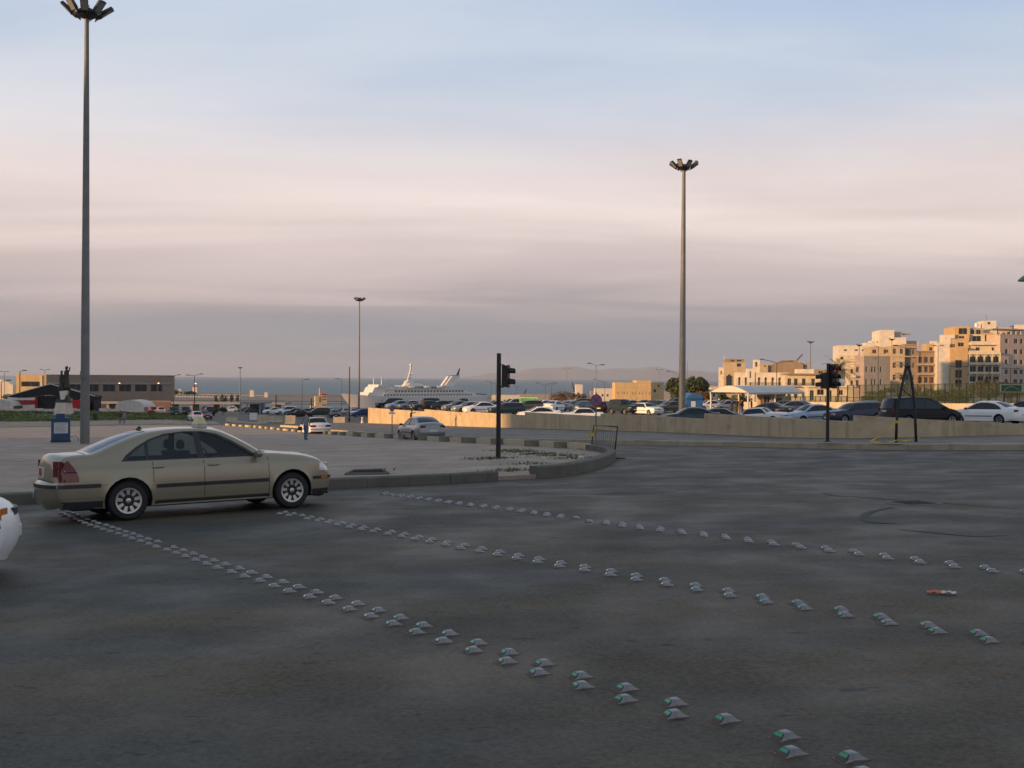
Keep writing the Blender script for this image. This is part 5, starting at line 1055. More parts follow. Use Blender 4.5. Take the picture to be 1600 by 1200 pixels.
# ------------------------------------------------------------------ people
def person(name, base, h, heading, label, joints, shirt, trousers, hairc='hair', bare_arms=False, group=None):
    """joints: dict of offsets in body units (height 1), x forward, y left"""
    J = dict(pelvis=(0, 0, 0.53), chest=(0, 0, 0.72), neck=(0, 0, 0.83), head=(0.01, 0, 0.91), top=(0.0, 0, 0.985), lsh=(0, 0.105, 0.80), lel=(-0.01, 0.13, 0.63), lha=(0.05, 0.13, 0.47), rsh=(0, -0.105, 0.80), rel=(-0.01, -0.13, 0.63), rha=(0.05, -0.13, 0.47), lhip=(0, 0.055, 0.50), lkn=(0.02, 0.06, 0.27), lan=(-0.01, 0.06, 0.045), lto=(0.08, 0.07, 0.015), rhip=(0, -0.055, 0.50), rkn=(0.02, -0.06, 0.27), ran=(-0.01, -0.06, 0.045), rto=(0.08, -0.07, 0.015))
    J.update(joints); names = list(J); E = [('pelvis', 'chest'), ('chest', 'neck'), ('neck', 'head'), ('head', 'top'), ('chest', 'lsh'), ('lsh', 'lel'), ('lel', 'lha'), ('chest', 'rsh'), ('rsh', 'rel'), ('rel', 'rha'), ('pelvis', 'lhip'), ('lhip', 'lkn'), ('lkn', 'lan'), ('lan', 'lto'), ('pelvis', 'rhip'), ('rhip', 'rkn'), ('rkn', 'ran'), ('ran', 'rto')]
    Rr = dict(pelvis=(0.07, 0.085), chest=(0.07, 0.095), neck=(0.032, 0.032), head=(0.052, 0.048), top=(0.036, 0.036), lsh=(0.042, 0.042), rsh=(0.042, 0.042), lel=(0.028, 0.028), rel=(0.028, 0.028), lha=(0.022, 0.022), rha=(0.022, 0.022), lhip=(0.062, 0.062), rhip=(0.062, 0.062), lkn=(0.042, 0.042), rkn=(0.042, 0.042), lan=(0.03, 0.03), ran=(0.03, 0.03), lto=(0.022, 0.022), rto=(0.022, 0.022))
    me = bpy.data.meshes.new(name); me.from_pydata([tuple(c * h for c in J[n_]) for n_ in names], [(names.index(a), names.index(b_)) for a, b_ in E], []); o = bpy.data.objects.new(name + '_tmp', me); COL.objects.link(o)
    o.modifiers.new('skin', 'SKIN'); s_ = o.modifiers.new('sub', 'SUBSURF'); s_.levels = 1; s_.render_levels = 1
    for i, n_ in enumerate(names): sv = me.skin_vertices[0].data[i]; sv.radius = tuple(v * h for v in Rr[n_]); sv.use_root = n_ == 'pelvis'
    dg = bpy.context.evaluated_depsgraph_get(); nm = bpy.data.meshes.new_from_object(o.evaluated_get(dg)); bpy.data.objects.remove(o)
    nm.materials.clear()
    for m_ in ('skin', shirt, trousers, 'black_plastic'): nm.materials.append(MT[m_])
    hands = [Vector(J['lha']) * h, Vector(J['rha']) * h]; elb = [Vector(J['lel']) * h, Vector(J['rel']) * h]
    for p_ in nm.polygons:
        c = p_.center; p_.use_smooth = True; zz_ = c.z / h
        if zz_ > 0.84 and (c - Vector(J['head']) * h).length < 0.16 * h: i = 0
        elif min((c - q).length for q in hands) < 0.045 * h: i = 0
        elif zz_ < 0.05: i = 3
        elif zz_ < 0.53 and min((c - q).length for q in hands + elb) > 0.07 * h and abs(c.y) < 0.13 * h: i = 2
        else: i = 1
        p_.material_index = i
    r = empty(name, base, R(heading)); tag(r, label, 'person', group); obj('body', nm, None, r)
    hd_ = Vector(J['head']) * h; mb = MB(); mb.lathe([(0.052 * h, -0.012 * h), (0.060 * h, 0.02 * h), (0.056 * h, 0.055 * h), (0.036 * h, 0.082 * h), (0.004 * h, 0.092 * h)], 12, c=hd_ + Vector((-0.012 * h, 0, 0.0))); part('hair', mb, hairc, r, True)
    for s_ in (-1, 1): mb = MB(); mb.lathe([(0.0, 0), (0.007 * h, 0.004 * h), (0.0, 0.008 * h)], 6, c=hd_ + Vector((0.052 * h, s_ * 0.018 * h, 0.0))); part('eye', mb, 'hair', r)
    mb = MB(); mb.add([tuple(hd_ + Vector(v) * h) for v in ((0.05, -0.01, -0.018), (0.05, 0.01, -0.018), (0.068, 0, -0.016), (0.052, 0, 0.012))], [(0, 1, 2), (0, 2, 3), (1, 3, 2), (0, 3, 1)]); part('nose', mb, 'skin', r)
    return r
mat('jeans', (0.10, 0.16, 0.24), 0.9, var=0.2, scale=10); mat('grey_shirt', (0.23, 0.24, 0.25), 0.9, var=0.2); mat('dark_cloth', (0.02, 0.02, 0.022), 0.9, var=0.2); mat('olive_cloth', (0.07, 0.065, 0.04), 0.9, var=0.2); mat('maroon_cloth', (0.09, 0.03, 0.03), 0.9, var=0.2); mat('black_bag', (0.015, 0.013, 0.013), 0.6, var=0.2)
p = G(478, 687.5, H, PLZ); man = person('person', p, 1.78, 75, 'person in blue jeans and grey top walking across the plaza with a dark bag', dict(lkn=(0.06, 0.06, 0.27), lan=(0.03, 0.06, 0.05), lto=(0.11, 0.07, 0.015), rkn=(-0.01, -0.06, 0.27), ran=(-0.09, -0.06, 0.06), rto=(-0.02, -0.07, 0.015), lel=(-0.02, 0.15, 0.63), lha=(0.06, 0.17, 0.50)), 'grey_shirt', 'jeans')
o = empty('handbag', (p.x - 0.36, p.y - 0.05, p.z + 0.72)); tag(o, 'dark bag held in the hand of the person in jeans', 'bag'); mb = MB(); mb.box((0, 0, 0), (0.30, 0.12, 0.24), rz=0.4, taper=0.75); part('pouch', mb, 'black_bag', o); mb = MB(); mb.tube([(-0.08, 0, 0.11), (-0.05, 0, 0.2), (0.05, 0, 0.22), (0.09, 0, 0.11)], 0.012, 5); part('strap', mb, 'black_bag', o)
p = G(642, 668, WALK); p.z = WALK(p.x, p.y); person('person', p, 1.75, 0, 'person on the pavement in front of the parapet stretching one arm forward', dict(rel=(0.12, -0.11, 0.80), rha=(0.27, -0.08, 0.86), lel=(-0.06, 0.14, 0.66), lha=(0.03, 0.13, 0.58), neck=(0.03, 0, 0.83), head=(0.05, 0, 0.90), top=(0.06, 0, 0.975)), 'dark_cloth', 'olive_cloth')
p = at(662, 643, wbase[1].y + 0.9); p.z = at(662, 643.5, p.y).z; p = onlot(662, 143.8); person('person', p, 1.78, 250, 'person in dark clothes standing behind the parapet before the big black off-roader', {}, 'maroon_cloth', 'dark_cloth')
for i, (px, D, sh, tr, lb) in enumerate(((1144, 119, 'dark_cloth', 'dark_cloth', 'person in black under the left end of the shelter'), (1152, 122, 'dark_cloth', 'olive_cloth', 'person in black with olive trousers under the shelter'), (1159.5, 120, 'maroon_cloth', 'grey_shirt', 'person in dark red with pale trousers under the shelter'), (1174.5, 120, 'dark_cloth', 'dark_cloth', 'person in black by the middle post of the shelter'))): person('person', onlot(px, D), 1.75, 200 + 50 * i, lb, {}, sh, tr, group='people under the shelter')
for px, sh, lb in ((188, 'maroon_cloth', 'person in dark red standing on the sandy strip behind the taxi'), (194.5, 'grey_shirt', 'person in grey standing on the sandy strip behind the taxi')): p = onground(px, 142); person('person', p, 1.72, 260, lb, {}, sh, 'jeans', group='people on the sandy strip')

# ------------------------------------------------------------------ blue ticket machine on the plaza
mat('machine_blue', (0.014, 0.06, 0.14), 0.5, var=0.2, scale=2); mat('machine_dark', (0.012, 0.025, 0.05), 0.6, var=0.2); mat('paper', (0.62, 0.63, 0.60), 0.7, var=0.06); mat('ink', (0.12, 0.13, 0.14), 0.7, var=0)
p = G(95, 697, H, PLZ); u = p.y / FPX; r = empty('ticket_machine', (p.x, p.y, p.z), R(20)); tag(r, 'tall blue metal cabinet with a white notice standing on the plaza', 'cabinet')
W_, H_ = 27 * u, 44 * u
mb = MB(); mb.bx(-W_ / 2, W_ / 2, -0.3, 0.3, 0.36, H_); part('cabinet', mb, 'machine_blue', r); mb = MB(); mb.bx(-W_ / 2 - 0.03, W_ / 2 + 0.03, -0.34, 0.34, -0.1, 0.357); part('plinth', mb, 'machine_dark', r)
mb = MB(); mb.bx(-0.25, 0.22, -0.2, 0.2, H_ + 0.003, H_ + 0.26); part('top_box', mb, 'machine_blue', r)
mb = MB(); mb.bx(-W_ / 2 - 0.04, W_ / 2 + 0.04, -0.33, 0.33, H_ - 0.05, H_ + 0.001); part('lid', mb, 'machine_blue', r)
mb = MB(); mb.bx(-0.36, 0.40, -0.315, -0.302, 0.78, 1.42); nt_ = part('notice', mb, 'paper', r)
for i in range(8): mb = MB(); mb.bx(-0.31, 0.35 - 0.06 * (i % 3), -0.319, -0.316, 1.34 - i * 0.07, 1.362 - i * 0.07); part('text_line', mb, 'ink', nt_)
mb = MB(); mb.tube([(W_ / 2 + 0.02, 0, 0.55), (W_ / 2 + 0.35, -0.1, 0.62), (W_ / 2 + 0.48, -0.1, 0.35), (W_ / 2 + 0.30, -0.1, 0.03), (W_ / 2 + 0.05, -0.1, 0.02)], 0.018, 6); part('cable', mb, 'black_plastic', r, True)

# ------------------------------------------------------------------ sandy strip, grass bank, statue, tent
sandpoly = [G(-300, 674), G(0, 667), G(120, 665), G(250, 662.5), G(345, 664), G(338, 659), G(305, 659.5), G(250, 655), G(120, 657.5), G(0, 658), G(-300, 664)]
sheet('sandy_strip', [xy(q) for q in sandpoly], H, 0.05, 'sand')
kerb_run('strip_kerb', [xy(G(-150, 673)), xy(G(0, 669.5)), xy(G(120, 667.5)), xy(G(250, 665)), xy(G(300, 664.5))], 2.5, 0.3, 0.22, 'kerb', side=1)
b0 = [G(-260, 662), G(0, 659.5), G(120, 658.5), G(200, 657), G(262, 656), G(300, 657)]
bank_far = [(b0[5].x - 1, b0[5].y + 7), (b0[4].x - 9, b0[4].y + 40), (b0[3].x - 16, b0[3].y + 48), (b0[2].x - 20, b0[2].y + 50), (b0[1].x - 20, b0[1].y + 50), (b0[0].x - 30, b0[0].y + 50)]
bank_poly = [Vector(xy(q)) for q in b0] + [Vector(q) for q in bank_far]
def edge_dist(x, y, poly):
    best = 1e9; n_ = len(poly); pp = Vector((x, y))
    for i in range(n_):
        a, b_ = Vector(poly[i]), Vector(poly[(i + 1) % n_]); d = b_ - a; t = max(0, min(1, (pp - a).dot(d) / d.length_squared)); best = min(best, (pp - a - d * t).length)
    return best
def BANK(x, y):
    if not inpoly((x, y), bank_poly): return H(x, y) - 0.05
    e = edge_dist(x, y, bank_poly); return H(x, y) + 0.05 + 0.75 * sstep(0, 14, e) + 0.10 * math.sin(x * 0.9) * math.sin(y * 0.7 + x * 0.3)
o = sheet('grass_bank', [tuple(q) for q in bank_poly], BANK, 0.0, 'soil', step=2.2)
me = o.data; [setattr(p_, 'use_smooth', True) for p_ in me.polygons]
mb = MB(); g = random.Random(11); V, F = [], []
x0 = min(q.x for q in bank_poly); x1 = max(q.x for q in bank_poly); y0 = min(q.y for q in bank_poly); y1 = max(q.y for q in bank_poly)
cnt = 0
while cnt < 9000:
    x, y = g.uniform(x0, x1), g.uniform(y0, y1)
    if not inpoly((x, y), bank_poly): continue
    cl_ = math.sin(x * 0.35 + 1.3) * math.sin(y * 0.22) + g.uniform(-0.7, 0.7)
    if cl_ < -0.25: continue
    cnt += 1; z = BANK(x, y); hh = g.uniform(0.10, 0.32); a = g.uniform(0, 6.28); w_ = g.uniform(0.10, 0.30); dx, dy = math.cos(a) * w_, math.sin(a) * w_; k = len(V); lx, ly = g.uniform(-0.15, 0.15), g.uniform(-0.15, 0.15)
    V += [(x - dx, y - dy, z - 0.03), (x + dx, y + dy, z - 0.03), (x + dx * 1.2 + lx, y + dy * 1.2 + ly, z + hh * 0.8), (x + lx, y + ly, z + hh), (x - dx * 1.2 + lx, y - dy * 1.2 + ly, z + hh * 0.7)]; F.append((k, k + 1, k + 2, k + 3, k + 4))
mb.add(V, F); o = obj('bank_grass', mb.mesh('bank_grass', fix=False), 'grass_blade'); tag(o, 'patchy green and brown grass growing on the bank', 'grass', kind='stuff')
# litter bin
p = onground(149, 158); z = BANK(p.x, p.y); r = empty('litter_bin', (p.x, p.y, z)); tag(r, 'small dark litter bin standing on the grass bank', 'bin'); mb = MB(); mb.lathe([(0.30, -0.1), (0.34, 0.95), (0.36, 0.97), (0.36, 1.03)], 12); part('drum', mb, 'black_plastic', r, 'auto'); mb = MB(); mb.lathe([(0.36, 1.033), (0.30, 1.2), (0.1, 1.3)], 12); part('lid', mb, 'black_plastic', r, 'auto')

# monument: plain robed figures on a stepped stone (generic stand-in)
mat('bronze', (0.035, 0.04, 0.032), 0.55, 0.5, var=0.3, scale=2); concrete_mat('stone_white', (0.62, 0.54, 0.45), (0.36, 0.30, 0.24)); mat('rock_dark', (0.06, 0.05, 0.042), 0.9, var=0.4, scale=1.5, bump=0.8, bscale=4)
pm = onground(101, 168); pm.z = BANK(pm.x, pm.y); u = pm.y / FPX; Z = lambda y: at(101, y, pm.y).z - pm.z
r = empty('monument_plinth', pm, R(12)); tag(r, 'white stone plinth with a dark rock on top carrying the bronze figures', 'plinth')
mb = MB(); zt_ = Z(629); mb.add([(-13 * u, -2, -0.4), (11.5 * u, -2, -0.4), (11.5 * u, 1.6, -0.4), (-13 * u, 1.6, -0.4), (-10 * u, -1.5, zt_), (8.5 * u, -1.5, zt_), (8.5 * u, 1.2, zt_), (-10 * u, 1.2, zt_)], [(3, 2, 1, 0), (4, 5, 6, 7), (0, 1, 5, 4), (1, 2, 6, 5), (2, 3, 7, 6), (3, 0, 4, 7)]); part('stone_base', mb, 'stone_white', r)
mb = MB(); mb.add([(-12 * u, -1.4, zt_ + 0.003), (10 * u, -1.4, zt_ + 0.003), (10 * u, 1.1, zt_ + 0.003), (-12 * u, 1.1, zt_ + 0.003), (-6 * u, -0.7, Z(618)), (5 * u, -0.7, Z(617)), (5 * u, 0.6, Z(617)), (-6 * u, 0.6, Z(618))], [(3, 2, 1, 0), (4, 5, 6, 7), (0, 1, 5, 4), (1, 2, 6, 5), (2, 3, 7, 6), (3, 0, 4, 7)]); part('rock', mb, 'rock_dark', r)
mb = MB(); mb.add([(-3 * u, -1.42, Z(624)), (2 * u, -1.42, Z(624)), (2 * u, 0.4, Z(624)), (-3 * u, 0.4, Z(624)), (-6.2 * u, -0.9, Z(611)), (6.2 * u, -0.9, Z(610)), (6.2 * u, 0.7, Z(610)), (-6.2 * u, 0.7, Z(611))], [(3, 2, 1, 0), (4, 5, 6, 7), (0, 1, 5, 4), (1, 2, 6, 5), (2, 3, 7, 6), (3, 0, 4, 7)]); part('pale_stone', mb, 'stone_white', r)
for dx, top, lb, J in ((-4.2, 579, 'shorter bronze figure standing on the monument plinth', {}), (3.0, 572, 'taller bronze figure with one arm lifted on the monument plinth', dict(lel=(0.02, 0.20, 0.84), lha=(0.03, 0.24, 0.97)))):
    z0 = Z(611); hh = Z(top) - z0; q = Matrix.Rotation(R(12), 3, 'Z') @ Vector((dx * u, -0.1, z0)); person('bronze_figure', pm + q, hh, 240, lb, J, 'bronze', 'bronze'); fo = [o for o in bpy.data.objects if o.get('label') == lb][0]; fo['category'] = 'statue'
    for c_ in fo.children:
        for sl in c_.material_slots: sl.link = 'OBJECT'; sl.material = MT['bronze']
    mb = MB(); mb.lathe([(0.17 * hh, 0.0), (0.13 * hh, 0.2 * hh), (0.085 * hh, 0.5 * hh), (0.095 * hh, 0.68 * hh), (0.05 * hh, 0.80 * hh)], 14); o = part('robe', mb, 'bronze', fo, True)

mat('tent_canvas', (0.60, 0.56, 0.50), 0.85, var=0.12, scale=0.8)
# black roofed tent with red and white banners
mat('tent_black', (0.012, 0.012, 0.014), 0.8, var=0.3, scale=0.4); mat('banner_red', (0.45, 0.012, 0.02), 0.8, var=0.15, scale=0.5); mat('banner_white', (0.62, 0.58, 0.54), 0.8, var=0.1, scale=0.5); mat('cedar_green', (0.03, 0.13, 0.06), 0.8, var=0.1)
pt = onground(97, 196); pt.z = at(97, 641, pt.y).z; u = pt.y / FPX; r = empty('protest_tent', pt); tag(r, 'wide black peaked tent hung with red and white banners behind the monument', 'tent')
X = lambda px: (px - 97) * u; Zt = lambda y: (641 - y) * u
prof = [(X(31), Zt(619)), (X(97), Zt(600)), (X(165), Zt(618)), (X(165), Zt(621)), (X(97), Zt(603.5)), (X(31), Zt(622.5))]
mb = MB(); mb.prism(prof, 'y', -5, -1.5); part('roof', mb, 'tent_black', r)
for q in (((31, 619), (97, 600)), ((97, 600), (165, 618))): mb = MB(); mb.tube([(X(q[0][0]), -5.05, Zt(q[0][1]) + 0.04), (X(q[1][0]), -5.05, Zt(q[1][1]) + 0.04)], 0.09, 4); part('edge_pole', mb, 'tent_canvas', r)
mb = MB(); mb.prism([(X(31), Zt(622)), (X(97), Zt(603)), (X(164), Zt(620)), (X(164), Zt(628)), (X(130), Zt(622)), (X(97), Zt(616)), (X(70), Zt(618)), (X(40), Zt(624)), (X(34), Zt(625))], 'y', -5.05, -4.98); part('front_drape', mb, 'tent_black', r)
for q in ((X(34), X(162), -1.4, -1.3, 0, Zt(620)), (X(34), X(34) + 0.1, -4.9, -1.42, 0, Zt(622)), (X(162), X(162) + 0.1, -4.9, -1.42, 0, Zt(622)), (X(76), X(117), -4.7, -4.6, 0, Zt(618))): mb = MB(); mb.bx(*q); part('side_wall', mb, 'tent_black', r)
for nm, a, b_, za, zb, m_, y_ in (('red_banner', 32, 74.5, 624.6, 631, 'banner_red', -5.1), ('white_banner', 32, 74.5, 620, 624.6, 'banner_white', -5.1), ('white_banner', 32, 74.5, 631, 637.5, 'banner_white', -5.1), ('red_banner', 117, 158, 622.5, 637, 'banner_red', -5.1), ('white_banner', 120, 131, 621.5, 626, 'banner_white', -5.15), ('white_banner', 143, 155, 622.2, 624.5, 'banner_white', -5.15), ('red_banner', 74.5, 78.5, 619, 637, 'banner_red', -5.12)):
    mb = MB(); K_ = 10; V = []
    for i in range(K_ + 1):
        x = X(a) + (X(b_) - X(a)) * i / K_; yy = y_ + 0.06 * math.sin(i * 1.9 + a); V += [(x, yy, Zt(zb)), (x, yy, Zt(za) - (0.12 * math.sin(math.pi * i / K_)))]
    mb.add(V, [(2 * i, 2 * i + 2, 2 * i + 3, 2 * i + 1) for i in range(K_)]); part(nm, mb, m_, r)
mb = MB(); mb.prism([(X(49.5), Zt(636.8)), (X(57), Zt(636.8)), (X(55), Zt(634.8)), (X(56), Zt(634.5)), (X(53.4), Zt(632.2)), (X(50.5), Zt(634.5)), (X(51.5), Zt(634.8))], 'y', -5.2, -5.17); part('cedar_emblem', mb, 'cedar_green', r)
for x in (32, 76, 118, 163): mb = MB(); mb.tube([(X(x), -4.95, -0.6), (X(x), -4.95, Zt(622))], 0.07, 6); part('pole', mb, 'dark_steel', r)
# low white wall along the bank
p0, p1 = at(-20, 641, 188), at(190, 641, 186); r = empty('low_wall', p0); tag(r, 'low whitewashed wall running along the top of the bank', 'wall'); d = p1 - p0; L_ = d.length
K_ = 12
for i in range(K_):
    if i in (9,): continue
    a, b_ = p0.lerp(p1, i / K_) - p0, p0.lerp(p1, (i + 0.985) / K_) - p0; mb = MB(); zl = -1.2; zh = 0.35 - (0.12 if i % 3 == 2 else 0); mb.add([(a.x, a.y, a.z + zl), (b_.x, b_.y, b_.z + zl), (b_.x, b_.y + 0.3, b_.z + zl), (a.x, a.y + 0.3, a.z + zl), (a.x, a.y, a.z + zh), (b_.x, b_.y, b_.z + zh), (b_.x, b_.y + 0.3, b_.z + zh), (a.x, a.y + 0.3, a.z + zh)], [(3, 2, 1, 0), (4, 5, 6, 7), (0, 1, 5, 4), (1, 2, 6, 5), (2, 3, 7, 6), (3, 0, 4, 7)]); part('wall_block', mb, 'stone_white', r)
# pale arched tents
def arch_tent(px, D, wpx, htpx, ybase, label, ln=6):
    p = at(px, ybase, D); u = D / FPX; r = empty('arched_tent', p, R(0)); tag(r, label, 'tent'); W_, H_ = wpx * u / 2, htpx * u; n_ = 14; arc = [(W_ * math.cos(math.pi * i / n_), H_ * 0.35 + H_ * 0.65 * math.sin(math.pi * i / n_)) for i in range(n_ + 1)]
    mb = MB(); V = []; q = 9
    for j in range(q):
        y = ln * j / (q - 1); k = 1.0 if j % 2 == 0 else 0.985
        for (x, z) in arc: V.append((x * k, y, z * k))
    mb.add(V, [(j * (n_ + 1) + i, j * (n_ + 1) + i + 1, (j + 1) * (n_ + 1) + i + 1, (j + 1) * (n_ + 1) + i) for j in range(q - 1) for i in range(n_)]); part('canopy', mb, 'tent_canvas', r)
    mb = MB(); mb.prism([(W_, -0.8)] + arc + [(-W_, -0.8)], 'y', 0.02, 0.05); part('front', mb, 'tent_canvas', r)
    for i in range(1, 6):
        x = -W_ + 2 * W_ * i / 6; zz_ = H_ * 0.35 + H_ * 0.65 * math.sqrt(max(0, 1 - (x / W_) ** 2)); mb = MB(); mb.tube([(x * 1.02, -0.02, H_ * 0.3), (x * 0.9, -0.03, zz_ * 0.97)], 0.05, 5); part('fold', mb, 'tent_canvas', r)
arch_tent(202.5, 192, 45, 17, 642, 'pale arched canvas tent with drawn folds beside the bank'); arch_tent(-2, 188, 46, 16, 640, 'white domed marquee left of the black tent')

# ------------------------------------------------------------------ buildings
def stucco(name, c, st=None): concrete_mat(name, c, st or tuple(v * 0.8 for v in c), True, 0.15); return name
stucco('stucco_white', (0.66, 0.60, 0.50)); stucco('stucco_cream', (0.62, 0.55, 0.40)); stucco('stucco_tan', (0.46, 0.37, 0.25)); stucco('stucco_ochre', (0.55, 0.38, 0.19)); stucco('stucco_pink', (0.50, 0.40, 0.33)); stucco('stucco_grey', (0.36, 0.32, 0.27)); stucco('sandstone', (0.58, 0.42, 0.22)); stucco('stucco_brown', (0.30, 0.23, 0.16)); stucco('hall_brown', (0.27, 0.21, 0.16)); stucco('hall_grey', (0.30, 0.28, 0.26))  # hall brown carries the shade of the harbour hall's long wing
mat('shutter', (0.16, 0.07, 0.045), 0.7, var=0.2, scale=2); mat('iron_rail', (0.05, 0.05, 0.05), 0.6, var=0.2)
WCACHE = {}
def window_mesh(w, h, arch):
    k = (round(w, 2), round(h, 2), arch)
    if k in WCACHE: return WCACHE[k]
    fr, t = MB(), 0.09
    for (x0, x1, z0, z1) in ((-w / 2, w / 2, 0, t), (-w / 2, w / 2, h - t, h), (-w / 2, -w / 2 + t, t, h - t), (w / 2 - t, w / 2, t, h - t), (-t / 3, t / 3, t, h - t)): fr.bx(x0, x1, -0.05, 0.03, z0, z1)
    pn = MB(); pn.bx(-w / 2 + 0.02, w / 2 - 0.02, -0.008, 0.008, 0.02, h - 0.02)
    WCACHE[k] = (fr.mesh('window_frame', False, ['window_frame']), pn.mesh('pane', False, ['window_dark'])); return WCACHE[k]
def facade(root, A, B, z0, z1, wins, m, depth=0.22, frame=True, name='wall'):
    """a wall from A to B (local x, y), seen from the right hand side of A->B reversed; wins: (x, z, w, h) from A"""
    A = Vector(A); B = Vector(B); d = (B - A); Lw = d.length; d.normalize(); n = Vector((d.y, -d.x))     # n points out of the wall
    xs = sorted({0.0, Lw} | {round(v, 3) for (x, z, w_, h_) in wins for v in (x, x + w_)}); zs = sorted({z0, z1} | {round(v, 3) for (x, z, w_, h_) in wins for v in (z, z + h_)})
    xs = [v for v in xs if -1e-6 <= v <= Lw + 1e-6]; zs = [v for v in zs if z0 - 1e-6 <= v <= z1 + 1e-6]
    mb = MB(); P = lambda x, z, q=0.0: (A.x + d.x * x - n.x * q, A.y + d.y * x - n.y * q, z)
    def inside(x, z): return any(wx < x < wx + ww and wz < z < wz + wh for (wx, wz, ww, wh) in wins)
    V, F, ix = [], [], {}
    def vid(i, j):
        if (i, j) not in ix: ix[(i, j)] = len(V); V.append(P(xs[i], zs[j]))
        return ix[(i, j)]
    for i in range(len(xs) - 1):
        for j in range(len(zs) - 1):
            if not inside((xs[i] + xs[i + 1]) / 2, (zs[j] + zs[j + 1]) / 2): F.append((vid(i, j), vid(i + 1, j), vid(i + 1, j + 1), vid(i, j + 1)))
    mb.add(V, F)
    for (x, z, w_, h_) in wins: mb.add([P(x, z), P(x + w_, z), P(x + w_, z + h_), P(x, z + h_), P(x, z, depth), P(x + w_, z, depth), P(x + w_, z + h_, depth), P(x, z + h_, depth)], [(0, 1, 5, 4), (1, 2, 6, 5), (2, 3, 7, 6), (3, 0, 4, 7)])
    part(name, mb.mesh(name, fix=False), m, root); ang = math.atan2(d.y, d.x)
    for (x, z, w_, h_) in wins:
        fm, pm_ = window_mesh(w_, h_, False); q = P(x + w_ / 2, z, depth - 0.06); o = obj('window', fm, None, root, q, (0, 0, ang)); obj('pane', pm_, None, o)
def block(root, x0, x1, y0, y1, z0, z1, m, front=(), left=(), right=(), roofm=None, par=0.5):
    """box with real window openings; front faces -y, left faces -x, right faces +x"""
    facade(root, (x0, y0), (x1, y0), z0, z1, list(front), m); facade(root, (x0, y1), (x0, y0), z0, z1, list(left), m); facade(root, (x1, y0), (x1, y1), z0, z1, list(right), m); facade(root, (x1, y1), (x0, y1), z0, z1, [], m)
    mb = MB(); mb.bx(x0 + 0.02, x1 - 0.02, y0 + 0.02, y1 - 0.02, z1 - 0.35, z1 - 0.05); part('roof', mb, roofm or m, root)
    if par:
        t = 0.25
        for q in ((x0 - 0.05, x1 + 0.05, y0 - 0.05, y0 + t), (x0 - 0.05, x1 + 0.05, y1 - t, y1 + 0.05), (x0 - 0.05, x0 + t, y0 + t + 0.003, y1 - t - 0.003), (x1 - t, x1 + 0.05, y0 + t + 0.003, y1 - t - 0.003)): mb = MB(); mb.bx(*q, z1 + 0.003, z1 + par); part('parapet', mb, m, root)
def grid(x0, dx, n, z0, dz, k, w, h, skip=()): return [(x0 + i * dx, z0 + j * dz, w, h) for i in range(n) for j in range(k) if (i, j) not in skip]
def bld(name, px, D, yb, rz, label):
    p = at(px, yb, D); r = empty(name, p, R(rz)); tag(r, label, 'building', 'houses along the far side'); return r, D / FPX
def balcony(root, x0, x1, y, z, dep, m, rail=True, hgt=1.0):
    mb = MB(); mb.bx(x0, x1, y - dep, y - 0.003, z, z + 0.16); b_ = part('balcony', mb, m, root)
    if rail:
        for q in ((x0, x1, y - dep, y - dep + 0.08), (x0, x0 + 0.08, y - dep + 0.083, y - 0.01), (x1 - 0.08, x1, y - dep + 0.083, y - 0.01)): mb = MB(); mb.bx(*q, z + 0.163, z + hgt); part('balcony_parapet', mb, m, b_)
def railing(root, x0, x1, y, z, n, hgt=1.0):
    mb = MB(); mb.bx(x0, x1, y - 0.03, y + 0.03, z + hgt - 0.06, z + hgt); rl = part('rail', mb, 'iron_rail', root)
    for i in range(n): mb = MB(); x = x0 + (x1 - x0) * (i + 0.5) / n; mb.bx(x - 0.035, x + 0.035, y - 0.025, y + 0.025, z, z + hgt - 0.062); part('baluster', mb, 'iron_rail', rl)

# --- big cream building with stepped terraces (photograph columns 1464-1600)
r, u = bld('terraced_building', 1465, 330, 641, -10, 'large cream building with stepped terraces and a glazed stair strip')
Xp = lambda px: (px - 1465) * u; Zp = lambda py: (641 - py) * u; f3 = 3.05
block(r, Xp(1465), Xp(1484), 1.6, 6, 0, Zp(538), 'stucco_white', par=0.4)                 # plain bright flank
block(r, Xp(1476.5), Xp(1494), 4, 9, Zp(538) - 0.5, Zp(523.5), 'stucco_white', front=[(Xp(1488) - Xp(1476.5), Zp(537), 1.2, 1.8)], par=0.3)
block(r, Xp(1484.3), Xp(1510), 0.9, 22, 0, Zp(544.5), 'stucco_ochre', par=0.4, front=[(Xp(1491.5) - Xp(1484.3), 1.0 + i * 3.05, 2.0, 2.55) for i in range(5)])   # stair strip
block(r, Xp(1489), Xp(1514), 3, 22, Zp(545), Zp(530), 'stucco_ochre', front=[(Xp(1497.5) - Xp(1489), Zp(541), 1.8, 1.3)], par=0.2); block(r, Xp(1494), Xp(1517), 5, 22, Zp(531), Zp(522), 'stucco_ochre', front=[(Xp(1501) - Xp(1494), Zp(528), 1.7, 0.8)], par=0.2)
block(r, Xp(1497), Xp(1520), 7, 22, Zp(523), Zp(509.5), 'stucco_ochre', front=[(1.2, Zp(521), Xp(1520) - Xp(1497) - 2.0, 2.2)], par=0.25)
fx0, fx1 = Xp(1510.3), Xp(1557.5)
cols = [(fx0 + 0.5 + i * 2.26) for i in range(4)]
block(r, fx0, fx1, 1.2, 22, 0, Zp(550), 'stucco_cream', front=[(c - fx0 + 0.1, z, 1.75, 1.9) for c in cols for z in (Zp(597), Zp(581.5), Zp(566))], right=[(1.0 + 3.2 * i, z, 1.3, 1.5) for i in range(5) for z in (Zp(568), Zp(552.5))])
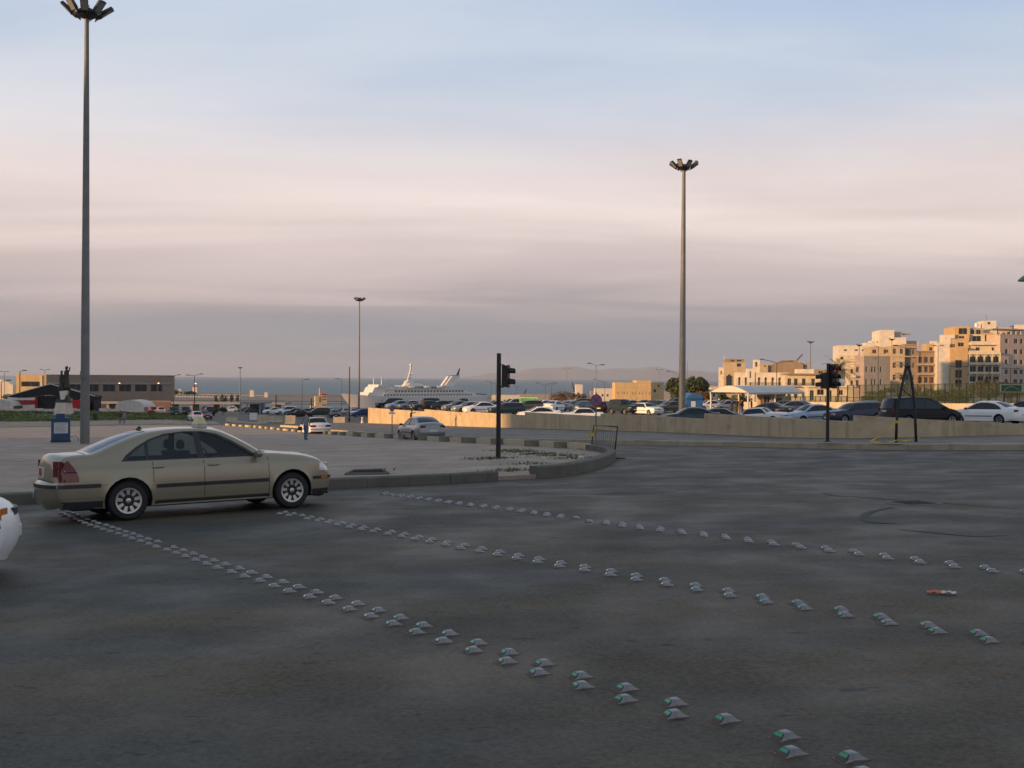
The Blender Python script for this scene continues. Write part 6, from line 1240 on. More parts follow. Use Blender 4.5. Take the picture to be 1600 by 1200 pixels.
for z in (Zp(583), Zp(598.5), Zp(568.5), Zp(552.5)): balcony(r, fx0 + 0.1, fx1 - 0.05, 1.2, z - 0.25, 1.1, 'stucco_cream', rail=True, hgt=0.75)
for c in [fx0 + 0.1 + 2.26 * i for i in range(5)]: mb = MB(); mb.bx(c, c + 0.22, 0.05, 0.3, 0, Zp(553)); part('pier', mb, 'stucco_cream', r)
block(r, Xp(1514), Xp(1562), 3.4, 22, Zp(550.5), Zp(535), 'stucco_cream', front=[(Xp(1524.5) - Xp(1514), Zp(549.5), 1.2, 1.5), (Xp(1548) - Xp(1514), Zp(549.5), 1.2, 1.5)]); balcony(r, Xp(1514), Xp(1562), 3.4, Zp(538.5), 1.6, 'stucco_white', hgt=0.8)
block(r, Xp(1519), Xp(1541), 6, 22, Zp(535.5), Zp(522), 'stucco_cream', front=[(0.7, Zp(534), 2.6, 2.1)], par=0.2); block(r, Xp(1541.3), Xp(1552), 7, 22, Zp(535.5), Zp(519), 'stucco_ochre', front=[(0.5, Zp(534), 1.1, 2.2)], par=0.1)
rr = empty('wing'); rr.parent = r; rr.location = (Xp(1557.5) + 0.02, 1.3, 0); rr.rotation_euler = (0, 0, R(28))                                  # long right flank, its weaker light put into the pink
block(rr, 0, 26, 0, 16, 0, Zp(523), 'stucco_pink', front=[(1.9 + i * 2.9 + (0.5 if i % 2 else 0), z, 1.5 if i % 2 else 1.15, 1.5) for i in range(8) for z in (Zp(599), Zp(584), Zp(568.5), Zp(552.5), Zp(536))], par=0.3)
for i in range(7): mb = MB(); mb.bx(-1.2 + i * 1.9, -0.95 + i * 1.9, 0.3, 0.6, Zp(523), Zp(518) + 0.6); part('pergola_post', mb, 'stucco_white', rr)
mb = MB(); mb.bx(-3, 12, -0.2, 5, Zp(518) + 0.61, Zp(518) + 0.95); part('pergola_roof', mb, 'stucco_grey', rr)
block(r, Xp(1520.5), Xp(1541), 8, 22, Zp(522.5), Zp(512), 'stucco_grey', front=[(0.3, Zp(521), 1.2, 1.6), (2.0, Zp(521), 1.4, 1.6)], par=0.2); block(r, Xp(1543.5), Xp(1563), 10, 18, Zp(519.5) - 0.1, Zp(499), 'stucco_white', front=[(Xp(1550) - Xp(1543.5), Zp(504.5), 0.9, 0.9)], par=0.1); block(r, Xp(1563.2), Xp(1587), 10.5, 18, Zp(519), Zp(510), 'stucco_pink', par=0.2); block(r, Xp(1597), Xp(1612), 12, 20, Zp(530), Zp(505.5), 'stucco_white', par=0.2)
mb = MB(); mb.lathe([(0.6, 0), (0.6, 1.2), (0.15, 1.5)], 12, c=(Xp(1534.5), 11, Zp(508.8))); part('water_tank', mb, 'white_paint', r, 'auto'); mb = MB(); mb.tube([(Xp(1552), 13, Zp(499)), (Xp(1551), 13, Zp(487))], 0.05, 5); part('aerial', mb, 'iron_rail', r)
# --- dark balconied house (columns 1433-1466)
r, u = bld('balconied_house', 1433, 336, 641, -10, 'brown house with three rows of balconies and red shutters'); Xp = lambda px: (px - 1433) * u
block(r, Xp(1431), Xp(1466), 0, 14, 0, Zp(552), 'stucco_brown', front=[(0.7 + i * 1.75, z, 1.1, 2.0) for i in range(4) for z in (Zp(615), Zp(598.5), Zp(582), Zp(567))])
for z in (Zp(601), Zp(585), Zp(570)): balcony(r, Xp(1432), Xp(1464.5), 0, z - 0.2, 1.2, 'stucco_grey', hgt=0.55)
for i in range(4):
    for z in (Zp(598.5), Zp(582), Zp(567)):
        if (i + int(z)) % 2 == 0: mb = MB(); mb.bx(0.45 + i * 1.75 + Xp(1431) , 0.7 + i * 1.75 + Xp(1431) + 0.2, -0.06, -0.01, z, z + 2.0); part('shutter', mb, 'shutter', r)
mb = MB(); mb.bx(Xp(1429), Xp(1468), -0.9, 14, Zp(552) + 0.55, Zp(549.5) + 0.3); part('roof_slab', mb, 'stucco_grey', r)
r2, u = bld('roof_house', 1447, 430, 641, -10, 'ochre block with a roof hut rising behind the brown balconied house'); Xp = lambda px: (px - 1447) * u; block(r2, Xp(1447), Xp(1470), 0, 10, 0, Zp(538), 'stucco_ochre', front=[(1, Zp(548), 1.2, 1.4)], par=0.3); block(r2, Xp(1456), Xp(1464), 2, 6, Zp(538) - 0.1, Zp(533), 'stucco_white', par=0.1)
# --- old rounded house (1392-1432)
r, u = bld('corner_house', 1392, 300, 641, -10, 'weathered tan corner house with small iron balconies'); Xp = lambda px: (px - 1392) * u
block(r, Xp(1391.5), Xp(1412), 0, 15, 0, Zp(543), 'stucco_tan', front=[(0.5 + 1.9 * i, z, 0.85, 1.6) for i in range(2) for z in (Zp(614), Zp(594), Zp(575), Zp(553))]); block(r, Xp(1412.2), Xp(1431), 1.5, 15, 0, Zp(540), 'stucco_brown', front=[(0.5 + 1.5 * i, z, 0.8, 1.6) for i in range(2) for z in (Zp(614), Zp(594), Zp(575), Zp(554))])
for z in (Zp(608), Zp(589), Zp(571)): balcony(r, Xp(1396), Xp(1406), 0, z, 1.0, 'stucco_grey', rail=False); railing(r, Xp(1396), Xp(1406), -0.95, z + 0.163, 7)
for z in (Zp(557.5), Zp(543)): mb = MB(); mb.bx(Xp(1391), Xp(1432), -0.2, -0.003, z, z + 0.25); part('cornice', mb, 'stucco_tan', r)
block(r, Xp(1362), Xp(1391.2), 3, 15, 0, Zp(544), 'stucco_tan', front=[(Xp(1366) - Xp(1362), Zp(552), 1.1, 1.3), (Xp(1383) - Xp(1362), Zp(552.5), 0.8, 1.7), (Xp(1389) - Xp(1362) - 0.8, Zp(551), 1.0, 1.1)])
# --- white blocks above (1309-1430)
r, u = bld('white_block', 1310, 345, 641, -10, 'long white upper block with small square windows and a stair tower'); Xp = lambda px: (px - 1310) * u
block(r, Xp(1309), Xp(1363), 0, 14, Zp(590), Zp(542), 'stucco_white', front=[(Xp(a) - Xp(1309), Zp(548.5), 0.95, 0.6) for a in (1317.5, 1334, 1344.5)] + [(Xp(1360) - Xp(1309), Zp(549), 0.5, 0.9)]); block(r, Xp(1309), Xp(1336), -0.8, 0, Zp(592), Zp(556), 'stucco_cream', front=[(0.6, Zp(562), 1.0, 1.2), (Xp(1322) - Xp(1309), Zp(562), 1.2, 1.3)], par=0.2)
block(r, Xp(1351.5), Xp(1371), 2, 12, Zp(545), Zp(535.5), 'stucco_white', par=0.1); block(r, Xp(1360), Xp(1369), 3, 9, Zp(536), Zp(532), 'stucco_white', front=[(0.6, Zp(535), 0.5, 0.5)], par=0.05); block(r, Xp(1371), Xp(1393), 1, 16, Zp(600), Zp(517), 'stucco_white', right=[(2, Zp(530), 2, 1.0)], par=0.3); block(r, Xp(1393.2), Xp(1410), 0, 14, Zp(600), Zp(528), 'stucco_white', par=0.15); block(r, Xp(1410.2), Xp(1431), 3, 16, Zp(600), Zp(533), 'stucco_pink', par=0.2)
mb = MB(); mb.bx(Xp(1393.5), Xp(1406), 3, 10, Zp(527), Zp(518)); part('roof_room', mb, 'stucco_pink', r); mb = MB(); mb.bx(Xp(1406.2), Xp(1420), 4, 6, Zp(522.3), Zp(520.3)); part('roof_sign_board', mb, 'stucco_brown', r)
# --- grey house with paired windows (1343-1393)
r, u = bld('grey_house', 1343, 275, 641, -10, 'plain grey brown house with pairs of narrow windows'); Xp = lambda px: (px - 1343) * u
rr = empty('wing'); rr.parent = r; rr.location = (Xp(1349), 0, 0); rr.rotation_euler = (0, 0, R(20)); W_ = (1391 - 1349) * u / math.cos(R(20))
block(rr, 0, W_, 0, 9, 0, Zp(558), 'stucco_grey', front=[(x, z, 0.55, 1.5) for x in (0.45, 2.05, 2.85, 4.5) for z in (Zp(601), Zp(581.5))] + [(Xp(1368) - Xp(1349), Zp(561.5), 0.6, 0.7)], par=0.35)
block(r, Xp(1335), Xp(1348.6), 0.2, 8, 0, Zp(558.5), 'stucco_pink', front=[(0.4, z, 0.75, 1.4) for z in (Zp(602), Zp(581.5))], par=0.3); block(r, Xp(1327), Xp(1334.8), 1.2, 8, 0, Zp(560), 'stucco_cream', front=[(0.5, z, 0.7, 1.3) for z in (Zp(602), Zp(584))])
for z in (Zp(590), Zp(605)): balcony(r, Xp(1329), Xp(1337), 0.2, z, 0.9, 'stucco_white', hgt=0.6)
# --- low cream pavilion and arcaded row (1228-1345)
r, u = bld('pavilion', 1262, 240, 641, -10, 'low cream pavilion with a flat slab roof behind the fence'); Xp = lambda px: (px - 1262) * u
block(r, Xp(1262), Xp(1325), 0, 8, 0, Zp(605), 'stucco_cream', front=[(Xp(1276) - Xp(1262), Zp(617), 1.5, 1.3), (Xp(1308) - Xp(1262), Zp(617), 1.0, 1.2), (Xp(1265) - Xp(1262), Zp(626), 0.9, 2.4), (Xp(1292) - Xp(1262), Zp(626), 0.9, 2.4)], par=0); mb = MB(); mb.bx(Xp(1259), Xp(1328), -0.8, 8.5, Zp(605) + 0.003, Zp(603)); part('roof_slab', mb, 'stucco_white', r)
r, u = bld('arcaded_row', 1226, 285, 641, -10, 'two storey tan row with tall dark doors and a long balcony'); Xp = lambda px: (px - 1226) * u
block(r, Xp(1226), Xp(1303), 0, 12, 0, Zp(587), 'stucco_cream', front=[(Xp(a) - Xp(1226), z, 0.95, 1.9) for a in (1230, 1240, 1252, 1266, 1280, 1291) for z in (Zp(622), Zp(602))], par=0.25); balcony(r, Xp(1226.5), Xp(1300), 0, Zp(604.5), 1.3, 'stucco_tan', rail=False); railing(r, Xp(1226.5), Xp(1300), -1.25, Zp(604.5) + 0.163, 40); mb = MB(); mb.bx(Xp(1224), Xp(1305), -1.2, 12, Zp(587) + 0.26, Zp(584.5) + 0.2); part('roof_slab', mb, 'stucco_brown', r)
block(r, Xp(1246), Xp(1272), 3, 11, Zp(585), Zp(577), 'stucco_white', par=0.1); block(r, Xp(1272.3), Xp(1291), 3, 11, Zp(585), Zp(577.5), 'stucco_brown', front=[(1, Zp(584), 1.2, 0.9)], par=0.1)
# --- white arched house (1149-1228) with things behind it
r, u = bld('arched_house', 1149, 300, 641, -10, 'cream house with a row of tall arched windows above the shelter'); Xp = lambda px: (px - 1149) * u; aw = [1153, 1163, 1183, 1193, 1203.5, 1214, 1222]
block(r, Xp(1149), Xp(1229), 0, 12, 0, Zp(583.5), 'stucco_white', front=[(Xp(a) - Xp(1149), Zp(602), 0.62, 2.0) for a in aw] + [(Xp(a) - Xp(1149), Zp(623), 0.8, 2.2) for a in (1158, 1172, 1186, 1200, 1216)], par=0.3)
for a in aw: mb = MB(); mb.lathe([(0.31, 0.0), (0.31, 0.03)], 14, Matrix.Rotation(R(90), 3, 'X'), (Xp(a) + 0.31, -0.005, Zp(602) + 2.0)); part('arch_light', mb, 'window_dark', r)
block(r, Xp(1166), Xp(1178), -0.3, 6, 0, Zp(577), 'stucco_white', front=[(Xp(1170.2) - Xp(1166), Zp(591), 0.45, 2.0), (Xp(1170.2) - Xp(1166), Zp(602), 0.5, 0.9)], par=0.2); balcony(r, Xp(1166), Xp(1229), -0.3, Zp(603.5), 0.9, 'stucco_tan', rail=False); railing(r, Xp(1166), Xp(1229), -1.15, Zp(603.5) + 0.163, 34)
r, u = bld('ruined_block', 1123, 345, 641, -10, 'tall ruined tan block with a broken top floor'); Xp = lambda px: (px - 1123) * u
block(r, Xp(1123), Xp(1131), 1, 8, 0, Zp(574.5), 'stucco_white', front=[(0.5, Zp(585), 0.5, 1.2)], par=0.1); block(r, Xp(1130.2), Xp(1163), 0, 12, 0, Zp(566), 'stucco_tan', front=[(1.3, Zp(599), 1.0, 3.0), (Xp(1150) - Xp(1130), Zp(573), 1.4, 1.2)], par=0.0); block(r, Xp(1131), Xp(1162), 0.4, 11, Zp(565.9), Zp(560.5), 'stucco_brown', front=[(Xp(1141) - Xp(1131), Zp(565), 1.2, 0.8), (Xp(1150) - Xp(1131), Zp(565), 1.6, 0.8)], par=0.0)
mb = MB(); mb.bx(Xp(1134), Xp(1142), -0.3, -0.1, Zp(603), Zp(587)); part('hanging_sheet', mb, 'machine_dark', r); block(r, Xp(1150), Xp(1166), -3, 0, 0, Zp(576), 'stucco_tan', par=0.0); mb = MB(); mb.tube([(Xp(1131), 1, Zp(562)), (Xp(1130.5), 1, Zp(556))], 0.09, 5); part('aerial', mb, 'white_paint', r)
r, u = bld('brown_block', 1178, 335, 641, -10, 'bare brown block with a sloping top behind the arched house'); Xp = lambda px: (px - 1178) * u
block(r, Xp(1178), Xp(1187), 2, 9, 0, Zp(562.5), 'stucco_white', par=0.1, front=[(0.4, Zp(573), 0.7, 1.6)]); block(r, Xp(1187.2), Xp(1206), 1, 10, 0, Zp(569), 'stucco_tan', front=[(Xp(1193) - Xp(1187), Zp(573), 0.7, 0.6), (Xp(1199) - Xp(1187), Zp(582), 1.2, 2.4)], par=0.1)
mb = MB(); mb.prism([(Xp(1207), 0), (Xp(1252), 0), (Xp(1252), Zp(569)), (Xp(1244), Zp(566)), (Xp(1243), Zp(562.5)), (Xp(1221), Zp(562.5)), (Xp(1214), Zp(567)), (Xp(1207), Zp(568))], 'y', 0, 10); part('gable', mb, 'stucco_brown', r); block(r, Xp(1246), Xp(1262), 1, 9, 0, Zp(567), 'stucco_grey', front=[(1.2, Zp(573), 0.6, 0.6)], par=0.1)
mb = MB(); mb.tube([(Xp(1206), 3, Zp(605)), (Xp(1238), 3, Zp(569)), (Xp(1252), 3, Zp(553))], 0.22, 4); part('crane_jib', mb, 'shutter', r)
# --- sandstone block
r, u = bld('sandstone_block', 961, 400, 626, 0, 'windowless looking sandstone block with a row of slits and stepped roof'); Xp = lambda px: (px - 961) * u; Zp2 = lambda py: (626 - py) * u
rr = empty('front_wing'); rr.parent = r
block(r, Xp(961), Xp(994), 0, 12, -4, Zp2(598.5), 'sandstone', front=[(Xp(a) - Xp(961), Zp2(616), 0.28, 1.0) for a in (964, 966.5, 972, 975, 979.5, 988, 992)], par=0.2); block(r, Xp(994.2), Xp(1017), 0, 12, -4, Zp2(595), 'sandstone', front=[(Xp(a) - Xp(994.2), Zp2(616), 0.28, 1.0) for a in (998.5, 1003.5, 1009, 1014.5)], par=0.2)
rr.location = (Xp(1017.3), 0, 0); rr.rotation_euler = (0, 0, R(30)); block(rr, 0, 6.0, 0, 8, -4, Zp2(598), 'sandstone', front=[(1.2, Zp2(613), 1.2, 1.3), (3.0, Zp2(604), 1.2, 0.8)], par=0.2)
# --- harbour hall far left
r, u = bld('harbour_hall', 25, 360, 640, 0, 'long flat roofed harbour hall, sunlit end coloured orange, shaded wing coloured brown'); Xp = lambda px: (px - 25) * u; Zp2 = lambda py: (640 - py) * u
block(r, Xp(25), Xp(72), 0, 20, -3, Zp2(585.5), 'sandstone', front=[(Xp(33) - Xp(25), Zp2(604), Xp(62) - Xp(33), 1.8)], par=0.15); mb = MB(); mb.bx(Xp(64.5), Xp(66), -0.3, -0.01, 0, Zp2(586)); part('fin', mb, 'stucco_white', r)  # sunlight on this end is put into its orange colour
rr = empty('long_wing'); rr.parent = r; rr.location = (Xp(72.3), 0, 0); rr.rotation_euler = (0, 0, R(35)); Lw = (203 - 72) * u / math.cos(R(35)) * 1.25
block(rr, 0, Lw, 0, 14, -3, Zp2(585.5), 'hall_brown', front=[(2 + i * 5.5, Zp2(612), 4.2, 3.0) for i in range(7)], par=0.15)  # shade on the wing turned from the sun is put into its brown
mb = MB(); mb.bx(0.5, Lw - 1, -0.3, -0.02, Zp2(600), Zp2(597)); part('band', mb, 'hall_grey', rr)
r, u = bld('harbour_office', 205, 430, 640, 35, 'grey concrete office at the end of the harbour hall'); block(r, 0, 13, 0, 9, -3, (640 - 590) * u, 'hall_grey', front=[(0.8 + 2.4 * i, z, 1.6, 1.3) for i in range(5) for z in (7.5, 10.2)], par=0.3)
r, u = bld('white_hall', -20, 380, 640, 0, 'white hall with a shallow domed roof left of the harbour hall'); mb = MB(); n_ = 10; prof = [((-30 + 70 * i / n_) * u, (640 - 601) * u + 2.6 * math.sin(math.pi * i / n_)) for i in range(n_ + 1)]; mb.prism([(-30 * u, -3)] + prof + [(40 * u, -3)][::1], 'y', 0, 18); part('hall', mb, 'stucco_white', r)

# ------------------------------------------------------------------ shelter, fence, billboard and car park furniture
mat('canopy_white', (0.60, 0.57, 0.52), 0.7, var=0.08, scale=0.5); mat('canopy_post', (0.50, 0.48, 0.43), 0.6, var=0.1)
p = onlot(1139, 118); p2 = onlot(1228, 128); u = p.y / FPX; L_ = p2.x - p.x; dz_ = at(1139, 613, p.y).z - p.z; r = empty('shelter', p, math.atan2(p2.y - p.y, L_)); tag(r, 'white vaulted shelter on thin posts in the upper car park', 'shelter'); L_ = Vector((p2.x - p.x, p2.y - p.y)).length
n_ = 12; W_ = 2.4; hr = 0.75; front_arc = [(-W_ + 2 * W_ * i / n_, hr * math.sin(math.pi * i / n_)) for i in range(n_ + 1)]
mb = MB(); V = []
for k, x in enumerate((0.0, L_)):
    for (y, z) in front_arc: V.append((x + (W_ * 0.0), y, dz_ + z))
nn_ = n_ + 1; mb.add(V, [(i, i + 1, nn_ + i + 1, nn_ + i) for i in range(n_)]); mb.add([(0.02, y, dz_ + z) for (y, z) in front_arc], [tuple(range(nn_))]); mb.add([(L_ - 0.02, y, dz_ + z) for (y, z) in front_arc], [tuple(range(nn_))]); part('vault', mb, 'canopy_white', r)
for y in (-W_, W_): mb = MB(); mb.bx(0, L_, y - 0.06, y + 0.06, dz_ - 0.22, dz_ - 0.004); part('beam', mb, 'canopy_post', r)
for x in (0.1, L_ * 0.47, L_ - 0.15):
    for y in (-W_ + 0.05, W_ - 0.05): mb = MB(); mb.bx(x - 0.08, x + 0.08, y - 0.08, y + 0.08, -0.2, dz_ - 0.223); part('post', mb, 'canopy_post', r)
for y in (-W_ + 0.05,): mb = MB(); mb.tube([(0.1, y, dz_ - 0.9), (0.8, y, dz_ - 0.25)], 0.06, 5); part('brace', mb, 'canopy_post', r)
p = onlot(1205, 124); r = empty('guard_hut', p); tag(r, 'small tan guard hut under the right half of the shelter', 'hut'); block(r, -1.4, 1.5, -0.9, 1.2, -0.1, 2.35, 'stucco_tan', front=[(0.35, 0.0, 0.75, 1.95), (1.7, 0.9, 0.8, 0.9)], par=0)
mat('billboard_green', (0.09, 0.42, 0.03), 0.5, var=0.45, scale=1.5); p = onlot(826, 160); u = p.y / FPX; r = empty('billboard', p); tag(r, 'bright green and white billboard standing among the parked cars', 'billboard')
z1 = at(826, 621, p.y).z - p.z; z0 = at(826, 629, p.y).z - p.z; mb = MB(); mb.bx(-14 * u, 14 * u, -0.06, 0.06, z0, z1); part('board', mb, 'white_paint', r); mb = MB(); mb.bx(-13.4 * u, 13.4 * u, -0.075, -0.062, z0 + 0.12, z1 - 0.1); part('green_panel', mb, 'billboard_green', r); mb = MB(); mb.bx(1 * u, 13 * u, -0.09, -0.077, z0 + 0.13, z0 + 0.34); part('white_band', mb, 'white_paint', r)
mb = MB(); mb.add([(-2 * u, -0.05, z0 - 0.7), (5 * u, -0.05, z0 - 0.7), (9 * u, -0.05, z0 - 0.002), (-1 * u, -0.05, z0 - 0.002)], [(0, 1, 2, 3)]); part('lower_panel', mb, 'white_paint', r)
for x in (-8, 8): mb = MB(); mb.bx(x * u - 0.08, x * u + 0.08, -0.05, 0.05, -0.3, z0 - 0.003); part('leg', mb, 'galvanised', r)
mat('booth_blue', (0.03, 0.12, 0.30), 0.7, var=0.3, scale=1.0); p = onlot(1085, 140); u = p.y / FPX; r = empty('blue_booth', p, R(8)); tag(r, 'blue tarpaulin booth beside the tall mast', 'booth'); mb = MB(); mb.bx(-13 * u, 14 * u, 0, 2.5, -0.2, 1.7); part('wall', mb, 'booth_blue', r); mb = MB(); mb.prism([(-14 * u, 1.703), (15 * u, 1.703), (11 * u, 2.25), (-3 * u, 2.45), (-10 * u, 2.1)], 'y', -0.2, 2.7); part('roof', mb, 'booth_blue', r); mb = MB(); mb.bx(-5 * u, 2 * u, -0.04, -0.003, 0.6, 1.35); part('hatch', mb, 'paper', r)
# back wall of the car park and the tall green fence on it
concrete_mat('pale_wall', (0.55, 0.47, 0.34), (0.36, 0.29, 0.2))
q0, q1, q2 = onlot(1117, 172), onlot(1340, 150), onlot(1660, 128); r = empty('back_wall', q0); tag(r, 'low pale wall closing the upper car park under the fence', 'wall')
def wallseg(a, b_, h0, h1, th=0.3):
    k = max(1, int((b_ - a).length / 6)); d = (b_ - a).normalized(); nr = Vector((-d.y, d.x, 0)) * th
    for i in range(k):
        s_, e_ = a.lerp(b_, i / k), a.lerp(b_, (i + 0.997) / k); mb = MB(); V = [s_, e_, e_ + nr, s_ + nr]; mb.add([(v.x - q0.x, v.y - q0.y, v.z - q0.z + h0) for v in V] + [(v.x - q0.x, v.y - q0.y, v.z - q0.z + h1) for v in V], [(3, 2, 1, 0), (4, 5, 6, 7), (0, 1, 5, 4), (1, 2, 6, 5), (2, 3, 7, 6), (3, 0, 4, 7)]); part('wall_panel', mb, 'pale_wall', r)
wallseg(q0, q1, -0.4, 1.15); wallseg(q1, q2, -0.4, 1.0)
mat('fence_green', (0.018, 0.032, 0.02), 0.6, var=0.2)
m = bpy.data.materials.new('fence_net'); m.use_nodes = True; MT['fence_net'] = m; nt = m.node_tree; b = nt.nodes['Principled BSDF']; b.inputs['Base Color'].default_value = (0.03, 0.05, 0.03, 1); b.inputs['Roughness'].default_value = 0.8; b.inputs['Alpha'].default_value = 0.42
r = empty('tall_fence', q1); tag(r, 'tall dark green netting fence on slim posts behind the car park', 'fence'); s0 = onlot(1230, 163)
FH = at(1400, 604, q1.lerp(q2, 0.2).y).z - LOT(q1.x, q1.y)
def fence_run(a, b_, n_, fh, net=True):
    for i in range(n_ + 1):
        v = a.lerp(b_, i / n_) + Vector((0, 0.6, 0)); mb = MB(); mb.bx(-0.05, 0.05, -0.05, 0.05, 0.0, fh); o = part('post', mb, 'fence_green', r); o.location = (v.x - q1.x, v.y - q1.y, v.z - q1.z)
    for h_ in (fh - 0.04, fh * 0.5, 1.3): mb = MB(); A_ = a + Vector((0, 0.55, h_)) - q1; B_ = b_ + Vector((0, 0.55, h_)) - q1; mb.tube([A_, B_], 0.03, 4); part('rail', mb, 'fence_green', r)
    A_ = a + Vector((0, 0.66, 0)) - q1; B_ = b_ + Vector((0, 0.66, 0)) - q1; mb = MB(); mb.add([(A_.x, A_.y, A_.z), (B_.x, B_.y, B_.z), (B_.x, B_.y, B_.z + fh), (A_.x, A_.y, A_.z + fh)], [(0, 1, 2, 3)]); part('netting', mb, 'fence_net', r)
fence_run(q1 - (q2 - q1) * 0.05, q2, 30, 3.6); fence_run(s0, q1 - (q2 - q1) * 0.055, 12, 2.0)
mat('sign_green', (0.012, 0.055, 0.03), 0.5, var=0.15); mat('sign_pale', (0.22, 0.32, 0.26), 0.5, var=0.1)
p = onlot(1580, 120); u = p.y / FPX; r = empty('green_sign', p); tag(r, 'dark green direction sign with a pale border and arc on tall posts', 'sign'); z0, z1 = at(1580, 613, p.y).z - p.z, at(1580, 600.5, p.y).z - p.z
mb = MB(); mb.bx(-17 * u, 17 * u, -0.04, 0.04, z0, z1); part('board', mb, 'sign_pale', r); mb = MB(); mb.bx(-15.6 * u, 15.6 * u, -0.06, -0.043, z0 + 0.09, z1 - 0.09); part('green_panel', mb, 'sign_green', r); mb = MB(); mb.tube([(-12 * u, -0.07, z0 + 0.2), (-6 * u, -0.07, z0 + 0.55), (0, -0.07, z0 + 0.66), (6 * u, -0.07, z0 + 0.55), (13 * u, -0.07, z0 + 0.2)], 0.03, 4); part('arc', mb, 'sign_pale', r)
for x in (-10, 10): mb = MB(); mb.bx(x * u - 0.05, x * u + 0.05, 0.045, 0.13, -0.2, z1); part('leg', mb, 'dark_steel', r)
# concrete barriers, bollards and a notice board by the lower car park
def jersey(px, py, wpx, rz, label, hgt=0.85):
    p = G(px, py); u = p.y / FPX; W_ = wpx * u; r = empty('concrete_barrier', (p.x, p.y, H(p.x, p.y)), R(rz)); tag(r, label, 'barrier', 'concrete barriers'); mb = MB(); mb.prism([(-0.32, -0.1), (0.32, -0.1), (0.32, 0.1), (0.16, 0.35), (0.11, hgt), (-0.11, hgt), (-0.16, 0.35), (-0.32, 0.1)], 'x', -W_ / 2, W_ / 2); part('block', mb, 'barrier_concrete', r); mb = MB(); mb.bx(-0.15, 0.15, -0.06, 0.06, hgt - 0.02, hgt + 0.05); part('lifting_lug', mb, 'barrier_concrete', r)
jersey(410, 662, 14, 0, 'sunlit concrete barrier standing alone left of the walking person', 1.2); jersey(430, 660, 24, -8, 'long concrete barrier between the two sunlit barriers', 0.9); jersey(454, 662.5, 17, -15, 'sunlit concrete barrier just left of the walking person', 1.15); jersey(500, 657, 20, 4, 'concrete barrier behind the old white saloon', 0.8); jersey(530, 661, 18, 4, 'concrete barrier right of the old white saloon', 0.8); jersey(362, 657.5, 18, -6, 'low concrete barrier at the turn of the road', 0.6)
kerb_run('island_kerb', [xy(G(438, 667)), xy(G(475, 669.5))], 2.0, 0.6, 0.22, 'kerb_pale', side=1); kerb_run('lane_kerb', [xy(G(352, 659)), xy(G(405, 663))], 2.0, 0.5, 0.18, 'kerb_pale', side=1)
for px, py, lb in ((522, 659, 'white bollard in front of the dark grey saloon'), (566, 661, 'white bollard before the end of the parapet'), (485, 652, 'white bollard by the dark green minivan')): p = G(px, py); r = empty('bollard', (p.x, p.y, H(p.x, p.y))); tag(r, lb, 'bollard'); mb = MB(); mb.lathe([(0.20, -0.1), (0.20, 0.08), (0.13, 0.12), (0.11, 0.72), (0.03, 0.80)], 12); part('post', mb, 'white_paint', r, 'auto'); mb = MB(); mb.lathe([(0.122, 0.45), (0.118, 0.58)], 12, cap=False); part('band', mb, 'sign_red', r)
p = G(396, 656); r = empty('white_cabinet', (p.x, p.y, H(p.x, p.y))); tag(r, 'small white cabinet by the rail near the open shed', 'cabinet'); mb = MB(); mb.bx(-0.55, 0.55, -0.3, 0.3, -0.1, 1.05); part('box', mb, 'white_paint', r); mb = MB(); mb.bx(-0.6, 0.6, -0.34, 0.34, 1.053, 1.12); part('lid', mb, 'white_paint', r)
# open shed in the lower car park
p = onground(394, 238); u = p.y / FPX; r = empty('open_shed', p); tag(r, 'flat roofed open shed in the lower car park', 'shed'); zt = at(394, 628, p.y).z - p.z; mb = MB(); mb.bx(-19 * u, 20 * u, 0, 7, zt - 0.5, zt); part('roof', mb, 'hall_grey', r); mb = MB(); mb.bx(-12 * u, 12 * u, 5, 5.2, 0, zt - 0.503); part('back', mb, 'hall_brown', r)
for x in (-18, -8, 12, 19): mb = MB(); mb.bx(x * u - 0.15, x * u + 0.15, 0.1, 0.4, -0.3, zt - 0.503); part('post', mb, 'hall_grey', r)
mat('board_blue', (0.05, 0.12, 0.25), 0.6, var=0.2); mb = MB(); mb.bx(13.5 * u, 18 * u, -0.1, -0.03, 0.8, 2.4); part('blue_notice', mb, 'board_blue', r)

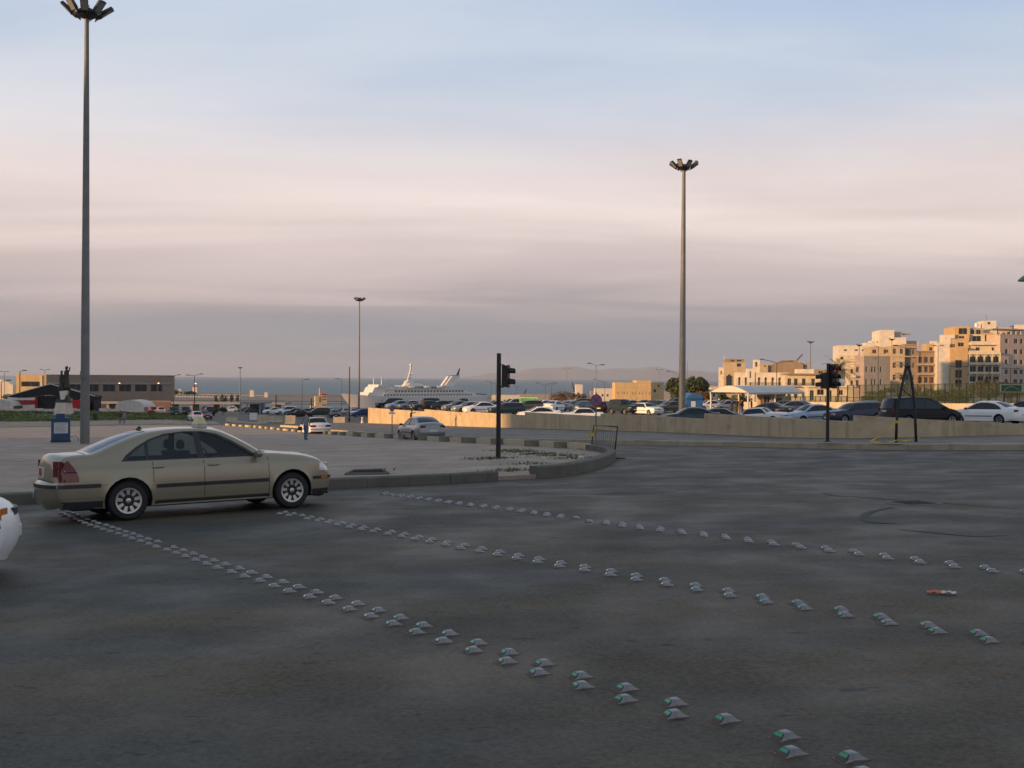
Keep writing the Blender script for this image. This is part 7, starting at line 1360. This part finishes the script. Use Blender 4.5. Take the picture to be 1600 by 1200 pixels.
# ------------------------------------------------------------------ trees
mat('bark', (0.09, 0.065, 0.045), 0.9, var=0.3, scale=3)
def leafmat(n_, c): return mat(n_, c, 0.75, var=0.5, scale=0.7, second=tuple(v * 0.45 for v in c))
leafmat('leaf_dark', (0.055, 0.075, 0.025)); leafmat('leaf_olive', (0.065, 0.058, 0.024)); leafmat('leaf_russet', (0.16, 0.085, 0.04)); leafmat('leaf_brown', (0.12, 0.075, 0.045)); leafmat('leaf_palm', (0.10, 0.085, 0.03))
def tree(name, base, h, w, label, m, seed, n=2600, dense=1.0, trunk=0.28, flat=0.75, leaf=0.28, gaps=0.5, cat='tree', group='trees'):
    g = random.Random(seed); r = empty(name, base); tag(r, label, cat, group)
    mb = MB(); mb.tube([(0, 0, -0.3), (0.05, 0, h * trunk * 0.5), (0.1 * g.uniform(-1, 1), 0.1 * g.uniform(-1, 1), h * trunk), (0, 0, h * 0.6)], [h * 0.03, h * 0.025, h * 0.02, h * 0.008], 8); limbs = []
    for i in range(9):
        a = g.uniform(0, 6.28); e = Vector((math.cos(a) * w * g.uniform(0.25, 0.46), math.sin(a) * w * g.uniform(0.25, 0.46), h * g.uniform(trunk + 0.15, 0.9))); mb.tube([(0, 0, h * trunk * g.uniform(0.7, 1.1)), (e.x * 0.5, e.y * 0.5, (h * trunk + e.z) / 2 + 0.2), e], [h * 0.014, h * 0.009, h * 0.003], 5); limbs.append(e)
    part('trunk', mb, 'bark', r)
    C = [(e, w * g.uniform(0.13, 0.24) * dense) for e in limbs] + [(Vector((g.uniform(-1, 1) * w * 0.36, g.uniform(-1, 1) * w * 0.36, h * (trunk + 0.1 + (0.82 - trunk) * g.random()))), w * g.uniform(0.10, 0.22) * dense) for _ in range(14)]
    V, F = [], []
    for i in range(n):
        c, rad = C[g.randrange(len(C))]; d = Vector((g.gauss(0, 1), g.gauss(0, 1), g.gauss(0, 1))).normalized() * rad * g.random() ** 0.4; d.z *= flat; q = c + d
        if q.z < h * trunk * 0.85 or (q.x ** 2 + q.y ** 2) / (w * 0.52) ** 2 + ((q.z - 0.38 * h) / (0.62 * h)) ** 2 > g.uniform(0.82, 1.08): continue
        a = Vector((g.gauss(0, 1), g.gauss(0, 1), g.gauss(0, 1))).normalized(); b_ = a.cross(Vector((g.gauss(0, 1), g.gauss(0, 1), g.gauss(0, 1)))).normalized(); s_ = leaf * g.uniform(0.5, 1.3); k = len(V); V += [q - a * s_, q + b_ * s_ * 0.5, q + a * s_, q - b_ * s_ * 0.5]; F.append((k, k + 1, k + 2, k + 3))
    mb = MB(); mb.add(V, F); part('crown', mb.mesh('crown', fix=False), m, r); return r
def tpx(px, D, ytop, wpx, *a, f=LOT, yb=None, **k):
    p = onground(px, D, f); h = at(px, ytop, p.y).z - p.z; tree(k.pop('name', 'leafy_tree'), p, h, wpx * p.y / FPX, *a, **k)
tpx(1058, 250, 589, 40, 'dark evergreen tree beside the sandstone block', 'leaf_dark', 1, n=8000, dense=1.35, trunk=0.12, leaf=0.38, flat=0.85); tpx(1088, 235, 587, 44, 'tall dark evergreen tree behind the blue booth', 'leaf_dark', 2, n=8500, dense=1.35, trunk=0.12, leaf=0.38, flat=0.85); tpx(1097, 190, 611, 36, 'low russet bush in front of the evergreen trees', 'leaf_russet', 3, n=2600, trunk=0.1, leaf=0.22)
tpx(1070, 245, 595, 34, 'dark evergreen tree between the two taller ones', 'leaf_dark', 21, n=6500, dense=1.4, trunk=0.1, leaf=0.36, flat=0.85)
tpx(885, 300, 608, 40, 'bare reddish tree behind the parked cars', 'leaf_brown', 4, n=1500, trunk=0.3, leaf=0.2); tpx(872, 320, 611, 34, 'low bare reddish tree right of the green billboard', 'leaf_brown', 5, n=1300, trunk=0.25, leaf=0.2); tpx(905, 310, 612, 30, 'bare reddish tree left of the no stopping sign', 'leaf_brown', 6, n=1200, trunk=0.25, leaf=0.2)
tpx(1545, 150, 592, 70, 'spreading olive tree behind the fence left of the green sign', 'leaf_olive', 7, n=3800, trunk=0.4, leaf=0.17, flat=0.5); tpx(1575, 155, 596, 50, 'spreading olive tree behind the green sign', 'leaf_olive', 8, n=2600, trunk=0.4, leaf=0.17, flat=0.5); tpx(1462, 158, 604, 50, 'dark bushy tree behind the black minivan', 'leaf_dark', 9, n=3000, trunk=0.3, leaf=0.17, flat=0.6); tpx(1500, 156, 606, 46, 'dark bushy tree left of the spreading olive tree', 'leaf_dark', 10, n=2600, trunk=0.3, leaf=0.17, flat=0.6); tpx(1392, 162, 605, 46, 'dark bushy tree behind the fence by the leaning poles', 'leaf_dark', 11, n=2800, trunk=0.25, leaf=0.17, flat=0.6); tpx(1362, 165, 609, 34, 'small dark tree behind the fence by the grey house', 'leaf_dark', 12, n=1800, trunk=0.25, leaf=0.16, flat=0.6); tpx(1428, 160, 607, 40, 'dark bushy tree above the roof of the black minivan', 'leaf_olive', 22, n=2200, trunk=0.3, leaf=0.17, flat=0.6)
tpx(1225, 176, 615, 26, 'dark shrub at the right end of the shelter', 'leaf_dark', 13, n=1500, trunk=0.1, leaf=0.17); tpx(1130, 190, 613, 26, 'dark shrub at the left end of the shelter', 'leaf_dark', 14, n=1500, trunk=0.1, leaf=0.17); tpx(1155, 188, 614, 40, 'dark hedge bush behind the shelter', 'leaf_dark', 15, n=2000, trunk=0.1, leaf=0.17)
for i, (px, yt, w_, lb) in enumerate(((250, 606, 32, 'round dark tree by the sea beyond the harbour hall'), (274, 609, 26, 'low dark tree by the sea right of the round one'), (297, 611, 20, 'small dark tree by the sea under the lamps'), (60, 606, 34, 'dark tree before the orange end of the harbour hall'), (46, 610, 30, 'bushy dark tree left of the black tent roof'), (14, 614, 26, 'dark shrub behind the white marquee'))): tpx(px, 300 if px < 100 else 560, yt - (0 if px < 100 else 0), w_, lb, 'leaf_dark' if i % 2 else 'leaf_olive', 30 + i, f=H if px < 100 else (lambda x, y: at(px, 617, y).z), n=1700, trunk=0.15, leaf=0.3)
for i, px in enumerate((338, 347, 352, 362, 372)): tpx(px, 700, 614.5, 6, ['small palm like tree on the sea wall under the tall street lamp', 'second small tree on the sea wall', 'third small tree on the sea wall', 'fourth small tree on the sea wall', 'last small tree on the sea wall before the distant mast'][i], 'leaf_dark', 50 + i, f=H, n=160, trunk=0.4, leaf=0.8, name='small_tree')
for i, (px, D) in enumerate(((335, 215), (348, 222), (322, 228))): tpx(px, D, 634, 14, ['thin shrub beside the traffic queue', 'thin shrub left of the open shed', 'thin shrub beyond the dark red saloon'][i], 'leaf_olive', 60 + i, f=H, n=500, trunk=0.2, leaf=0.18, name='shrub')
# palm with drooping fronds
p = onground(1309, 232, H); r = empty('palm_tree', p); tag(r, 'date palm with drooping fronds beside the red traffic light', 'palm tree'); hp = at(1309, 580, p.y).z - p.z; g = random.Random(5)
mb = MB(); mb.tube([(0, 0, -0.3), (0.1, 0, hp * 0.5), (0, 0, hp)], [0.32, 0.26, 0.24], 9); part('trunk', mb, 'bark', r)
for i in range(44):
    a = g.uniform(0, 6.28); el = g.uniform(-0.3, 1.25); Ln = g.uniform(4.0, 5.4); P = []; q = Vector((0, 0, hp)); d = Vector((math.cos(a) * math.cos(el), math.sin(a) * math.cos(el), math.sin(el)))
    for k in range(9): P.append(q.copy()); q += d * Ln / 8; d.z -= 0.20; d.normalize()
    V, F = [], []; side = Vector((-math.sin(a), math.cos(a), 0))
    for k in range(1, 9):
        for t in (0, 0.33, 0.66):
            c = P[k - 1].lerp(P[k], t); fl = 0.62 * math.sin(math.pi * min(1, (k + t) / 9.5)) + 0.1
            for s_ in (-1, 1): b0_ = len(V); dd = (P[k] - P[k - 1]).normalized(); tip_ = c + side * s_ * fl + dd * 0.3 + Vector((0, 0, -0.22)); V += [c, c + dd * 0.07, tip_]; F.append((b0_, b0_ + 1, b0_ + 2))
    mb = MB(); mb.add(V, F); mb.tube(P, [0.04 - 0.004 * k for k in range(9)], 4); part('frond', mb.mesh('frond', fix=False), 'leaf_palm', r)

# weeds and rubble on the tip of the plaza
g = random.Random(21); V, F = [], []
spots = [((795, 704), 16), ((815, 706), 20), ((840, 709.5), 22), ((870, 712), 16), ((900, 716), 10), ((805, 735), 12), ((760, 717), 8), ((785, 716), 8), ((830, 725), 6), ((590, 735), 3), ((925, 702), 5)]
for (px, py), k in spots:
    c = G(px, py, H, PLZ)
    for i in range(k * 11):
        x, y = c.x + g.gauss(0, 0.38), c.y + g.gauss(0, 0.30); z = H(x, y) + PLZ; hh = g.uniform(0.02, 0.10); a = g.uniform(0, 6.28); w_ = g.uniform(0.012, 0.035); dx, dy = math.cos(a) * w_, math.sin(a) * w_; k0 = len(V); lx, ly = g.uniform(-0.08, 0.08), g.uniform(-0.08, 0.08); V += [(x - dx, y - dy, z), (x + dx, y + dy, z), (x + lx, y + ly, z + hh)]; F.append((k0, k0 + 1, k0 + 2))
mb = MB(); mb.add(V, F); o = obj('kerb_weeds', mb.mesh('kerb_weeds', fix=False), 'grass_blade'); tag(o, 'tufts of weeds along the inside of the plaza kerb', 'weeds', kind='stuff')
def rock_mesh(seed, s_):
    g = random.Random(seed); b_ = bmesh.new(); bmesh.ops.create_icosphere(b_, subdivisions=1, radius=s_)
    for v in b_.verts: v.co *= g.uniform(0.7, 1.2); v.co.z *= 0.6
    me = bpy.data.meshes.new('stone'); b_.to_mesh(me); b_.free(); me.materials.append(MT['stone_white']); return me
RK = [rock_mesh(i, 0.10) for i in range(3)]
for i, (px, py, s_, lb) in enumerate(((907, 716.5, 1.3, 'white stone lying against the inside of the curved kerb'), (848, 717.5, 1.0, 'white stone lying in the weeds on the plaza tip'), (872, 714, 0.7, 'small pale stone beside the weeds'), (830, 713, 0.6, 'small pale stone near the traffic light base'), (890, 718, 0.6, 'pebble between the white stone and the weeds'), (818, 729, 0.6, 'grey stone in the gap of the front kerb'))):
    p = G(px, py, H, PLZ); o = obj('stone', RK[i % 3], None, None, (p.x, p.y, p.z + 0.02)); o.scale = (s_,) * 3; o.rotation_euler = (0, 0, i); tag(o, lb, 'stone', 'loose stones')

# ------------------------------------------------------------------ harbour, ship and far shore
mat('quay', (0.17, 0.15, 0.13), 0.9, var=0.3, scale=0.02); mat('quay_edge', (0.40, 0.34, 0.26), 0.9, var=0.2, scale=0.05); mat('ship_white', (0.70, 0.66, 0.60), 0.5, var=0.05, scale=0.05); mat('ship_hull', (0.60, 0.57, 0.54), 0.5, var=0.06, scale=0.05); mat('ship_window', (0.06, 0.065, 0.07), 0.3, var=0.1); mat('ship_blue', (0.03, 0.05, 0.10), 0.5, var=0.1)
def seapt(px, py): d = ray(px, py); t = (SEA - EYE) / d.z; return Vector((0, 0, EYE)) + d * t
def slab(name, pix, top, m_):
    P = [seapt(*q) for q in pix]; mb = MB(); mb.prism([(v.x, v.y) for v in P], 'z', SEA - 1, SEA + top); o = obj(name, mb.mesh(name), m_); o['kind'] = 'structure'; return o
slab('harbour_mole', [(-60, 632), (240, 633.5), (430, 631.5), (600, 630), (600, 624.5), (440, 623), (300, 619), (-60, 617)], 2.2, 'quay'); slab('quay_edge', [(-60, 633.2), (240, 634.6), (430, 632.8), (560, 631.4), (560, 630.7), (430, 631.9), (240, 633.8), (-60, 632.3)], 1.6, 'quay_edge'); slab('breakwater', [(200, 616.5), (420, 621.5), (900, 624), (1400, 628), (1400, 625.5), (900, 621.5), (420, 619), (200, 614.5)], 3.0, 'quay'); slab('far_quay', [(740, 632), (980, 634), (1300, 640), (1300, 628), (980, 624), (740, 624.5)], 2.5, 'quay')
g = random.Random(9)
for i in range(26):                                                     # pale stacked boxes catching the sun along the mole
    px = 268 + i * 4.3; p = seapt(px, 623.2 + i * 0.09); o = empty('cargo_crate', (p.x, p.y, SEA + 2.2)); tag(o, 'pale cargo crate in the long row on the harbour mole', 'crate', 'crates on the harbour mole'); mb = MB(); mb.box((0, 0, 0.55), (1.5, 1.5, 1.1)); part('box', mb, 'stucco_white', o); mb = MB(); mb.box((0, 0, 1.155), (1.6, 1.6, 0.1)); part('lid', mb, 'stucco_white', o)
for px, py, s_, lb in ((305, 613.5, 5, 'small white harbour hut in the middle of the mole'), (394, 618, 4, 'little white beacon house on the mole'), (416, 619, 3, 'smallest white beacon on the mole'), (281, 614, 3.5, 'narrow white tower on the mole')): p = seapt(px, py + 5); o = empty('harbour_hut', (p.x, p.y, SEA + 2.2)); tag(o, lb, 'hut'); mb = MB(); mb.box((0, 0, s_ * 0.9), (s_ * 1.1, s_, s_ * 1.8)); part('wall', mb, 'stucco_white', o); mb = MB(); mb.box((0, 0, s_ * 1.9), (s_ * 1.3, s_ * 1.2, s_ * 0.18)); part('roof', mb, 'sign_red' if s_ == 5 else 'stucco_grey', o)
# ocean liner
D_ = 850; c = at(648, 600, D_); r = empty('cruise_ship', (c.x, c.y, SEA), R(180 + 35)); tag(r, 'white cruise ship with raked bow and twin swept funnels in the harbour', 'ship')
LS = 65.0; st = [-65, -60, -50, -35, -15, 5, 25, 40, 50, 58, 63, 65.5]; beam = lambda s_: 10.5 * (1 - max(0, (s_ - 20) / 46) ** 2.2) * (1 - 0.18 * max(0, (-s_ - 40) / 25) ** 2); deck = lambda s_: 10.0 + 2.6 * max(0, (s_ - 10) / 55) ** 2
mb = MB(); V = []; lv = [0.0, 0.3, 0.62, 1.0]
for s_ in st:
    for sg in (-1, 1):
        for t in lv: bb = max(0.25, beam(s_)) * (0.72 + 0.28 * t) if s_ > 20 else max(0.25, beam(s_)) * (0.92 + 0.08 * t); xx = s_ - (1 - t) * 11 * max(0, (s_ - 30) / 35) ** 1.5 if s_ > 30 else s_ + (1 - t) * 3 * max(0, (-s_ - 55) / 10); V.append((xx, sg * bb, -1 + (deck(s_) + 1) * t))
n_ = len(lv); F = []
for i in range(len(st) - 1):
    for sg in (0, 1):
        for j in range(n_ - 1): a = (i * 2 + sg) * n_ + j; F.append((a, a + 1, a + 2 * n_ + 1, a + 2 * n_))
    F.append(((i * 2) * n_ + n_ - 1, (i * 2 + 1) * n_ + n_ - 1, (i * 2 + 3) * n_ + n_ - 1, (i * 2 + 2) * n_ + n_ - 1))
F += [tuple(j for j in range(n_)) + tuple(n_ + j for j in reversed(range(n_))), tuple((len(st) * 2 - 2) * n_ + j for j in range(n_)) + tuple((len(st) * 2 - 1) * n_ + j for j in reversed(range(n_)))]
mb.add(V, F); hull = part('hull', mb, 'ship_hull', r, 'auto')
def deckhouse(name, s0, s1, z0, z1, hb, m_='ship_white', rake=1.5, rrake=0.0):
    mb = MB(); V = []
    for z, k in ((z0, 0), (z1, 1)): V += [(s0 + rrake * k, -hb, z), (s1 - rake * k, -hb, z), (s1 + 1.2 - rake * k, 0, z), (s1 - rake * k, hb, z), (s0 + rrake * k, hb, z)]
    mb.add(V, [(4, 3, 2, 1, 0), (5, 6, 7, 8, 9)] + [(i, (i + 1) % 5, 5 + (i + 1) % 5, 5 + i) for i in range(5)]); return part(name, mb, m_, r)
def portholes(parent_z, s0, s1, n_, wd, hg, hb, nm='window'):
    pm_ = MB(); pm_.bx(-wd / 2, wd / 2, -0.05, 0.05, 0, hg); me = pm_.mesh(nm); me.materials.append(MT['ship_window'])
    for i in range(n_):
        s_ = s0 + (s1 - s0) * i / (n_ - 1)
        for sg in (1,): obj(nm, me, None, r, (s_, sg * (hb(s_) + 0.03) if callable(hb) else sg * (hb + 0.03), parent_z))
deckhouse('main_deck_house', -52, 34, 9.9, 12.9, 9.6); deckhouse('promenade_house', -44, 30, 12.9, 15.8, 8.6, rake=1.2); deckhouse('forward_house', 20, 47, 10.5, 13.5, 8.0, rake=2.5); deckhouse('bridge_house', 24, 42, 13.5, 17.5, 7.6, rake=2.0); deckhouse('bridge', 28, 38, 17.5, 19.5, 8.8, rake=1.0); deckhouse('upper_house', -28, 12, 15.8, 18.4, 6.5, rake=2.5, rrake=3); deckhouse('sun_deck', -8, 10, 18.4, 20.8, 5.0, rake=3.0, rrake=7); deckhouse('wheelhouse', 2, 9, 20.8, 22.8, 3.0, rake=2.0, rrake=2)
for s0, s1, z, hb in ((-46, 30, 12.5, 10.2), (-44, 31, 15.6, 9.6), (-30, 14, 18.2, 8.4)): mb = MB(); mb.bx(s0, s1, -hb, hb, z, z + 0.35); part('deck_edge', mb, 'ship_white', r)
portholes(10.8, -48, 32, 30, 1.5, 1.1, 9.6); portholes(13.5, -40, 22, 22, 1.7, 1.4, 8.6); portholes(16.5, -22, 6, 10, 1.6, 1.0, 6.5); portholes(6.8, -50, 34, 32, 0.7, 0.7, lambda s_: max(0.3, beam(s_)) * (0.97 if s_ < 20 else 0.90))
for s_ in (-18, -6, 8): mb = MB(); mb.lathe([(0.3, -3.2), (1.2, -2.4), (1.3, 0), (1.2, 2.4), (0.3, 3.2)], 8, Matrix.Rotation(R(90), 3, 'Y'), (s_, 8.7, 17.2)); part('lifeboat', mb, 'ship_white', r, True)
for y in (-3.2, 3.2):
    mb = MB(); mb.prism([(-34, 18.0), (-26, 18.0), (-33, 26.5), (-38.5, 27.2), (-40, 26.2)], 'y', y - 1.5, y + 1.5); part('funnel', mb, 'ship_white', r); mb = MB(); mb.prism([(-33.2, 26.72), (-38.6, 27.4), (-41.5, 27.4), (-34.5, 26.7)], 'y', y - 1.2, y + 1.2); part('funnel_cap', mb, 'ship_blue', r)
mb = MB(); mb.prism([(-39, 27.0), (-41.5, 27.0), (-43, 33), (-42.2, 33)], 'y', -0.25, 0.25); part('funnel_fin', mb, 'ship_blue', r)
mb = MB(); mb.prism([(3, 22.8), (7, 22.8), (4.6, 30), (4.0, 34), (3.2, 34), (3.4, 30)], 'y', -0.6, 0.6); part('mast', mb, 'ship_white', r); mb = MB(); mb.bx(3.0, 4.2, -4.5, 4.5, 28.5, 28.9); part('mast_yard', mb, 'ship_white', r); mb = MB(); mb.bx(3.2, 4.4, -3, 3, 26, 26.4); part('mast_yard', mb, 'ship_white', r); mb = MB(); mb.lathe([(0.2, -1.4), (1.1, -0.8), (1.2, 0), (1.0, 0.9), (0.2, 1.4)], 10, c=(3.7, 0, 35.2)); part('radome', mb, 'ship_white', r, True)
for s_, h_ in ((37, 24), (30, 24.5)): mb = MB(); mb.tube([(s_, 0, 19.4), (s_, 0, h_)], [0.5, 0.3], 6); mb.lathe([(0.1, -0.8), (0.8, 0), (0.1, 0.8)], 8, c=(s_, 0, h_ + 0.4)); part('mast', mb, 'ship_white', r)
mb = MB(); mb.bx(-64, -50, -8.5, 8.5, 10.1, 11.0); part('aft_deck', mb, 'ship_white', r); mb = MB(); mb.bx(-64.5, -63.5, -7, 7, 9.5, 12.0); part('stern_rail', mb, 'ship_blue', r)
# tug with orange lit wheelhouse
D_ = 560; c = at(501, 600, D_); zb = at(501, 643, D_).z; r = empty('tug_boat', (c.x, c.y, zb), R(200)); tag(r, 'small tug with a tall cream wheelhouse and red roof on the near quay', 'boat'); u = D_ / FPX
mat('tug_cream', (0.62, 0.48, 0.30), 0.7, var=0.12, scale=0.3)
mb = MB(); mb.prism([(-14 * u, 0), (13 * u, 0), (16 * u, 9 * u), (-15 * u, 7 * u)], 'y', -2.2, 2.2); part('hull', mb, 'tug_cream', r)
for q, nm in (((-9 * u, 9 * u, -1.8, 1.8, 7.1 * u, 15 * u), 'deck_house'), ((-9 * u, -1 * u, -1.5, 1.5, 15.05 * u, 26 * u), 'wheelhouse'), ((3 * u, 9 * u, -1.3, 1.3, 15.05 * u, 24 * u), 'bridge_wing')): mb = MB(); mb.bx(*q); part(nm, mb, 'tug_cream', r)
for i in range(3):
    for z in (9.5, 18, 22): mb = MB(); mb.bx((-7.5 + i * 2.2) * u, (-6 + i * 2.2) * u, 1.5 if z > 15 else 1.8, 1.56 if z > 15 else 1.86, z * u, (z + 1.8) * u); part('window', mb, 'ship_window', r)
mb = MB(); mb.bx(-10 * u, 0, -1.8, 1.8, 26.1 * u, 27.6 * u); part('roof', mb, 'sign_red', r); mb = MB(); mb.lathe([(1.6 * u, 15.1 * u), (1.4 * u, 37 * u)], 10, c=(1.0 * u, 0, 0)); part('funnel', mb, 'stucco_ochre', r, 'auto')
# cranes and small craft beyond the car park
def port_crane(px, D, ytop, label, lean):
    p = at(px, 628, D); p.z = -22; r = empty('port_crane', p); tag(r, label, 'crane', 'harbour cranes'); h = at(px, ytop, D).z + 22; mb = MB(); mb.bx(-2, 2, -2, 2, 0, h * 0.55); part('tower', mb, 'hall_brown', r); mb = MB(); mb.tube([(0, 0, h * 0.5), (lean * h * 0.5, 0, h)], [0.7, 0.3], 4); part('jib', mb, 'dark_steel', r); mb = MB(); mb.bx(-2.6, 2.6, -2.2, 2.2, h * 0.5 + 0.5, h * 0.62); part('cab', mb, 'hall_grey', r)
port_crane(815, 800, 608, 'harbour crane with a leaning jib right of the traffic light', 0.5); port_crane(898, 820, 597, 'harbour crane with a lattice jib above the bare trees', -0.2); port_crane(955, 780, 599, 'harbour crane with an upright jib beside the sandstone block', 0.12); port_crane(918, 700, 612, 'small harbour crane left of the no stopping sign', 0.8)
for px, D, yb, w_, h_, m_, lb in ((905, 560, 625, 3.5, 8, 'stucco_white', 'slim white tower by the harbour behind the bare trees'), (948, 540, 626, 12, 6, 'stucco_white', 'white harbour house left of the sandstone block'), (790, 520, 634, 14, 5, 'stucco_cream', 'cream harbour shed behind the traffic light'), (1130, 420, 628, 10, 5.5, 'stucco_white', 'small white house left of the ruined block'), (1112, 520, 626, 12, 7, 'stucco_pink', 'pink house behind the dark evergreen trees'), (860, 640, 627, 40, 4, 'hall_grey', 'long grey harbour shed behind the reddish trees'), (1000, 640, 622, 60, 4, 'hall_grey', 'long grey harbour shed behind the sandstone block')):
    p = at(px, yb, D); r = empty('harbour_house', p); tag(r, lb, 'house', 'houses by the harbour'); block(r, -w_ / 2, w_ / 2, 0, 8, -5, h_, m_, front=[(0.8 + i * 2.6, h_ * 0.35, 1.0, 1.2) for i in range(max(1, int((w_ - 1.5) / 2.6)))] if w_ < 30 else [], par=0.2)
# viaduct deck behind the traffic queue
p0, p1 = at(150, 629.5, 330), at(445, 631, 330); r = empty('viaduct', p0); tag(r, 'long low concrete viaduct crossing behind the traffic queue', 'bridge'); dv = p1 - p0
mb = MB(); mb.add([tuple(q) for q in (Vector((0, 0, -0.25)), dv + Vector((0, 0, -0.25)), dv + Vector((0, 9, -0.25)), Vector((0, 9, -0.25)), Vector((0, 0, 0.35)), dv + Vector((0, 0, 0.35)), dv + Vector((0, 9, 0.35)), Vector((0, 9, 0.35)))], [(3, 2, 1, 0), (4, 5, 6, 7), (0, 1, 5, 4), (1, 2, 6, 5), (2, 3, 7, 6), (3, 0, 4, 7)]); part('deck', mb, 'hall_grey', r)
mb = MB(); mb.tube([Vector((0, -0.1, 0.9)), dv + Vector((0, -0.1, 0.9))], 0.06, 4); part('hand_rail', mb, 'dark_steel', r)
for i in range(9): q = dv * ((i + 0.5) / 9); mb = MB(); mb.bx(q.x - 0.4, q.x + 0.4, 1, 8, H(p0.x + q.x, 335) - p0.z - 0.5, q.z - 0.253); part('pier', mb, 'hall_grey', r)
mat('wall_brown', (0.16, 0.10, 0.075), 0.9, var=0.2, scale=0.4); p = onground(250, 262); r = empty('brick_wall', p); tag(r, 'dark red brown wall behind the red car in the queue', 'wall'); mb = MB(); mb.bx(-2.6, 2.6, 0, 0.4, -0.5, 2.6); part('wall_panel', mb, 'wall_brown', r); mb = MB(); mb.bx(-2.75, 2.75, -0.1, 0.5, 2.603, 2.75); part('coping', mb, 'stucco_grey', r)
# far mountain shore across the bay
mat('mountain', (0.15, 0.14, 0.13), 0.95, var=0.45, scale=0.0012, second=(0.34, 0.33, 0.33)); V, F = [], []; g = random.Random(13); D0 = 16500; nx = 60
ridge = lambda t: 90 + 110 * math.sin(math.pi * min(1, max(0, t))) ** 0.8 + 22 * math.sin(t * 23) + 14 * math.sin(t * 51 + 1)
for i in range(nx + 1):
    t = i / nx; x = at(690 + 560 * t, 600, D0).x; hh = ridge(t) * (0.12 + 0.88 * sstep(0, 0.25, t)); V += [(x, D0, SEA), (x, D0 + 500, SEA + hh * 0.55), (x, D0 + 1400, SEA + hh), (x, D0 + 2600, SEA)]
F = [(4 * i + j, 4 * i + 4 + j, 4 * i + 5 + j, 4 * i + 1 + j) for i in range(nx) for j in range(3)]; mb = MB(); mb.add(V, F); me = mb.mesh('far_mountains', True); o = obj('far_mountains', me, 'mountain'); o['kind'] = 'structure'
# evening haze over the bay
mb = MB(); mb.bx(-29000, 29000, -300, 20500, -27, 300); me = mb.mesh('haze'); m = bpy.data.materials.new('haze'); m.use_nodes = True; nt = m.node_tree
for n_ in list(nt.nodes): nt.nodes.remove(n_)
o_ = nt.nodes.new('ShaderNodeOutputMaterial'); v_ = nt.nodes.new('ShaderNodeVolumePrincipled'); v_.inputs['Color'].default_value = (0.80, 0.83, 0.88, 1); v_.inputs['Density'].default_value = 0.00006; v_.inputs['Anisotropy'].default_value = 0.2; nt.links.new(v_.outputs[0], o_.inputs['Volume']); MT['haze'] = m
USE_HAZE = True
if USE_HAZE:
    me.materials.append(m); o = obj('haze', me); tag(o, 'thin evening haze over the bay', 'haze', kind='stuff')
